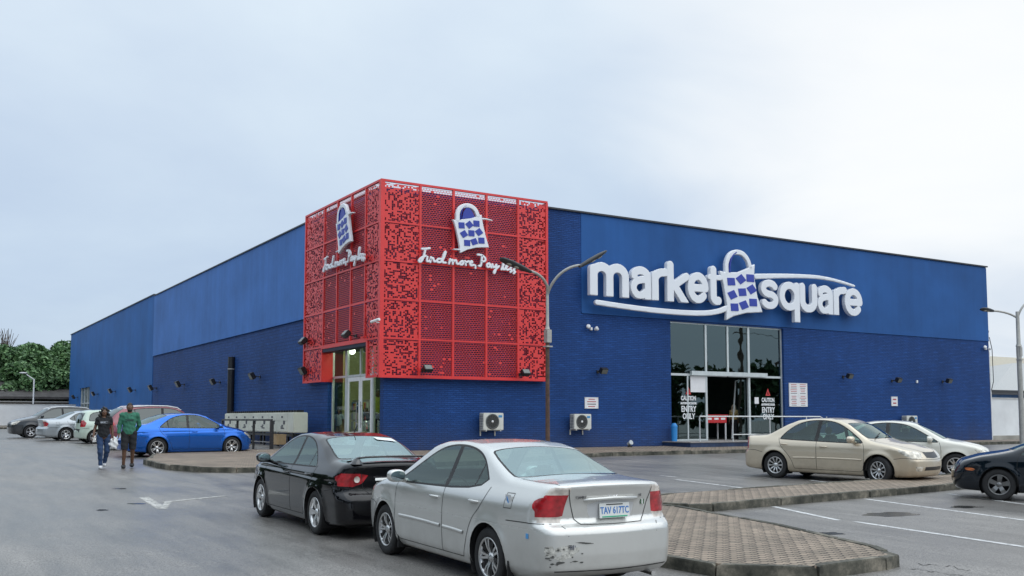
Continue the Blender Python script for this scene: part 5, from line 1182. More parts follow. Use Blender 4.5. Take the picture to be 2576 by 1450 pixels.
# ------------------------------------------------------------------ signs
def stroke_field(strokes, r, depth, y0=0.0, k=.02, zmin=None, round_=.03, bow=0):
    def f(P):
        Q = P[:, [0, 2]]; d = np.full(len(P), 1e9)
        for s in strokes:
            rr = s[0]; pts = s[1]
            for a, b in zip(pts[:-1], pts[1:]):
                t_, tt = seg2(Q, a, b); d = np.minimum(d, t_-rr)
        if zmin is not None: d = smax(d, zmin-P[:, 2], .02)
        return smax(d, np.abs(P[:, 1]-y0)-depth/2, round_)
    return f
def stroke_obj(name, strokes, depth, h, m, parent=None, zmin=None, M=None, round_=.03):
    pts = [p for s in strokes for p in s[1]]; r = max(s[0] for s in strokes)
    f = stroke_field(strokes, 0, depth, 0, .02, zmin, round_); x0 = min(p[0] for p in pts)-r-2*h; x1 = max(p[0] for p in pts)+r+2*h; z0 = min(p[1] for p in pts)-r-2*h; z1 = max(p[1] for p in pts)+r+2*h
    V, Q = sdf_net(f, (x0, -depth/2-2*h, z0), (x1, depth/2+2*h, z1), h); me = np_mesh(name, V, Q, m, grad(f, V)); return mesh_obj(name, me, parent)
def arc(cx, cz, rx, rz_, a0, a1, n=12): return [(cx+rx*math.cos(R_(a0+(a1-a0)*i/n)), cz+rz_*math.sin(R_(a0+(a1-a0)*i/n))) for i in range(n+1)]
def glyph(c, W, H, r):
    w = W-r; h = H-r; mid = W/2
    if c == 'm':
        ra = (mid-r)/2; return [(r, [(r, -.4), (r, h-.12)]), (r*.96, [(r, h-ra*.9)]+arc(r+ra, h-ra*.9, ra, ra*.9, 180, 0)+[(mid, -.4)]), (r*.96, arc(mid+ra, h-ra*.9, ra, ra*.9, 180, 0)+[(w, -.4)])]
    if c == 'a': return [(r*.92, [(r*1.25, h-.22)]+arc(mid, h-.30, mid-r, .30, 150, 0)+[(w, -.4)]), (r*.85, [(w, .86), (mid+.06, .84)]+arc(mid-.02, r+.29, mid-r-.02, .33, 95, 270)+[(mid+.15, r+.01), (w, r+.22)])]
    if c == 'r': return [(r, [(r, -.4), (r, h-.14)]), (r*.95, [(r, h-.45)]+arc(r+.42, h-.40, .42, .40, 180, 85, 8)+[(W-.10, h+.02)])]
    if c == 'k': return [(r, [(r, -.4), (r, h+.36)]), (r*.92, [(r*1.2, .62), (W-r*.9, h-.08)]), (r*.95, [(r*2.0, .78), (W-r*.55, -.2)])]
    if c == 'e': return [(r*.92, [(r, .70), (w, .70)]+arc(mid, H/2, mid-r, H/2-r, 2, 318, 20))]
    if c == 't': return [(r, [(W*.40, h+.35), (W*.40, .42)]+arc(W*.40+.22, r+.22, .22, .22, 180, 290, 6)), (r*.62, [(.12, h+.02), (W-.08, h+.02)])]
    if c == 's': return [(r*.88, arc(mid, H-r-.25, mid-r, .26, 25, 260, 14)+arc(mid, r+.26, mid-r, .27, 80, -150, 14))]
    if c == 'q': return [(r*.92, arc(mid, H/2, mid-r, H/2-r, 0, 360, 24)), (r, [(w, h-.02), (w, -.55)])]
    if c == 'u': return [(r, [(r, h), (r, .5)]+arc(mid, r+.36, mid-r, .36, 180, 360, 12)+[(w, h)])]
SIGNW = mat('sign_white', (.80, .82, .86), .35, coat=.3, var=.03, vscale=.8); SIGNB = mat('sign_blue', (.02, .045, .36), .4, var=.06)
YS = YA-.42; ZB, HH = 6.43, 1.42
Z5 = lambda x, y: ((1450+x/2.5)*.9735, (600+y/2.5)*.9735)
def on_front(x, y, Y=YS): a = WY(*Z5(x, y), Y); return a
sign = thing('shop_sign', 'large raised white lettering reading market square with a shopping bag between the words', 'shop sign', (0, YS, 0))
zs = [on_front(205, 412)[1], on_front(1880, 545)[1]]; ZB = sum(zs)/2
for c, x0, x1, z0 in (('m', 178, 432, 0), ('a', 438, 575, 0), ('r', 578, 676, 0), ('k', 677, 822, 0), ('e', 808, 946, 0), ('t', 940, 1030, 0), ('s', 1280, 1396, 0), ('q', 1400, 1532, 0), ('u', 1532, 1645, 0), ('a', 1645, 1747, 0), ('r', 1750, 1830, 0), ('e', 1820, 1937, 0)):
    a, b = on_front(x0, 400)[0], on_front(x1, 400)[0]; W = b-a; zt = on_front((x0+x1)/2, 200+(x0+x1)/2*.0935-14)[1]; 
    st = glyph(c, W, HH, .190 if c != 'm' else .20); q_ = c == 'q'
    o = stroke_obj('letter', st, .20, .024, SIGNW, sign, zmin=(0.0 if not q_ else -.50), round_=.006); o.location = (a, 0, ZB)
    # stand-off brackets between letter and wall
BAGPTS = dict(out=[(1015, 250), (1060, 262), (1135, 260), (1190, 238), (1245, 208), (1240, 290), (1262, 420), (1295, 520), (1190, 525), (1110, 545), (1060, 572), (1064, 470), (1042, 340)])
def path3(f, pts, Y): return [f(x, y, Y) for x, y in pts]
def build_bag(parent, out, sq, half, handles, fill, conv, h, depth=.16, sdeg=None, swooshes=()):
    P = [conv(*p) for p in out]
    def f(Pn): return smax(poly2(Pn[:, [0, 2]], P), np.abs(Pn[:, 1])-depth/2, .02)
    a = np.array(P); lo = (a[:, 0].min()-3*h, -depth/2-2*h, a[:, 1].min()-3*h); hi = (a[:, 0].max()+3*h, depth/2+2*h, a[:, 1].max()+3*h)
    sdf_obj('bag_panel', f, lo, hi, h, SIGNW, parent)
    for r, pts, mt, dd in handles: stroke_obj('bag_handle', [(r, chaikin([conv(*p) for p in pts], 2, False))], dd, h, mt, parent)
    if fill:
        Pf = [conv(*p) for p in fill]; q = MB(); q.prism(Pf, Matrix.Rotation(math.pi/2, 4, 'X'), depth*.6); q.build('bag_opening', SIGNB, parent, 0, (0, .02, 0))
    for (x, y), ang in zip(sq, sdeg):
        c = conv(x, y); ux = abs(conv(x+half, y)[0]-c[0]); uz = abs(conv(x, y+half)[1]-c[1]); t = R_(ang); pl = []
        for sx, sy in ((-1, -1), (1, -1), (1, 1), (-1, 1)):
            pl.append((c[0]+ux*(sx*math.cos(t)-sy*math.sin(t)), c[1]+uz*(sx*math.sin(t)+sy*math.cos(t))))
        q = MB(); q.prism(pl, Matrix.Translation((0, -depth/2+.01, 0)) @ Matrix.Rotation(math.pi/2, 4, 'X'), .03); q.build('bag_square', SIGNB, parent)
    for rs, pts in swooshes:
        pp = chaikin([conv(*p) for p in pts], 2, False); n = len(pp); st = [(rs[0]+(rs[1]-rs[0])*i/(n-1), [pp[i], pp[i+1]]) for i in range(n-1)]; stroke_obj('swoosh', st, .14, h, SIGNW, parent)
build_bag(sign, BAGPTS['out'], [(1090, 322), (1153, 307), (1213, 300), (1098, 407), (1162, 390), (1222, 372), (1112, 487), (1172, 473), (1232, 457)], 24,
          [(.115, [(1064, 262), (1062, 200), (1085, 145), (1125, 128), (1170, 140), (1202, 180), (1216, 228)], SIGNW, .16), (.035, [(1082, 262), (1084, 200), (1102, 150), (1125, 133)], SIGNB, .20)], None,
          lambda x, y: on_front(x, y, YS), .04, sdeg=[5, 40, 2, 28, 8, 35, 4, 25, 3],
          swooshes=[((.11, .13), [(228, 455), (400, 482), (600, 508), (800, 524), (940, 526), (1020, 512), (1060, 495)]), ((.13, .05), [(1255, 288), (1400, 284), (1560, 286), (1680, 294), (1790, 318), (1890, 350)])])
q = MB()
for x in np.linspace(26, 40.5, 10): q.tube([(x, .05, ZB+.2), (x, .42-.05, ZB+.2)], .03, 6)
q.build('standoff_bracket', mat('bracket_dark', (.05, .05, .06), .5), sign)
# slogan and bag on both faces of the red box
SC = [((60, 868), (110, 868), (180, 860)), ((112, 880), (88, 990), (52, 1068), (15, 1072), (12, 1040), (60, 1000), (118, 978)), ((145, 995), (132, 1068), (172, 1060)), ((200, 1000), (190, 1075)), ((190, 1040), (235, 1000), (245, 1072), (280, 1060)),
      ((370, 1030), (310, 1020), (290, 1070), (340, 1085), (390, 1040), (440, 905), (405, 930), (370, 1080), (430, 1085)), ((500, 1030), (482, 1100)), ((500, 1062), (545, 1030), (540, 1105)), ((550, 1062), (595, 1040), (600, 1108), (640, 1100)),
      ((690, 1060), (650, 1080), (660, 1118), (700, 1112), (705, 1065), (685, 1058)), ((732, 1060), (745, 1122)), ((740, 1085), (790, 1062)), ((810, 1095), (850, 1080), (835, 1055), (800, 1085), (820, 1132), (870, 1120)), ((892, 1130), (894, 1168)),
      ((930, 958), (990, 965), (1050, 1010), (1050, 1060), (992, 1070)), ((1000, 970), (990, 1060), (980, 1140), (948, 1135)), ((1110, 1095), (1070, 1110), (1075, 1155), (1115, 1150), (1125, 1100), (1140, 1160)), ((1160, 1110), (1168, 1160), (1205, 1150), (1226, 1100), (1210, 1200), (1190, 1258), (1176, 1222), (1262, 1140)),
      ((1300, 1190), (1368, 1040), (1350, 1012), (1325, 1080), (1320, 1188), (1350, 1190)), ((1360, 1170), (1400, 1140), (1385, 1120), (1360, 1160), (1380, 1200), (1420, 1190)), ((1460, 1150), (1430, 1188), (1466, 1210), (1440, 1232)), ((1512, 1170), (1480, 1208), (1520, 1226), (1490, 1252))]
def Zt(x, y): return ((1080+x/6.04)*.9735, (500+y/6.04)*.9735)
YL = TY-.16
def conv_t(x, y): return WY(*Zt(x, y), YL)
BG = dict(out=[(530, 405), (560, 418), (640, 412), (800, 395), (900, 368), (985, 335), (988, 380), (1010, 500), (1045, 660), (1100, 852), (1000, 848), (900, 852), (760, 885), (648, 938), (645, 860), (620, 720), (585, 560), (560, 470)],
          sq=[(668, 505), (790, 495), (900, 478), (705, 640), (822, 628), (940, 610), (755, 778), (865, 760), (978, 742)], deg=[4, 42, 2, 36, 2, 40, 3, 25, 4])
def small_logo(name, label, mx):
    t = thing(name, label, 'sign', (0, 0, 0))
    build_bag(t, BG['out'], BG['sq'], 46, [(.085, [(612, 412), (612, 310), (650, 225), (735, 190), (815, 200), (890, 255), (925, 345)], SIGNW, .14), (.02, [(655, 410), (665, 300), (700, 225), (740, 200)], SIGNB, .17)],
              [(682, 402), (700, 300), (755, 212), (800, 235), (850, 310), (882, 385), (780, 398)], conv_t, .028, .12, BG['deg'], [((.035, .02), [(1000, 402), (1060, 405), (1150, 428)]), ((.02, .035), [(550, 875), (600, 880), (650, 880)])])
    pts = [[conv_t(*p) for p in s] for s in SC]
    for s in pts:
        q = chaikin(s, 2, False); 
        stroke_obj('script_stroke', [(.043, q)], .07, .018, SIGNW, t, round_=.006)
    q = MB(); 
    for x, z in ((conv_t(200, 1040)), (conv_t(800, 1090)), (conv_t(1400, 1170)), (conv_t(760, 600)), (conv_t(860, 800))): q.tube([(x, .04, z), (x, .20, z)], .02, 6)
    q.build('standoff_bracket', mat('bracket_dark', (.05, .05, .06), .5), t)
    t.matrix_world = mx; return t
small_logo('slogan_sign', 'white bag emblem with script Find more, Pay less on the wide right red face', Matrix.Translation((0, YL, 0)))
c0 = conv_t(760, 700); XL = TX-.16
yc0, zc0 = WX((800+478/5.58)*.9735, (500+640/5.58)*.9735, XL)
small_logo('slogan_sign', 'white bag emblem with script slogan on the narrow left red face above the glass doors', Matrix.Translation((XL, yc0, zc0)) @ Matrix.Rotation(-math.pi/2, 4, 'Z') @ Matrix.Diagonal((1.0, 1, 1, 1)) @ Matrix.Translation((-c0[0], 0, -c0[1])))

# ================================================================== THINGS ON AND AROUND THE SHOP
def flood(loc, face, label, group, size=.30, tilt=.5):
    """black floodlight on a stub arm; face = outward direction angle"""
    t = thing('floodlight', label, 'floodlight', loc, face, group); s = size
    q = MB(); q.cbox((0, -.02, 0), (.12, .04, .12)); q.bar((0, -.03, 0), (0, -.38, .03), .035); q.bar((-s*.6, -.38, .02), (s*.6, -.38, .02), .025, .02); q.build('wall_bracket', PLASTIC, t)
    M_ = Matrix.Translation((0, -.40, .04)) @ Matrix.Rotation(tilt, 4, 'X')
    q = MB(); q.box((-s*.55, -.11, -s*.40), (s*.55, .05, s*.40), 0, M_)
    for k in range(7): q.box((-s*.5+k*s/6.3, .05, -s*.35), (-s*.5+k*s/6.3+.012, .085, s*.35), 0, M_)
    h = q.build('lamp_housing', PLASTIC, t, .012)
    q = MB(); q.box((-s*.46, -.117, -s*.31), (s*.46, -.111, s*.31), 0, M_); mesh_obj('lamp_glass', q.mesh('lamp_glass', mat('flood_lens', (.14, .15, .14), .2, .0)), h); return t
FG = 'black floodlights along the blue walls'
for (px, py, lb) in ((1516, 935, 'black floodlight with bright lens on front wall above the first small notice'), (2135, 948, 'black floodlight on front wall just right of the glazed entrance'),
                     (2258, 958, 'black floodlight on front wall above the small single-sheet notice'), (2385, 960, 'black floodlight nearest the right end of the front wall')):
    x, z = WY(px, py, YA-.35); flood((x, YA-.002, z), 0, lb, FG)
SIDEL = ['black floodlight on side wall just left of the red box', 'black floodlight on side wall above the cream lockers', 'black floodlight on side wall left of the black downpipe', 'black floodlight on side wall, second left of the downpipe', 'black floodlight on side wall, third left of the downpipe', 'black floodlight on side wall above the maroon estate car', 'black floodlight on side wall, second right of the far doorway', 'black floodlight on side wall just right of the far doorway', 'black floodlight on side wall left of the far doorway']
for (px, py), lb in zip(((765, 935), (637, 948), (538, 962), (450, 968), (381, 977), (330, 982), (280, 985), (237, 992), (187, 1000)), SIDEL):
    y, z = WX(px, py, XA-.35); flood((XA-(.002 if y < 71 else .035), y, z), -math.pi/2, lb, FG, .42 if y < 60 else .5)
x, z = WY(1072, 932, TY-.3); flood((x, TY-.004, z), 0, 'black floodlight at the foot of the red screen, left one on its wide face', FG, .30, -.7)
x, z = WY(1318, 942, TY-.3); flood((x, TY-.004, z), 0, 'black floodlight at the foot of the red screen beside the lamp post', FG, .30, -.7)
y, z = WX(878, 845, TX-.3); flood((TX-.004, y, z), -math.pi/2, 'black floodlight above the corner glass doors', FG, .34, -.7)
y, z = WX(772, 862, XA-.3); flood((XA-.062, y, z), -math.pi/2, 'black floodlight beside the left edge of the red box', FG, .40, -.7)

def twin_lamp(loc, label, face=0):
    t = thing('emergency_light', label, 'wall light', loc, face, 'white twin lights on the walls'); q = MB(); q.cbox((0, -.05, 0), (.10, .10, .12)); q.build('light_base', WHITE, t, .01)
    for s in (-1, 1): q = MB(); q.lathe([(0, -.16), (.085, -.16), (.09, -.10), (.05, 0), (0, 0)], 16, 0, Matrix.Translation((s*.16, -.08, -s*.03)) @ Matrix.Rotation(s*.6, 4, 'Z') @ Matrix.Rotation(-.4, 4, 'X')); q.build('light_head', WHITE, t)
x, z = WY(1485, 828); twin_lamp((x, YA-.002, z), 'white twin-headed light high on front wall right of lamp post')
x, z = WY(2477, 878); twin_lamp((x, YA-.002, z), 'white twin-headed light at the right corner of the front wall')
t = thing('security_camera', 'white bullet camera sticking out of the red box above the corner doors', 'security camera', (TX-.01, *WX(945, 808, TX-.15)), 0)
q = MB(); q.tube([(0, 0, -.05), (-.10, 0, -.05), (-.14, 0, 0)], .02, 8); q.build('camera_arm', WHITE, t); q = MB(); q.tube([(-.05, -.12, .06), (-.2, .25, -.02)], .055, 12); q.build('camera_body', WHITE, t)
t = thing('security_camera', 'dark dome camera on the right end of the building, against the sky', 'security camera', (XR+.0, YA+.4, 6.25), 0)
q = MB(); q.bar((0, 0, 0), (.45, 0, .05), .05); q.build('camera_arm', PLASTIC, t); q = MB(); q.ball((.5, 0, 0), .12, 0, 8); q.build('camera_body', PLASTIC, t)
t = thing('sensor_box', 'tiny white box on front wall between the two right floodlights', 'sensor', (45.6, YA-.002, 3.25)); q = MB(); q.cbox((0, -.03, 0), (.12, .06, .14)); q.cbox((0, -.065, 0), (.06, .01, .06)); q.build('sensor_cover', WHITE, t, .01)

INK = mat('notice_ink_red', (.45, .05, .06), .6); INKD = mat('notice_ink_dark', (.08, .08, .10), .6); PAPER = mat('notice_paper', (.78, .77, .78), .5, var=.05)
def notice(x, z, w, h, label, rows, cols=1, seed=0, Y=YA, par=None):
    rnd = random.Random(seed); t = thing('notice_board', label, 'notice', (x, Y-.02, z)); q = MB(); q.cbox((0, 0, 0), (w, .03, h)); q.build('board', PAPER, t)
    q = MB()
    for c in range(cols):
        cw = w/cols
        for r in range(rows):
            zz = h/2-h*(r+.7)/(rows+.4); ww = cw*.74*rnd.uniform(.6, 1); q.cbox((-w/2+cw*(c+.5), -.018, zz), (ww, .003, h/rows*.28), 0 if r % 3 < 2 else 1)
    q.build('printed_lines', [INK, INKD], t); 
    q = MB(); q.cbox((0, .002, h/2), (w+.03, .045, .02)); q.cbox((0, .002, -h/2), (w+.03, .045, .02)); q.cbox((-w/2, .002, 0), (.02, .045, h+.03)); q.cbox((w/2, .002, 0), (.02, .045, h+.03)); q.build('board_frame', WHITE, t); return t
notice(24.37, 1.95, .66, .44, 'small white notice on wall above the second air conditioner', 4, 1, 1)
for k, (dx, dz) in enumerate(((-.31, .28), (.31, .28), (-.31, -.28), (.31, -.28))):
    notice(36.62+dx, 2.44+dz, .60, .54, 'white and red notice right of the entrance, %s of four' % ('upper left', 'upper right', 'lower left', 'lower right')[k], 6, 1, 5+k)['group'] = 'notices in a block beside the entrance'
notice(43.72, 2.2, .46, .46, 'single small notice on the right part of the wall', 2, 1, 9)
# air conditioners
ACW = mat('air_conditioner_case', (.66, .66, .61), .5, var=.10, vscale=3); ACD = mat('fan_grille', (.10, .11, .11), .5)
def aircon(x, z, label, w=.86, h=.62):
    t = thing('air_conditioner', label, 'air conditioner', (x, YA-.15, z), 0, 'outdoor units on the front wall'); q = MB(); q.cbox((0, -.17, 0), (w, .32, h)); q.build('casing', ACW, t, .02)
    q = MB(); c = (-.06*w, -.335, 0); R0 = h*.42
    q.lathe([(R0, .0), (R0+.02, -.012), (R0-.02, -.015), (R0-.03, 0)], 28, 0, Matrix.Translation(c)); q.lathe([(0, -.004), (R0-.02, -.004)], 28, 1, Matrix.Translation(c))
    for rr in np.linspace(.06, R0-.05, 5): q.lathe([(rr, -.014), (rr+.006, -.014)], 24, 0, Matrix.Translation(c))
    for a in range(12): q.bar((c[0], c[1]-.014, c[2]), (c[0]+(R0-.02)*math.cos(a*.5236), c[1]-.014, (R0-.02)*math.sin(a*.5236)), .007)
    q.lathe([(0, -.022), (.045, -.018), (.05, 0)], 16, 2, Matrix.Translation(c)); q.build('fan_guard', [ACD, mat('fan_dark', (.03, .03, .03), .6), WHITE], t)
    q = MB()
    for k in range(9): q.cbox((-w/2-.004, -.17, h*.38-k*h*.095), (.012, .24, .02))
    q.build('side_louvres', ACD, t); q = MB(); q.cbox((w*.33, -.334, h*.30), (w*.18, .006, .085)); q.build('badge', mat('badge_blue', (.06, .28, .55), .4), t)
    q = MB()
    for sx in (-w*.36, w*.36): q.bar((sx, -.33, -h/2-.02), (sx, .14, -h/2-.02), .04); q.bar((sx, .13, -h/2-.02), (sx, .13, -h/2-.22), .04)
    q.build('support_bracket', ACW, t); q = MB(); q.tube([(w*.45, -.05, -.15), (w*.52, .0, -.2), (w*.52, .1, -.25)], .02, 6); q.build('refrigerant_pipe', BLACK, t)
aircon(19.4, 1.19, 'cream air conditioner on wall left of the lamp post', .90, .66); aircon(23.6, 1.18, 'cream air conditioner on wall right of the lamp post'); aircon(44.5, 1.15, 'white air conditioner half hidden behind the white sedan')

# street lamps
POLE = mat('galvanised_pole', (.42, .41, .38), .5, .4, var=.15); RUST = mat('rusty_pole', (.10, .060, .045), .8, var=.4, vscale=6)
def street_lamp(base, h, a0, armL, armR, label, rmid=.085, yaw=0.0, rusty=True):
    x, y = base; z = gz(y); t = thing('street_lamp', label, 'street lamp', (x, y, z), yaw)
    q = MB(); q.cbox((0, 0, .03), (.34, .34, .06)); q.build('base_plate', POLE, t)
    q = MB(); zr = h*.36; q.tube([(0, 0, .0), (0, 0, zr), (0, 0, h*.74)], [rmid*1.12, rmid, rmid], 16, 0); o = q.build('pole', [RUST if rusty else POLE], t)
    q = MB(); q.tube([(0, 0, h*.74), (0, 0, h*.76), (0, 0, h)], [rmid*1.25, rmid*.8, rmid*.7], 16, 0); q.build('upper_pole', POLE, t)
    q = MB(); q.cbox((0, -.02, h*.70), (.20, .22, .46)); q.cbox((0, -.02, h*.64), (.26, .26, .05)); q.build('junction_box', POLE, t, .01)
    for (dx, dy, dz, ex, ez) in (armL, armR):
        s = 1 if dx > 0 else -1; P = []
        for i in range(13):
            u = i/12; P.append((dx*(1-math.cos(u*math.pi/2))*1.0, dy*u, h-.35+dz*math.sin(u*math.pi/2)))
        q = MB(); q.tube([(0, 0, h-.6)]+P, [.055]*2+[.050]*12, 10); q.build('lamp_arm', POLE, t)
        e = Vector(P[-1]); d = Vector((ex, 0, ez)); n = d.length; u = d/n; M_ = Matrix.Translation(e) @ u.to_track_quat('X', 'Z').to_matrix().to_4x4()
        M_ = M_ @ Matrix.Rotation(-.35*s, 4, 'X'); prof = [(-.12, .055, .05), (0, .08, .065), (n*.3, .13, .085), (n*.65, .165, .08), (n*.92, .13, .05), (n, .05, .02)]; vs = []; m = 12
        for (px, w, hh) in prof:
            for k in range(m): a = 2*math.pi*k/m; vs.append(M_ @ Vector((px, w*math.cos(a), hh*math.sin(a))))
        fs = [(i*m+k, i*m+(k+1) % m, (i+1)*m+(k+1) % m, (i+1)*m+k) for i in range(len(prof)-1) for k in range(m)]+[tuple(range(m)), tuple(range((len(prof)-1)*m, len(prof)*m))]
        q = MB(); q.add(vs, fs, 0, True); ho = q.build('lamp_head', mat('lamp_head_grey', (.035, .037, .04), .4), t)
        for px in (n*.42, n*.68): q = MB(); q.lathe([(0, -.012), (.075, -.012), (.08, .0)], 16, 0, M_ @ Matrix.Translation((px, 0, -.078)) @ Matrix.Rotation(math.pi/2, 4, 'X') @ Matrix.Diagonal((1.2, 1, .8, 1))); mesh_obj('lamp_lens', q.mesh('lamp_lens', mat('lamp_lens', (.45, .42, .35), .2)), ho)
    return t
bx, by = G(1378, 1143, .13)
hp = WY(1378, 742, by)[1]-gz(by)
street_lamp((bx, by), hp+.35, 0, (-1.05, -.4, .72, -1.15, .33), (.85, -.9, 1.0, 1.10, .60), 'tall two-armed street lamp with rusty foot before the red box', .075, R_(0))
bx2, by2 = G(2573, 1124)
dd_ = math.hypot(bx2, by2); r2 = ray(2556, 802); h2 = CZ+r2[2]*dd_/math.hypot(r2[0], r2[1])-gz(by2)
street_lamp((bx2, by2), h2+.35, 0, (-1.15, .6, .38, -.95, .05), (.9, -.4, .95, 1.1, .7), 'two-armed street lamp standing at the right edge of the car park', .12, 0, False)

# entrance furniture
RAIL = mat('handrail_white', (.72, .74, .74), .35, .3)
rl = thing('handrail', 'white tubular handrail round the entrance platform', 'railing', (0, 0, 0)); YR = 31.5
xa = WY(1760, 1048, YR)[0]; xb = WY(1843, 1048, YR)[0]; xc = WY(2040, 1048, YR)[0]; zt = WY(1760, 1048, YR)[1]
q = MB(); q.tube([(xa, YR, zt), (xc+.6, YR, zt), (xc+1.1, YR, zt-.2)], .028, 8)
q.build('top_rail', RAIL, rl); q = MB(); q.tube([(xb, YR, zt-.78), (xc+1, YR, zt-.78)], .022, 8); q.build('lower_rail', RAIL, rl)
for x in (xa, xb, (xb+xc)/2-.2, xc-.3, xc+1.05):
    q = MB(); q.tube([(x+(.0), YR, DZ0 if x > xa else -.04), (x, YR, zt+(.0))], .024, 8); q.build('rail_post', RAIL, rl)
tb = thing('kiosk_table', 'small red counter with white legs inside the open front doorway', 'table', (31.9, YA+.9, DZ0)); REDP = mat('red_plastic', (.55, .02, .025), .4)
q = MB(); q.box((-.65, -.3, .78), (.65, .3, 1.12)); q.box((-.72, -.34, 1.12), (.72, .34, 1.16)); q.build('counter', REDP, tb, .01)
q = MB()
for k in range(3): q.cbox((-.42+.42*k, -.305, .97), (.26, .006, .09))
q.build('counter_lettering', WHITE, tb)
for sx in (-.6, .6):
    for sy in (-.26, .26): q = MB(); q.cbox((sx, sy, .39), (.05, .05, .78)); q.build('leg', WHITE, tb)
STK = mat('sticker_white', (.78, .79, .80), .5); TRI = mat('sticker_red', (.60, .05, .05), .5)
def door_decal(x, lines, label, Y):
    t = thing('door_sticker', label, 'sticker', (x, Y, 0), 0); q = MB(); q.add([(-.16, -.004, 2.38), (.16, -.004, 2.38), (0, -.004, 2.72), (-.07, -.004, 2.43), (.07, -.004, 2.43), (0, -.004, 2.60)], [(0, 1, 4, 3), (1, 2, 5, 4), (2, 0, 3, 5)]); q.cbox((0, -.006, 2.48), (.03, .004, .08)); q.build('warning_triangle', TRI, t)
    for txt, sz, z, sx in lines: o = mesh_obj('lettering', text_mesh(txt, sz, STK, .002, .010), t, (0, -.005, z), (math.pi/2, 0, 0)); o.scale = (sx, 1, 1)
door_decal(WY(1733, 1000, YF)[0], (('CAUTION', .27, 2.20, .72), ('AUTOMATIC DOOR', .12, 1.98, .85), ('ENTRY', .36, 1.72, .78), ('ONLY', .34, 1.40, .78)), 'white caution and entry only lettering on the left door glass', YF+.03)
door_decal(WY(1933, 1000, YF)[0], (('CAUTION', .27, 2.17, .68), ('AUTOMATIC DOOR', .12, 1.96, .80), ('ENTRY', .36, 1.70, .75), ('ONLY', .34, 1.38, .78)), 'white caution and entry only lettering on the right door glass', YF+.03)
for (px, py, w, h, lb) in ((1757, 964, .92, .82, 'large blank white sheet taped to the left door glass'), (1904, 1008, .26, .30, 'small white card stuck on the right door glass')):
    x, z = WY(px, py, YF); o = MB().box((-w/2, -.01, -h/2), (w/2, 0, h/2)).build('paper_sheet', PAPER, None, 0, (x, YF+.02, z)); tag(o, lb, 'paper')
b = thing('litter_bin', 'bright blue plastic bin against wall left of the entrance', 'bin', (28.6, YA-.28, DZ0)); BB = mat('blue_plastic', (.03, .25, .62), .4)
q = MB(); q.tube([(0, 0, 0), (0, 0, .62)], [.12, .14], 14); q.build('bin_body', BB, b); q = MB(); q.tube([(0, 0, .62), (0, 0, .66), (0, 0, .78)], [.15, .15, .07], 14); q.build('bin_lid', BB, b)
o = thing('ground_spotlight', 'small dark spotlight with pale glass on the paving below the wall', 'spotlight', (25.9, YA-.6, gz(YA-.6)+.135)); q = MB(); q.cbox((0, 0, .03), (.16, .12, .06)); q.bar((0, 0, .05), (0, 0, .14), .03); q.build('spot_base', PLASTIC, o); q = MB(); q.tube([(0, -.1, .2), (0, .1, .12)], [.1, .07], 14); q.build('spot_head', mat('spot_grey', (.45, .48, .5), .3), o)

# downpipes, cable
p = thing('downpipe', 'fat black downpipe on the side wall above the cream lockers', 'pipe', (XA-.16, 52.0, 0)); q = MB(); q.tube([(0, 0, .3), (0, 0, 4.55)], .17, 14); q.build('pipe', PLASTIC, p); q = MB()
for z in (1.4, 3.9): q.lathe([(.17, -.03), (.185, -.03), (.185, .03), (.17, .03)], 16, 0, Matrix.Translation((0, 0, z)) @ Matrix.Rotation(math.pi/2, 4, 'X'))
q.build('pipe_clip', mat('clip_grey', (.3, .3, .3), .5), p)
p = thing('drain_pipe', 'thin pale pipe and dark cable down the right corner of the building', 'pipe', (XR+.06, YA+.1, 0)); q = MB(); q.tube([(.1, 0, -.0), (.12, 0, 2.2), (.10, 0, 5.0), (.0, 0, 5.6)], .05, 8); q.build('pipe', WHITE, p)
q = MB(); q.tube([(.1, -.06, 5.9), (.32, -.06, 5.2), (.34, -.06, 3.4), (.12, -.06, 2.9)], .022, 6); q.build('cable', BLACK, p)

# cream locker cabinet and its rack
LK = mat('locker_cream', (.64, .64, .56), .55, var=.12, vscale=1.2)
lk = thing('locker_cabinet', 'long cream steel cabinet with numbered doors raised on a dark frame', 'cabinet', (0, 0, 0)); x0 = 13.7; ya = WX(738, 1060, x0)[0]; yb = WX(565, 1060, x0)[0]; zb = .72; zt = 1.56
print('LOCKER', ya, yb)
q = MB(); q.box((x0, ya, zb), (x0+.62, yb, zt)); q.build('cabinet_body', LK, lk, .03)
q = MB()
for k in range(7):
    y0 = ya+.7+(yb-ya-.8)*k/7; q.box((x0-.012, y0+.02, zb+.05), (x0-.0, y0+(yb-ya-.8)/7-.03, zb+.45)); q.box((x0-.012, y0+.02, zb+.5), (x0-.0, y0+(yb-ya-.8)/7-.03, zt-.05))
q.build('locker_door', LK, lk)
q = MB(); rnd = random.Random(3)
for k in range(7):
    y0 = ya+.7+(yb-ya-.8)*(k+.5)/7; q.cbox((x0-.015, y0, zb+.65), (.006, .20, .08)); 
    for m_ in range(3): q.cbox((x0-.015, y0+rnd.uniform(-.1, .1), zb+.18+.06*m_), (.006, .42-.10*m_, .045))
    q.cbox((x0-.015, y0-.25, zb+.42), (.006, .22, .16))
q.build('stencil_mark', INKD, lk)
q = MB()
for k in range(30): y0 = ya+.1+k*(yb-ya-.3)/30; q.cbox((x0+.3, y0, zt+.045), (.3, .12, .09))
q.build('cable_bundle', BLACK, lk)
q = MB()
for y0 in np.linspace(ya+.3, yb-.3, 6): q.bar((x0+.1, y0, .05), (x0+.1, y0, zb), .08); q.bar((x0+.55, y0, .05), (x0+.55, y0, zb), .08)
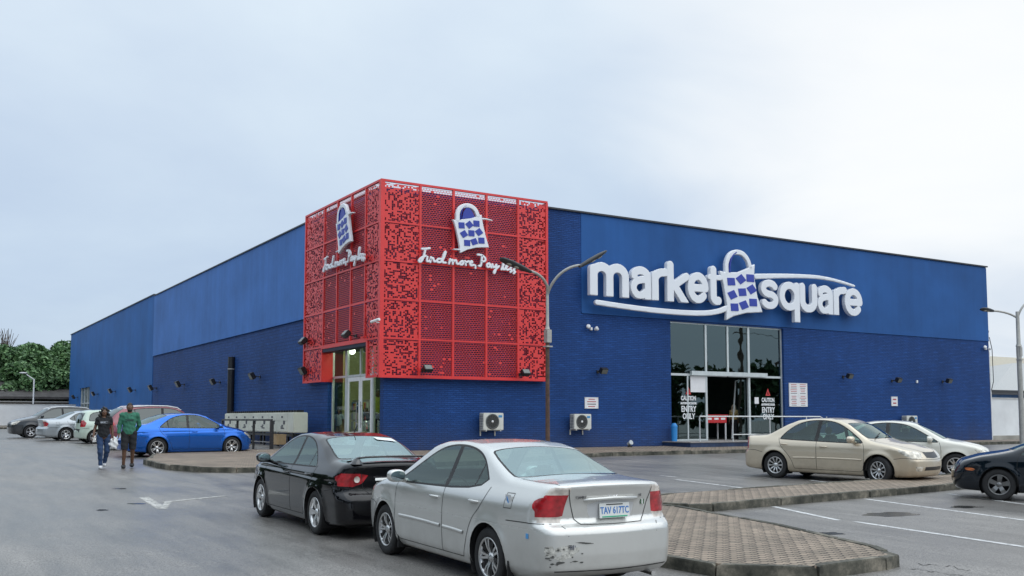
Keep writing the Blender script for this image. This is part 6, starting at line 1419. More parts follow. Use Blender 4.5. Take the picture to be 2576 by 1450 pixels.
q.bar((x0+.1, ya+.2, .62), (x0+.1, yb-.2, .62), .1); q.bar((x0+.55, ya+.2, .62), (x0+.55, yb-.2, .62), .1); q.build('support_frame', PLASTIC, lk)
rk = thing('trolley_rail', 'black tubular rail frame standing before the cream cabinet', 'rail', (0, 0, 0)); xr = x0-1.6
y1 = WX(684, 1060, xr)[0]; y2 = WX(560, 1060, xr)[0]; zz = WX(684, 1057, xr)[1]; q = MB(); q.bar((xr, y1, zz), (xr, y2, zz), .07); q.build('top_bar', PLASTIC, rk)
for yy in np.linspace(y1, y2, 4): q = MB(); q.bar((xr, yy, gz(yy)), (xr, yy, zz-.035), .12 if yy == y1 else .08); q.build('upright', PLASTIC, rk)
q = MB(); q.bar((xr+.02, y1, gz(y1)+.35), (xr+.02, y2, gz(y1)+.35), .03); q.bar((xr+.02, y1, gz(y1)+.08), (xr+.02, y2, gz(y1)+.08), .03); q.build('lower_bar', mat('rail_grey', (.3, .3, .3), .5), rk)
gx, gy = G(700, 1127, .0); o = MB().box((-.22, -.25, 0), (.22, .25, .42)).box((-.23, -.26, .40), (.0, .26, .425), 0).build('cardboard_box', mat('cardboard', (.42, .30, .17), .8, var=.15), None, .005, (gx, gy, gz(gy)+.135), (0, 0, .2)); tag(o, 'brown cardboard box on the paving under the cream cabinet', 'box')

# ------------------------------------------------------------------ boundary walls, far buildings, trees
BW = mat('boundary_wall_paint', (.76, .77, .77), .8, var=.12, vscale=.5)
def bwall(label, a, b, h, t_=.2):
    a = Vector(a); b = Vector(b); d = (b-a); l = d.length; t = thing('boundary_wall', label, 'wall', (a.x, a.y, gz(a.y)), math.atan2(d.y, d.x)); q = MB(); q.box((0, -t_/2, -.3), (l, t_/2, h)); q.build('wall_panel', BW, t)
    q = MB(); q.box((-.03, -t_/2-.04, h+.001), (l+.03, t_/2+.04, h+.07)); q.build('wall_coping', mat('coping_pale', (.5, .5, .48), .8, var=.2), t)
    q = MB(); q.box((0, -t_/2-.035, -.3), (l, -t_/2, .30)); q.build('wall_plinth', mat('plinth_stain', (.34, .32, .28), .9, var=.3, vscale=.8), t)
bwall('white boundary wall at the far left behind the parked cars', (-60, 106.2), (16, 106.0), 2.28)
bwall('white boundary wall right of the building behind the street lamp', (52.9, 34.6), (90, 33.8), 2.45)
RF = mat('old_roof', (.055, .05, .048), .8, var=.4, vscale=1.5); SHW = mat('shed_wall', (.16, .12, .09), .9, var=.3)
sh = thing('low_shed', 'long low brown shed with a dark roof behind the left wall', 'shed', (0, 0, 0)); q = MB(); q.box((-40, 114, 0), (18, 124, 3.1)); q.build('wall', SHW, sh)
q = MB(); q.add([(-41, 113, 3.6), (19, 113, 3.6), (19, 119, 5.3), (-41, 119, 5.3), (19, 125, 3.6), (-41, 125, 3.6), (-41, 113, 3.35), (19, 113, 3.35)], [(0, 1, 2, 3), (3, 2, 4, 5), (6, 7, 1, 0), (0, 3, 5), (1, 4, 2)]); q.build('roof', RF, sh)
q = MB(); q.box((4, 112.0, 3.0), (16, 113.2, 3.12)); q.build('awning', mat('awning_grey', (.3, .29, .27), .7), sh)
lx, ly = (8.4, 109.0); sl2 = thing('street_lamp', 'thin pale single-arm lamp post behind the left boundary wall', 'street lamp', (110.0*ray(84, 1000)[0]/ray(84, 1000)[1], 110.0, gz(110)))
q = MB(); q.tube([(0, 0, 0), (0, 0, 4.9)], .07, 8); q.build('pole', WHITE, sl2); q = MB(); q.tube([(0, 0, 4.85), (-.7, 0, 5.35)], .05, 8); q.build('lamp_arm', WHITE, sl2); q = MB(); q.ball((-1.0, 0, 5.5), .3, 0, 6, (1.3, .6, .3)); q.build('lamp_head', mat('head_pale', (.6, .6, .6), .4), sl2)
fb = thing('neighbour_building', 'pale building with ribbed light metal roof beyond the right wall', 'building', (0, 0, 0))
q = MB(); q.box((70, 52, 0), (128, 72, 3.62)); q.build('wall', mat('far_wall', (.5, .52, .55), .8, var=.1), fb)
rm = mat('light_metal_roof', (.42, .42, .41), .45, .2); nt, p_ = mnode(rm); tc = N(nt, 'ShaderNodeTexCoord'); wv = N(nt, 'ShaderNodeTexWave', i={'Scale': 1.6}); wv.bands_direction = 'X'; L(nt, tc.outputs['Object'], wv.inputs['Vector']); bp = N(nt, 'ShaderNodeBump', i={'Strength': .6, 'Distance': .05}); L(nt, wv.outputs['Fac'], bp.inputs['Height']); L(nt, bp.outputs[0], p_.inputs['Normal'])
q = MB(); xr_ = 62*ray(2548, 903)[0]/ray(2548, 903)[1]; q.add([(xr_-22, 50.5, 3.8), (130, 50.5, 3.8), (130, 62, 7.3), (xr_, 62, 7.3), (xr_-22, 74, 3.8), (xr_-22, 50.5, 3.6), (130, 50.5, 3.6)], [(0, 1, 2, 3), (0, 3, 4), (5, 6, 1, 0)]); q.build('roof', rm, fb)
q = MB(); q.box((66, 50.35, 3.56), (128, 50.49, 3.78)); q.build('gutter', PLASTIC, fb); q = MB(); q.box((71, 51.96, 2.7), (95, 51.99, 3.45)); q.build('window_band', mat('blue_sign_band', (.05, .15, .35), .5, var=.5, vscale=.8), fb)
f2 = thing('far_warehouse', 'beige roof ridge rising behind the light metal roof', 'building', (0, 0, 0)); q = MB(); q.box((118, 95, 0), (180, 118, 8)); q.build('wall', SHW, f2); q = MB(); q.add([(114, 93, 8.0), (182, 93, 8.0), (182, 106, 12.6), (124, 106, 12.6), (114, 120, 8.0)], [(0, 1, 2, 3), (0, 3, 4)]); q.build('roof', mat('beige_roof', (.42, .38, .30), .7, var=.15), f2)

def wood():
    # the trees along the street side, behind and left of the camera, mirrored in the glass and paintwork
    rnd = np.random.default_rng(77); C = []
    for cx0, cy0, h in [(-19+rnd.uniform(-3, 3), y, rnd.uniform(9, 12.5)) for y in range(-20, 125, 7)]+[(x, -44+rnd.uniform(-4, 4), rnd.uniform(8, 10.5)) for x in range(-30, 190, 9)]:
        for k in range(9):
            c = np.array([cx0+rnd.uniform(-3, 3), cy0+rnd.uniform(-3.5, 3.5), h*rnd.uniform(.15, .82)]); d = rnd.normal(size=(130, 3)); d /= np.linalg.norm(d, axis=1)[:, None]; C.append(c+d*rnd.uniform(1.3, 2.2)*(.8+.3*rnd.random((130, 1))))
    C = np.concatenate(C); n = len(C); u = rnd.normal(size=(n, 3)); u /= np.linalg.norm(u, axis=1)[:, None]; w = np.cross(u, rnd.normal(size=(n, 3))); w /= np.linalg.norm(w, axis=1)[:, None]; s = rnd.uniform(.35, .75, n)[:, None]
    V = np.stack([C-u*s, C+w*s*.7, C+u*s, C-w*s*.7], 1).reshape(-1, 3); me = bpy.data.meshes.new('street_side_wood'); me.from_pydata(V.tolist(), [], np.arange(4*n).reshape(-1, 4).tolist()); me.materials.append(mat('street_leaf', (.030, .070, .022), .7)); me.update()
    o = mesh_obj('street_side_wood', me); tag(o, 'dark line of leafy trees along the street side, mirrored in the shop glass', 'trees', kind='stuff')
    for (x, y, h, r, lb) in ((102.5, -36.9, 15.5, .22, 'tall dark utility pole mirrored in the third upper entrance pane'), (131, -57, 12.8, .2, 'thin utility pole with cross arm mirrored in the right upper pane')):
        t = thing('utility_pole', lb, 'utility pole', (x, y, gz(y))); q = MB(); q.tube([(0, 0, 0), (.5, 0, h)], [r*1.2, r], 8); q.build('pole', BARK, t); q = MB(); q.bar((-1.2, 0, h-.8), (2.0, 0, h-.8), .12); q.build('cross_arm', BARK, t)
        q = MB(); q.tube([(-1, 0, h-.7), (30, 0, h-1.6), (60, 0, h-.7)], .03, 4); q.build('cable', BLACK, t)
LEAF = []
for i, c in enumerate(((.045, .105, .038), (.085, .175, .062), (.14, .25, .10))): 
    m = mat('leaf_%d' % i, c, .6, var=.3, vscale=.6); nt, p_ = mnode(m); p_.inputs['Subsurface Weight'].default_value = 0.0; LEAF.append(m)
BARK = mat('bark', (.10, .075, .055), .9, var=.3)
wood()
def tree(x, y, h, r, label, seed, dens=2.6, lobes=17, leaf=.27, z0=None):
    rnd = np.random.default_rng(seed); z0 = gz(y) if z0 is None else z0; t = thing('broadleaf_tree', label, 'tree', (x, y, z0), 0, 'trees beyond the left boundary wall'); q = MB()
    L_ = []
    for k in range(lobes):
        a = rnd.uniform(0, 2*math.pi); rr = r*math.sqrt(rnd.uniform(0, .8)); zc = h*rnd.uniform(.42, .86)*(1-.25*(rr/r)**2); L_.append((rr*math.cos(a), rr*math.sin(a), zc, r*rnd.uniform(.20, .42)))
    q.tube([(0, 0, -.3), (.1, 0, h*.25), (0, .15, h*.5)], [.30, .22, .14], 8)
    for (lx, ly, lz, lr) in L_: q.tube([(0, 0, h*.22), (lx*.5, ly*.5, (h*.25+lz)*.52), (lx, ly, lz)], [.13, .09, .03], 5)
    q.build('trunk', BARK, t)
    for mi in range(3):
        C = []; 
        for (lx, ly, lz, lr) in L_:
            n = int(lr*lr*150*dens/3); d = rnd.normal(size=(n, 3)); d /= np.linalg.norm(d, axis=1)[:, None]; d[:, 2] = np.abs(d[:, 2])*np.where(rnd.random(n) < .75, 1, -1)
            R0 = lr*(.55+.62*rnd.random(n)**.8); C.append(np.stack([lx+d[:, 0]*R0, ly+d[:, 1]*R0, lz+d[:, 2]*R0*.8], 1))
        C = np.concatenate(C); n = len(C); u = rnd.normal(size=(n, 3)); u[:, 2] *= .5; u /= np.linalg.norm(u, axis=1)[:, None]; w = np.cross(u, rnd.normal(size=(n, 3))); w /= np.linalg.norm(w, axis=1)[:, None]
        s = leaf*rnd.uniform(.5, 1.2, n)[:, None]; V = np.stack([C-u*s-w*s*.15, C+w*s*.55, C+u*s, C-w*s*.55], 1).reshape(-1, 3); F = np.arange(4*n).reshape(-1, 4)
        me = bpy.data.meshes.new('crown'); me.from_pydata(V.tolist(), [], F.tolist()); me.materials.append(LEAF[mi]); me.update(); mesh_obj('crown', me, t)
for k, (px, dist, top, r, lb) in enumerate(((-40, 128, 925, 5.5, 'green tree at the left frame edge beyond the shed'), (30, 134, 902, 5.0, 'green tree under the bare twigs beyond the shed'), (78, 130, 876, 5.5, 'round green tree left of the tallest crown'), (122, 126, 853, 6.0, 'tallest broad green tree beyond the shed'),
                                     (162, 132, 858, 5.2, 'green tree touching the left end of the blue building'), (205, 138, 880, 5, 'green tree mostly hidden behind the blue building'), (55, 120, 915, 4.2, 'lower green tree standing before the others, left'), (140, 120, 905, 4.2, 'lower green tree standing before the tallest crown'))):
    r_ = ray(px, top); t_ = dist/math.hypot(r_[0], r_[1]); x, y = r_[0]*t_, r_[1]*t_; z = CZ+r_[2]*t_; tree(x, y, (z-.4)*1.02, r, lb, 10+k)
for k, (px, lb) in enumerate(((22, 'thin leafless twiggy tree rising above the left trees'), (8, 'leafless sapling at the left frame edge above the trees'))):
    r_ = ray(px, 825+6*k); t_ = 140/math.hypot(r_[0], r_[1]); x, y, z = r_[0]*t_, r_[1]*t_, CZ+r_[2]*t_; t = thing('bare_tree', lb, 'tree', (x, y, .4)); rnd = random.Random(k); H_ = z-.4
    q = MB(); q.tube([(0, 0, 0), (0, 0, H_*.7)], [.2, .12], 6)
    q.build('trunk', BARK, t); q = MB()
    for j in range(26): a = rnd.uniform(0, 6.3); b = H_*rnd.uniform(.5, .78); l = rnd.uniform(.4, 1.6); q.tube([(0, 0, b), (l*.5*math.cos(a), l*.5*math.sin(a), b+H_*.12), (l*math.cos(a), l*math.sin(a), b+H_*.23)], [.05, .04, .02], 4)
    q.build('branches', BARK, t)

# ================================================================== PEOPLE
SKIN = mat('skin_brown', (.13, .065, .038), .5, var=.12, vscale=20); EYEW = mat('eye_white', (.6, .58, .55), .3); LIP = mat('lips', (.16, .05, .045), .5); HAIRB = mat('black_hair', (.010, .009, .009), .55, bump=.8, bscale=60)
def ellip(P, c, r): 
    q = (P-np.array(c))/np.array(r); return (np.linalg.norm(q, axis=1)-1)*min(r)
def limb(P, pts, rs, k=.02):
    d = None
    for i in range(len(pts)-1):
        c = cone(P, pts[i], pts[i+1], rs[i], rs[i+1]); d = c if d is None else smin(d, c, k)
    return d
def person(label, loc, rot, H, pose, top, bottom, shoes, hair, sleeve=.5, shorts=False, female=False, skirt=False, beard=False, prints=(), group=None, scarf=None, h=.013):
    s = H/1.75; root = thing('person', label, 'person', loc, rot, group); root.scale = (s, s, s)
    sw = .160 if female else .185; hw = .095 if female else .09
    D = dict(lean=0.0, rs=(-sw, 0, 1.42), ls=(sw, 0, 1.42), re=(-sw-.06, .02, 1.14), le=(sw+.06, .02, 1.14), rw=(-sw-.07, -.06, .89), lw=(sw+.07, -.06, .89),
             rh=(-hw, 0, .92), lh=(hw, 0, .92), rk=(-hw-.01, -.02, .50), lk=(hw+.01, -.02, .50), ra=(-hw-.01, .02, .09), la=(hw+.01, .02, .09), pelvis=(0, 0, .97), chest=(0, .0, 1.28), head=(0, -.015, 1.63), rf=(0, -1), lf=(0, -1))
    D.update(pose); A = {k: np.array(v, float) for k, v in D.items() if hasattr(v, '__len__')}
    nb = (A['rs']+A['ls'])/2; g = .0 if female else .008
    def arms(P, e=0.0): return np.minimum(limb(P, [A['rs'], A['re'], A['rw']], [.048+g+e, .038+g+e, .026+e]), limb(P, [A['ls'], A['le'], A['lw']], [.052+g+e, .040+g+e, .026+e]))
    def torso(P, e=0.0):
        a = ellip(P, A['chest'], (sw*.86+e, .112+g+e, .21+e)); b = ellip(P, A['pelvis'], (.155+e, .11+e, .14+e)); c = cone(P, A['pelvis'], A['chest'], .118+e, .125+e); sh = cone(P, A['rs'], A['ls'], .058+e, .058+e)
        d = smin(smin(a, b, .1), c, .08); d = smin(d, sh, .06)
        if female: d = smin(d, np.minimum(ellip(P, A['chest']+np.array((-.075, -.085, .02)), (.065+e, .06+e, .065+e)), ellip(P, A['chest']+np.array((.075, -.085, .02)), (.065+e, .06+e, .065+e))), .03)
        return d
    def legs(P, e=0.0): return np.minimum(limb(P, [A['rh'], A['rk'], A['ra']], [.088+e, .058+e, .038+e]), limb(P, [A['lh'], A['lk'], A['la']], [.088+e, .058+e, .038+e]))
    hd = A['head']
    def head(P):
        d = ellip(P, hd, (.076, .094, .112)); jaw = ellip(P, hd+np.array((0, -.028, -.065)), (.052, .058, .055)); d = smin(d, jaw, .04)
        d = smin(d, cone(P, hd+np.array((0, -.088, .012)), hd+np.array((0, -.108, -.022)), .010, .015), .012)
        d = smin(d, cone(P, nb+np.array((0, .01, -.02)), hd+np.array((0, .015, -.07)), .058, .048), .03)
        for sx in (-1, 1): d = smin(d, ellip(P, hd+np.array((sx*.078, .01, -.005)), (.012, .020, .032)), .008); d = smax(d, -ellip(P, hd+np.array((sx*.030, -.092, .018)), (.016, .012, .010)), .012)
        return smax(d, -cone(P, hd+np.array((-.022, -.098, -.058)), hd+np.array((.022, -.098, -.058)), .004, .004), .008)
    def hand(P, w, el, mirror):
        w = A[w]; el = A[el]; u = w-el; u /= np.linalg.norm(u); fw = np.array((0, -1., 0)); side = np.cross(u, fw); side /= np.linalg.norm(side); fw = np.cross(side, u); c = w+u*.05
        q = P-c; L_ = np.stack([q @ side, q @ fw, q @ u], 1); d = (np.linalg.norm(L_/np.array((.018, .040, .048)), axis=1)-1)*.018
        for i, (o, l) in enumerate(((-.028, .060), (-.010, .072), (.009, .076), (.027, .068))):
            b = c+fw*o+u*.035; m_ = b+u*l*.55+side*mirror*.006; t = m_+u*l*.38+side*mirror*.022; d = smin(d, limb(P, [b, m_, t], [.0095, .0088, .0075], .004), .006)
        b = c+fw*.030-u*.02; t = b+fw*.028+u*.030; return smin(d, limb(P, [b, t, t+u*.022+side*mirror*.008], [.012, .010, .009], .004), .012)
    def foot(P, a, f, e=0.0):
        a = A[a]; f = np.array((D[f][0], D[f][1], 0.)); f /= np.linalg.norm(f); b = a+f*.15; b[2] = a[2]-.055; c = a.copy(); c[2] = a[2]-.045
        return smin(cone(P, c-f*.03, b, .042+e, .034+e), cone(P, a, c, .04+e, .044+e), .03)
    def body(P):
        d = smin(torso(P), arms(P), .03); d = smin(d, head(P), .03); d = smin(d, legs(P), .04); d = np.minimum(d, np.minimum(hand(P, 'rw', 're', 1), hand(P, 'lw', 'le', -1)))
        return np.minimum(d, np.minimum(foot(P, 'ra', 'rf', -.006), foot(P, 'la', 'lf', -.006)))
    allp = np.array(list(v for k, v in A.items() if len(v) == 3)); lo = allp.min(0)-.24; hi = allp.max(0)+.2; lo[2] = -.02; hi[2] = max(hi[2], hd[2]+.15)
    sdf_obj('body', body, lo, hi, h, SKIN, root)
    zhem = A['pelvis'][2]-.07
    def sleeves(P, e):
        d = None
        for a, b, c in (('rs', 're', 'rw'), ('ls', 'le', 'lw')):
            if sleeve <= 1: x = limb(P, [A[a], A[a]+(A[b]-A[a])*sleeve], [.056+g+e, .050+g+e])
            else: x = limb(P, [A[a], A[b], A[b]+(A[c]-A[b])*(sleeve-1)], [.050+g+e, .040+g+e, .032+e])
            d = x if d is None else np.minimum(d, x)
        return d
    def shirt(P):
        wr = .004*np.sin(P[:, 2]*55+P[:, 0]*20)+.003*np.sin(P[:, 0]*70+P[:, 2]*33)
        d = smin(torso(P, .012), sleeves(P, .010), .02)+wr*.7; d = smax(d, zhem-P[:, 2], .01); return smax(d, -(cone(P, nb+np.array((0, -.02, 0)), hd, .060, .07)), .012)
    sdf_obj('shirt', shirt, lo, hi, .015, top, root)
    def trousers(P):
        wr = .004*np.sin(P[:, 2]*42+P[:, 0]*15); e = .014 if not shorts else .030
        d = legs(P, e); d = smin(d, ellip(P, A['pelvis'], (.165, .122, .13)), .04)+wr; d = smax(d, P[:, 2]-(A['pelvis'][2]+.05), .01)
        if shorts: d = smax(d, (A['rk'][2]-.0)-P[:, 2], .01)
        if skirt: d = smin(d, cone(P, A['pelvis'], (A['ra']+A['la'])/2+np.array((0, 0, .05)), .15, .17), .05)
        return smax(d, .075-P[:, 2], .01)
    sdf_obj('shorts' if shorts else ('skirt' if skirt else 'trousers'), trousers, lo, hi, .015, bottom, root)
    for a, f in (('ra', 'rf'), ('la', 'lf')):
        c = A[a]; sdf_obj('shoe', lambda P: smax(foot(P, a, f, .009), P[:, 2]-(c[2]+.0), .01), (c[0]-.26, c[1]-.30, max(c[2]-.13, -.01)), (c[0]+.26, c[1]+.16, c[2]+.06), .011, shoes, root)
    if hair == 'long':
        def hf(P):
            wv = .010*np.sin(P[:, 2]*60+P[:, 0]*40)+.008*np.sin(P[:, 0]*90+P[:, 2]*25); d = ellip(P, hd+np.array((0, .02, .025)), (.105, .112, .125))
            d = smin(d, ellip(P, hd+np.array((0, .06, -.12)), (.135, .085, .20)), .05); 
            for sx in (-1, 1): d = smin(d, ellip(P, hd+np.array((sx*.105, .0, -.14)), (.050, .055, .17)), .04)
            d = d+wv; return smax(d, -ellip(P, hd+np.array((0, -.10, -.02)), (.066, .06, .092)), .015)
        sdf_obj('hair', hf, hd-np.array((.25, .25, .42)), hd+np.array((.25, .25, .22)), .014, HAIRB, root)
    elif hair == 'short':
        sdf_obj('hair', lambda P: smax(ellip(P, hd+np.array((0, .006, .012)), (.082, .100, .114)), smax(-(P[:, 2]-hd[2]-.005)-.9*(P[:, 1]-hd[1]-.0), -(P[:, 2]-hd[2]+.05), .01), .01), hd-.16, hd+.16, .012, HAIRB, root)
    if scarf: sdf_obj('head_scarf', lambda P: smax(smin(ellip(P, hd+np.array((0, .012, .01)), (.10, .115, .13)), cone(P, hd, nb, .10, .14), .05), -ellip(P, hd+np.array((0, -.11, -.01)), (.062, .07, .085)), .015), hd-.4, hd+.2, .016, scarf, root)
    if beard: sdf_obj('beard', lambda P: smax(smax(ellip(P, hd+np.array((0, -.030, -.068)), (.066, .068, .062)), P[:, 2]-(hd[2]-.035), .01), -ellip(P, hd+np.array((0, -.10, -.050)), (.022, .025, .010)), .006), hd-.17, hd+.12, .011, HAIRB, root)
    q = MB()
    for sx in (-1, 1): q.ball(tuple(hd+np.array((sx*.030, -.083, .016))), .010, 0, 6); q.ball(tuple(hd+np.array((sx*.030, -.091, .016))), .005, 1, 5)
    q.build('eyes', [EYEW, BLACK], root); q = MB(); q.tube([tuple(hd+np.array((x, -.094+.2*abs(x), -.058))) for x in (-.022, -.01, 0, .01, .022)], [.003, .006, .007, .006, .003], 6); q.build('mouth', LIP, root)
    bv = None
    for (zc, wd, hh, m) in prints:
        q = MB(); zc_ = zc; P0 = []
        n = 9; vs = []
        for i in range(n):
            x = -wd/2+wd*i/(n-1)
            for zz in (zc-hh/2, zc+hh/2):
                lo_, hi_ = -.30, 0.0
                for _ in range(18):
                    m_ = (lo_+hi_)/2; v = shirt(np.array([[x, m_, zz]]))[0]
                    if v > 0: lo_ = m_
                    else: hi_ = m_
                vs.append((x, lo_-.004, zz))
        q.add(vs, [(2*i, 2*i+2, 2*i+3, 2*i+1) for i in range(n-1)], 0, True); q.build('shirt_print', m, root)
    return root
DENIM = mat('blue_denim', (.025, .055, .13), .85, var=.25, vscale=9); BLKC = mat('black_cloth', (.012, .013, .016), .85, var=.2, vscale=9); GREENC = mat('green_cloth', (.040, .17, .11), .9, var=.15, vscale=9)
WSH = mat('white_canvas', (.65, .66, .68), .7); BSH = mat('dark_shoe', (.02, .02, .022), .6); GREY = mat('grey_print', (.25, .27, .30), .7); DKG = mat('dark_green_print', (.02, .06, .05), .8)
wx, wy = G(258, 1180); mx_, my_ = G(322, 1178)
w_ = person('woman walking, long black hair, black printed T-shirt, blue jeans and white shoes', (wx, wy, gz(wy)), R_(-8), 1.66,
       dict(rk=(-.08, -.12, .49), ra=(-.06, -.06, .10), lk=(.10, .02, .50), la=(.05, .20, .16), rw=(-.27, -.12, .93), re=(-.24, .03, 1.15), lw=(.25, -.04, .88)), BLKC, DENIM, WSH, 'long', .45, female=True, prints=((1.33, .20, .05, GREY),))
o = MB().box((-.035, -.006, -.07), (.035, .006, .07)).build('mobile_phone', mat('phone_pale', (.6, .6, .58), .2), None, .003, (wx-.27, wy-.15, gz(wy)+.80)); tag(o, 'pale phone held low in the walking woman\'s right hand', 'phone')
m_ = person('man walking, bearded, green long-sleeved sweatshirt with dark print, dark shorts and shoes', (mx_, my_, gz(my_)), R_(-8), 1.80,
       dict(rk=(-.11, -.10, .50), ra=(-.12, -.04, .09), lk=(.10, -.01, .50), la=(.10, .12, .12), le=(.255, .08, 1.15), lw=(.17, .18, .98), re=(-.245, .02, 1.14), rw=(-.26, -.08, .91)), GREENC, BLKC, BSH, 'short', 1.85, shorts=True, beard=True, prints=((1.28, .24, .055, DKG), (1.40, .13, .02, DKG)))
BAGM = mat('plastic_bag_white', (.75, .76, .76), .45, bump=.6, bscale=14)
def bagf(P):
    x, y, z = P.T; d = ellip(P, (0, 0, -.22), (.13, .08, .15)); d = smin(d, cone(P, (0, 0, -.12), (0, 0, -.02), .07, .015), .05); return d+.008*np.sin(z*45+x*30)+.007*np.sin(x*60-y*40)
bx_ = mx_-.42; o = sdf_obj('shopping_bag', bagf, (-.22, -.16, -.42), (.22, .16, .06), .014, BAGM, None, (bx_, my_-.12, gz(my_)+.90)); tag(o, 'white plastic carrier bag hanging from the man\'s right hand', 'bag')
YELL = mat('ochre_cloth', (.42, .30, .12), .85, var=.2, vscale=6); CREAM = mat('cream_cloth', (.55, .48, .35), .85); YEL2 = mat('yellow_green_cloth', (.48, .50, .10), .85); LBL = mat('pale_blue_cloth', (.35, .42, .50), .85, var=.2)
person('person in an ochre top and head scarf just inside the open front doorway', (33.15, YA+.75, DZ0), R_(-60), 1.62, dict(), YELL, BLKC, BSH, 'none', 1.2, female=True, skirt=True, scarf=CREAM, h=.016)
person('seated person in dark clothes behind the red counter', (31.8, YA+1.9, DZ0), R_(-20), 1.68, dict(pelvis=(0, .10, .58), chest=(0, .02, .90), rs=(-.18, 0, 1.06), ls=(.18, 0, 1.06), head=(0, -.05, 1.25), re=(-.24, -.10, .82), le=(.24, -.10, .82), rw=(-.12, -.28, .85), lw=(.12, -.28, .85), rh=(-.09, .08, .52), lh=(.09, .08, .52), rk=(-.12, -.34, .52), lk=(.12, -.34, .52), ra=(-.12, -.32, .09), la=(.12, -.32, .09)), BLKC, DENIM, WSH, 'short', .5, h=.016)
person('person in a yellow-green top behind the right-hand pane of the corner entrance', (XG+.50, WX(951, 1000, XG+.5)[0], .55), R_(-30), 1.86, dict(rw=(-.2, -.25, 1.05), re=(-.25, -.02, 1.12)), YEL2, BLKC, BSH, 'short', .6, h=.016)
o = MB().box((-.3, -.3, 0), (.3, .3, .30)).build('display_plinth', WHITE, None, .01, (XG+.5, WX(951, 1000, XG+.5)[0], .252)); tag(o, 'low pale plinth under the person in yellow-green behind the corner glass', 'plinth')
person('person in dark clothes bending over a trolley behind the corner glass', (XG+1.15, WX(936, 1000, XG+1.15)[0], .25), R_(-60), 1.66, dict(chest=(0, -.16, 1.20), rs=(-.19, -.26, 1.33), ls=(.19, -.26, 1.33), head=(0, -.40, 1.45), re=(-.24, -.36, 1.08), le=(.24, -.36, 1.08), rw=(-.2, -.52, .95), lw=(.2, -.52, .95)), mat('navy_cloth', (.02, .035, .08), .85), mat('teal_cloth', (.02, .16, .20), .85), BSH, 'short', 1.8, h=.016)
person('person in a pale blue shirt behind the left-hand pane of the corner entrance', (XG+.62, WX(853, 1000, XG+.62)[0], .25), R_(-40), 1.45, dict(re=(-.24, -.08, 1.16), rw=(-.14, -.26, 1.12)), LBL, mat('tan_cloth', (.30, .24, .16), .85), BSH, 'short', .5, h=.016)
gl_ = thing('globe_lamp', 'lit white globe lamp hanging behind the corner entrance glass', 'lamp', (XG+1.2, WX(886, 884, XG+1.2)[0], WX(886, 884, XG+1.2)[1])); q = MB(); q.ball((0, 0, 0), .14, 0, 10); q.build('globe', mat('lit_globe', (1, 1, .95), .4, emit=(1, .97, .88), estr=6.0), gl_); q = MB(); q.tube([(0, 0, .13), (0, 0, .9)], .012, 6); q.build('cord', BLACK, gl_)
for k, (lx, ly) in enumerate(((XG+2.0, 37.0), (XG+2.2, 41.5), (XG+.40, 36.3))):
    ld = bpy.data.lights.new('room_fill_light', 'POINT'); lo = bpy.data.objects.new('room_fill_light', ld); COL.objects.link(lo); ld.energy = 170 if k < 2 else 45; ld.shadow_soft_size = .05; ld.color = (1, .97, .85); lo.location = (lx, ly, 4.42)  # unseen fill lights added to brighten the room; the last lifts the partition
tr = thing('shopping_trolley', 'wire shopping trolley behind the corner entrance glass', 'trolley', (XG+.6, WX(925, 1000, XG+.6)[0], .25)); q = MB()
for z in (.55, .75, .95): q.tube([(-.25, -.4, z), (.25, -.4, z), (.25, .4, z), (-.25, .4, z), (-.25, -.4, z)], .012, 5)
for sx in (-.25, .25):
    for sy in np.linspace(-.4, .4, 5): q.bar((sx, sy, .5), (sx, sy, .95), .01)
    q.bar((sx, -.4, .12), (sx, .4, .12), .02); q.bar((sx, .4, .1), (sx, .4, 1.0), .02); q.bar((sx, -.4, .1), (sx, -.4, .55), .02)
q.build('wire_basket', CHROME, tr)

# ================================================================== CARS
SILVER = paint('silver_paint', (.66, .66, .635), .52, .27, .22); BLACKP = paint('black_paint', (.004, .004, .006), 0.0, .08, .012); GOLD = paint('champagne_paint', (.66, .57, .44), .60, .28, .40, (.26, .21, .14)); BLUEP = paint('bright_blue_paint', (.002, .125, .56), .75, .22, .03)
WHITEP = paint('off_white_paint', (.72, .70, .62), .05, .28, .25); NAVYP = paint('dark_navy_paint', (.004, .008, .014), 0.0, .08, .012); MAROON = paint('maroon_paint', (.26, .08, .10), .30, .35, .15); GREENP = paint('pale_green_paint', (.55, .66, .56), .1, .35, .15); DGREY = paint('dark_grey_paint', (.03, .035, .04), .1, .2, .1); LSILV = paint('light_silver_paint', (.42, .46, .49), .5, .3, .15)
GT = glass('tinted_car_glass', (.38, .50, .47), .03, .01, (.85, 1, .98)); GR = glass('rear_film_glass', (.55, .68, .66), .26, .02, (.80, .98, .98)); GD = glass('dark_film_glass', (.03, .035, .04), .07)
put_car('silver_sedan', near_sedan_spec(), SILVER, 'silver sedan nearest the camera, scraped rear bumper, seen from behind', 'car', (1228, 1479), (976, 1396), 1, grow=1.03, style='split', gl=GT, glr=GR, extra=extra_silver)
put_car('black_sedan', corolla_spec(), BLACKP, 'glossy black sedan with rear spoiler just ahead of the silver sedan', 'car', (790, 1345), (654, 1300), 1, style='five', bright=(.80, .80, .80), gl=GT, glr=GR, extra=extra_black)
put_car('champagne_sedan', older_corolla_spec(), GOLD, 'champagne gold sedan parked nose to the right in front of the shop', 'car', (1950, 1203), (2211, 1220), -1, style='ten', gl=GT, extra=extra_gold, steer=R_(-14))
put_car('blue_sedan', corolla_spec(), BLUEP, 'bright blue sedan parked facing the side wall behind the man', 'car', (395, 1151), (583, 1146), -1, style='split', gl=GT, extra=extra_plain)
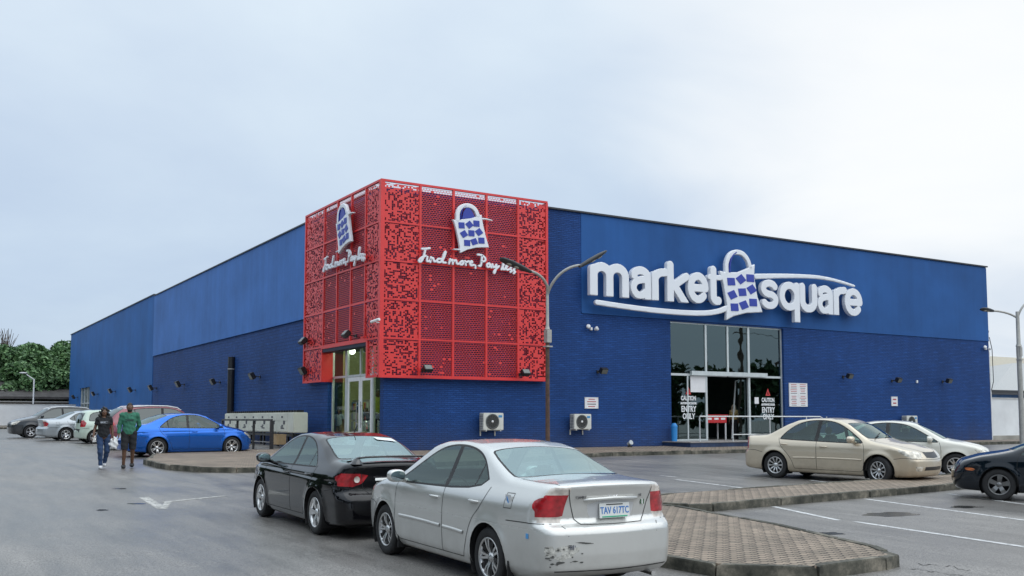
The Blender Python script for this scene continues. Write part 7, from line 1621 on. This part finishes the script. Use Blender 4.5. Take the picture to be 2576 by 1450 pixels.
def wheel_at(px, S, th, wb, side):
    p = G(*px); c, s_ = math.cos(th), math.sin(th); yy = side*(S['Wd']/2-.03); return p[0]-c*wb+s_*yy, p[1]-s_*wb-c*yy
def free_car(name, S, pm, label, x, y, yaw, scale=1.0, **kw): return make_car(name, S, pm, label, 'car', (x, y), R_(yaw), scale, **kw)
a = G(1950, 1203); 
free_car('white_sedan', camry_spec(), WHITEP, 'white sedan partly hidden behind the champagne gold sedan', *wheel_at((2402, 1204), older_corolla_spec(), R_(-54), 2.72, -1), -54, 1.01, style='starpair', gl=GT, extra=extra_plain)
def coupe_spec():
    S = older_corolla_spec(); S['key'] = 'coupe'; S['regions'] = [r for r in S['regions'] if r[0] not in ('headlight', 'fog_light')]
    S['regions'] += [('side_marker', [('y', chaikin([(4.04, .63), (4.22, .64), (4.22, .59), (4.04, .58)], 1))])]
    S['top'] = [(x, z if z < 1.0 else 1.0+(z-1.0)*.78) for x, z in S['top']]; S['dlo'] = [(x, .97+(z-.97)*.76 if z > .97 else z) for x, z in S['dlo']]; S['H'] = 1.40
    return S
free_car('dark_coupe', coupe_spec(), NAVYP, 'dark navy car cut off by the right frame edge, only its front showing', *wheel_at((2514, 1260), older_corolla_spec(), R_(121), 2.60, 1), 121, 1.0, style='fivewide', bright=(.22, .22, .22), gl=GT, extra=extra_plain)
px, py = G(160, 1110); free_car('light_silver_sedan', camry_spec(), LSILV, 'light silver sedan in the far left row with bright five-spoke wheels', px, py+.8, 6, .97, style='starpair', bright=(.85, .85, .85), gl=GD, extra=extra_plain, seats=False)
px, py = G(235, 1117); free_car('green_hatchback', tall_spec('hatchback'), GREENP, 'pale green hatchback partly hidden by the walking woman', px, py+.8, 4, 1.0, style='starpair', bright=(.85, .85, .85), gl=GD, extra=extra_plain, seats=False)
free_car('maroon_estate', tall_spec('estate'), MAROON, 'maroon estate car with white roof rails behind the walking pair', 7.6, 40.6, 5, 1.0, style='five', gl=GD, extra=extra_estate(WHITE), seats=False)
free_car('dark_off_roader', tall_spec('estate'), DGREY, 'dark grey off-roader furthest left in the row, pale roof rails', 8.6, 58.5, 184, .98, style='five', gl=GD, extra=extra_estate(WHITE), seats=False)
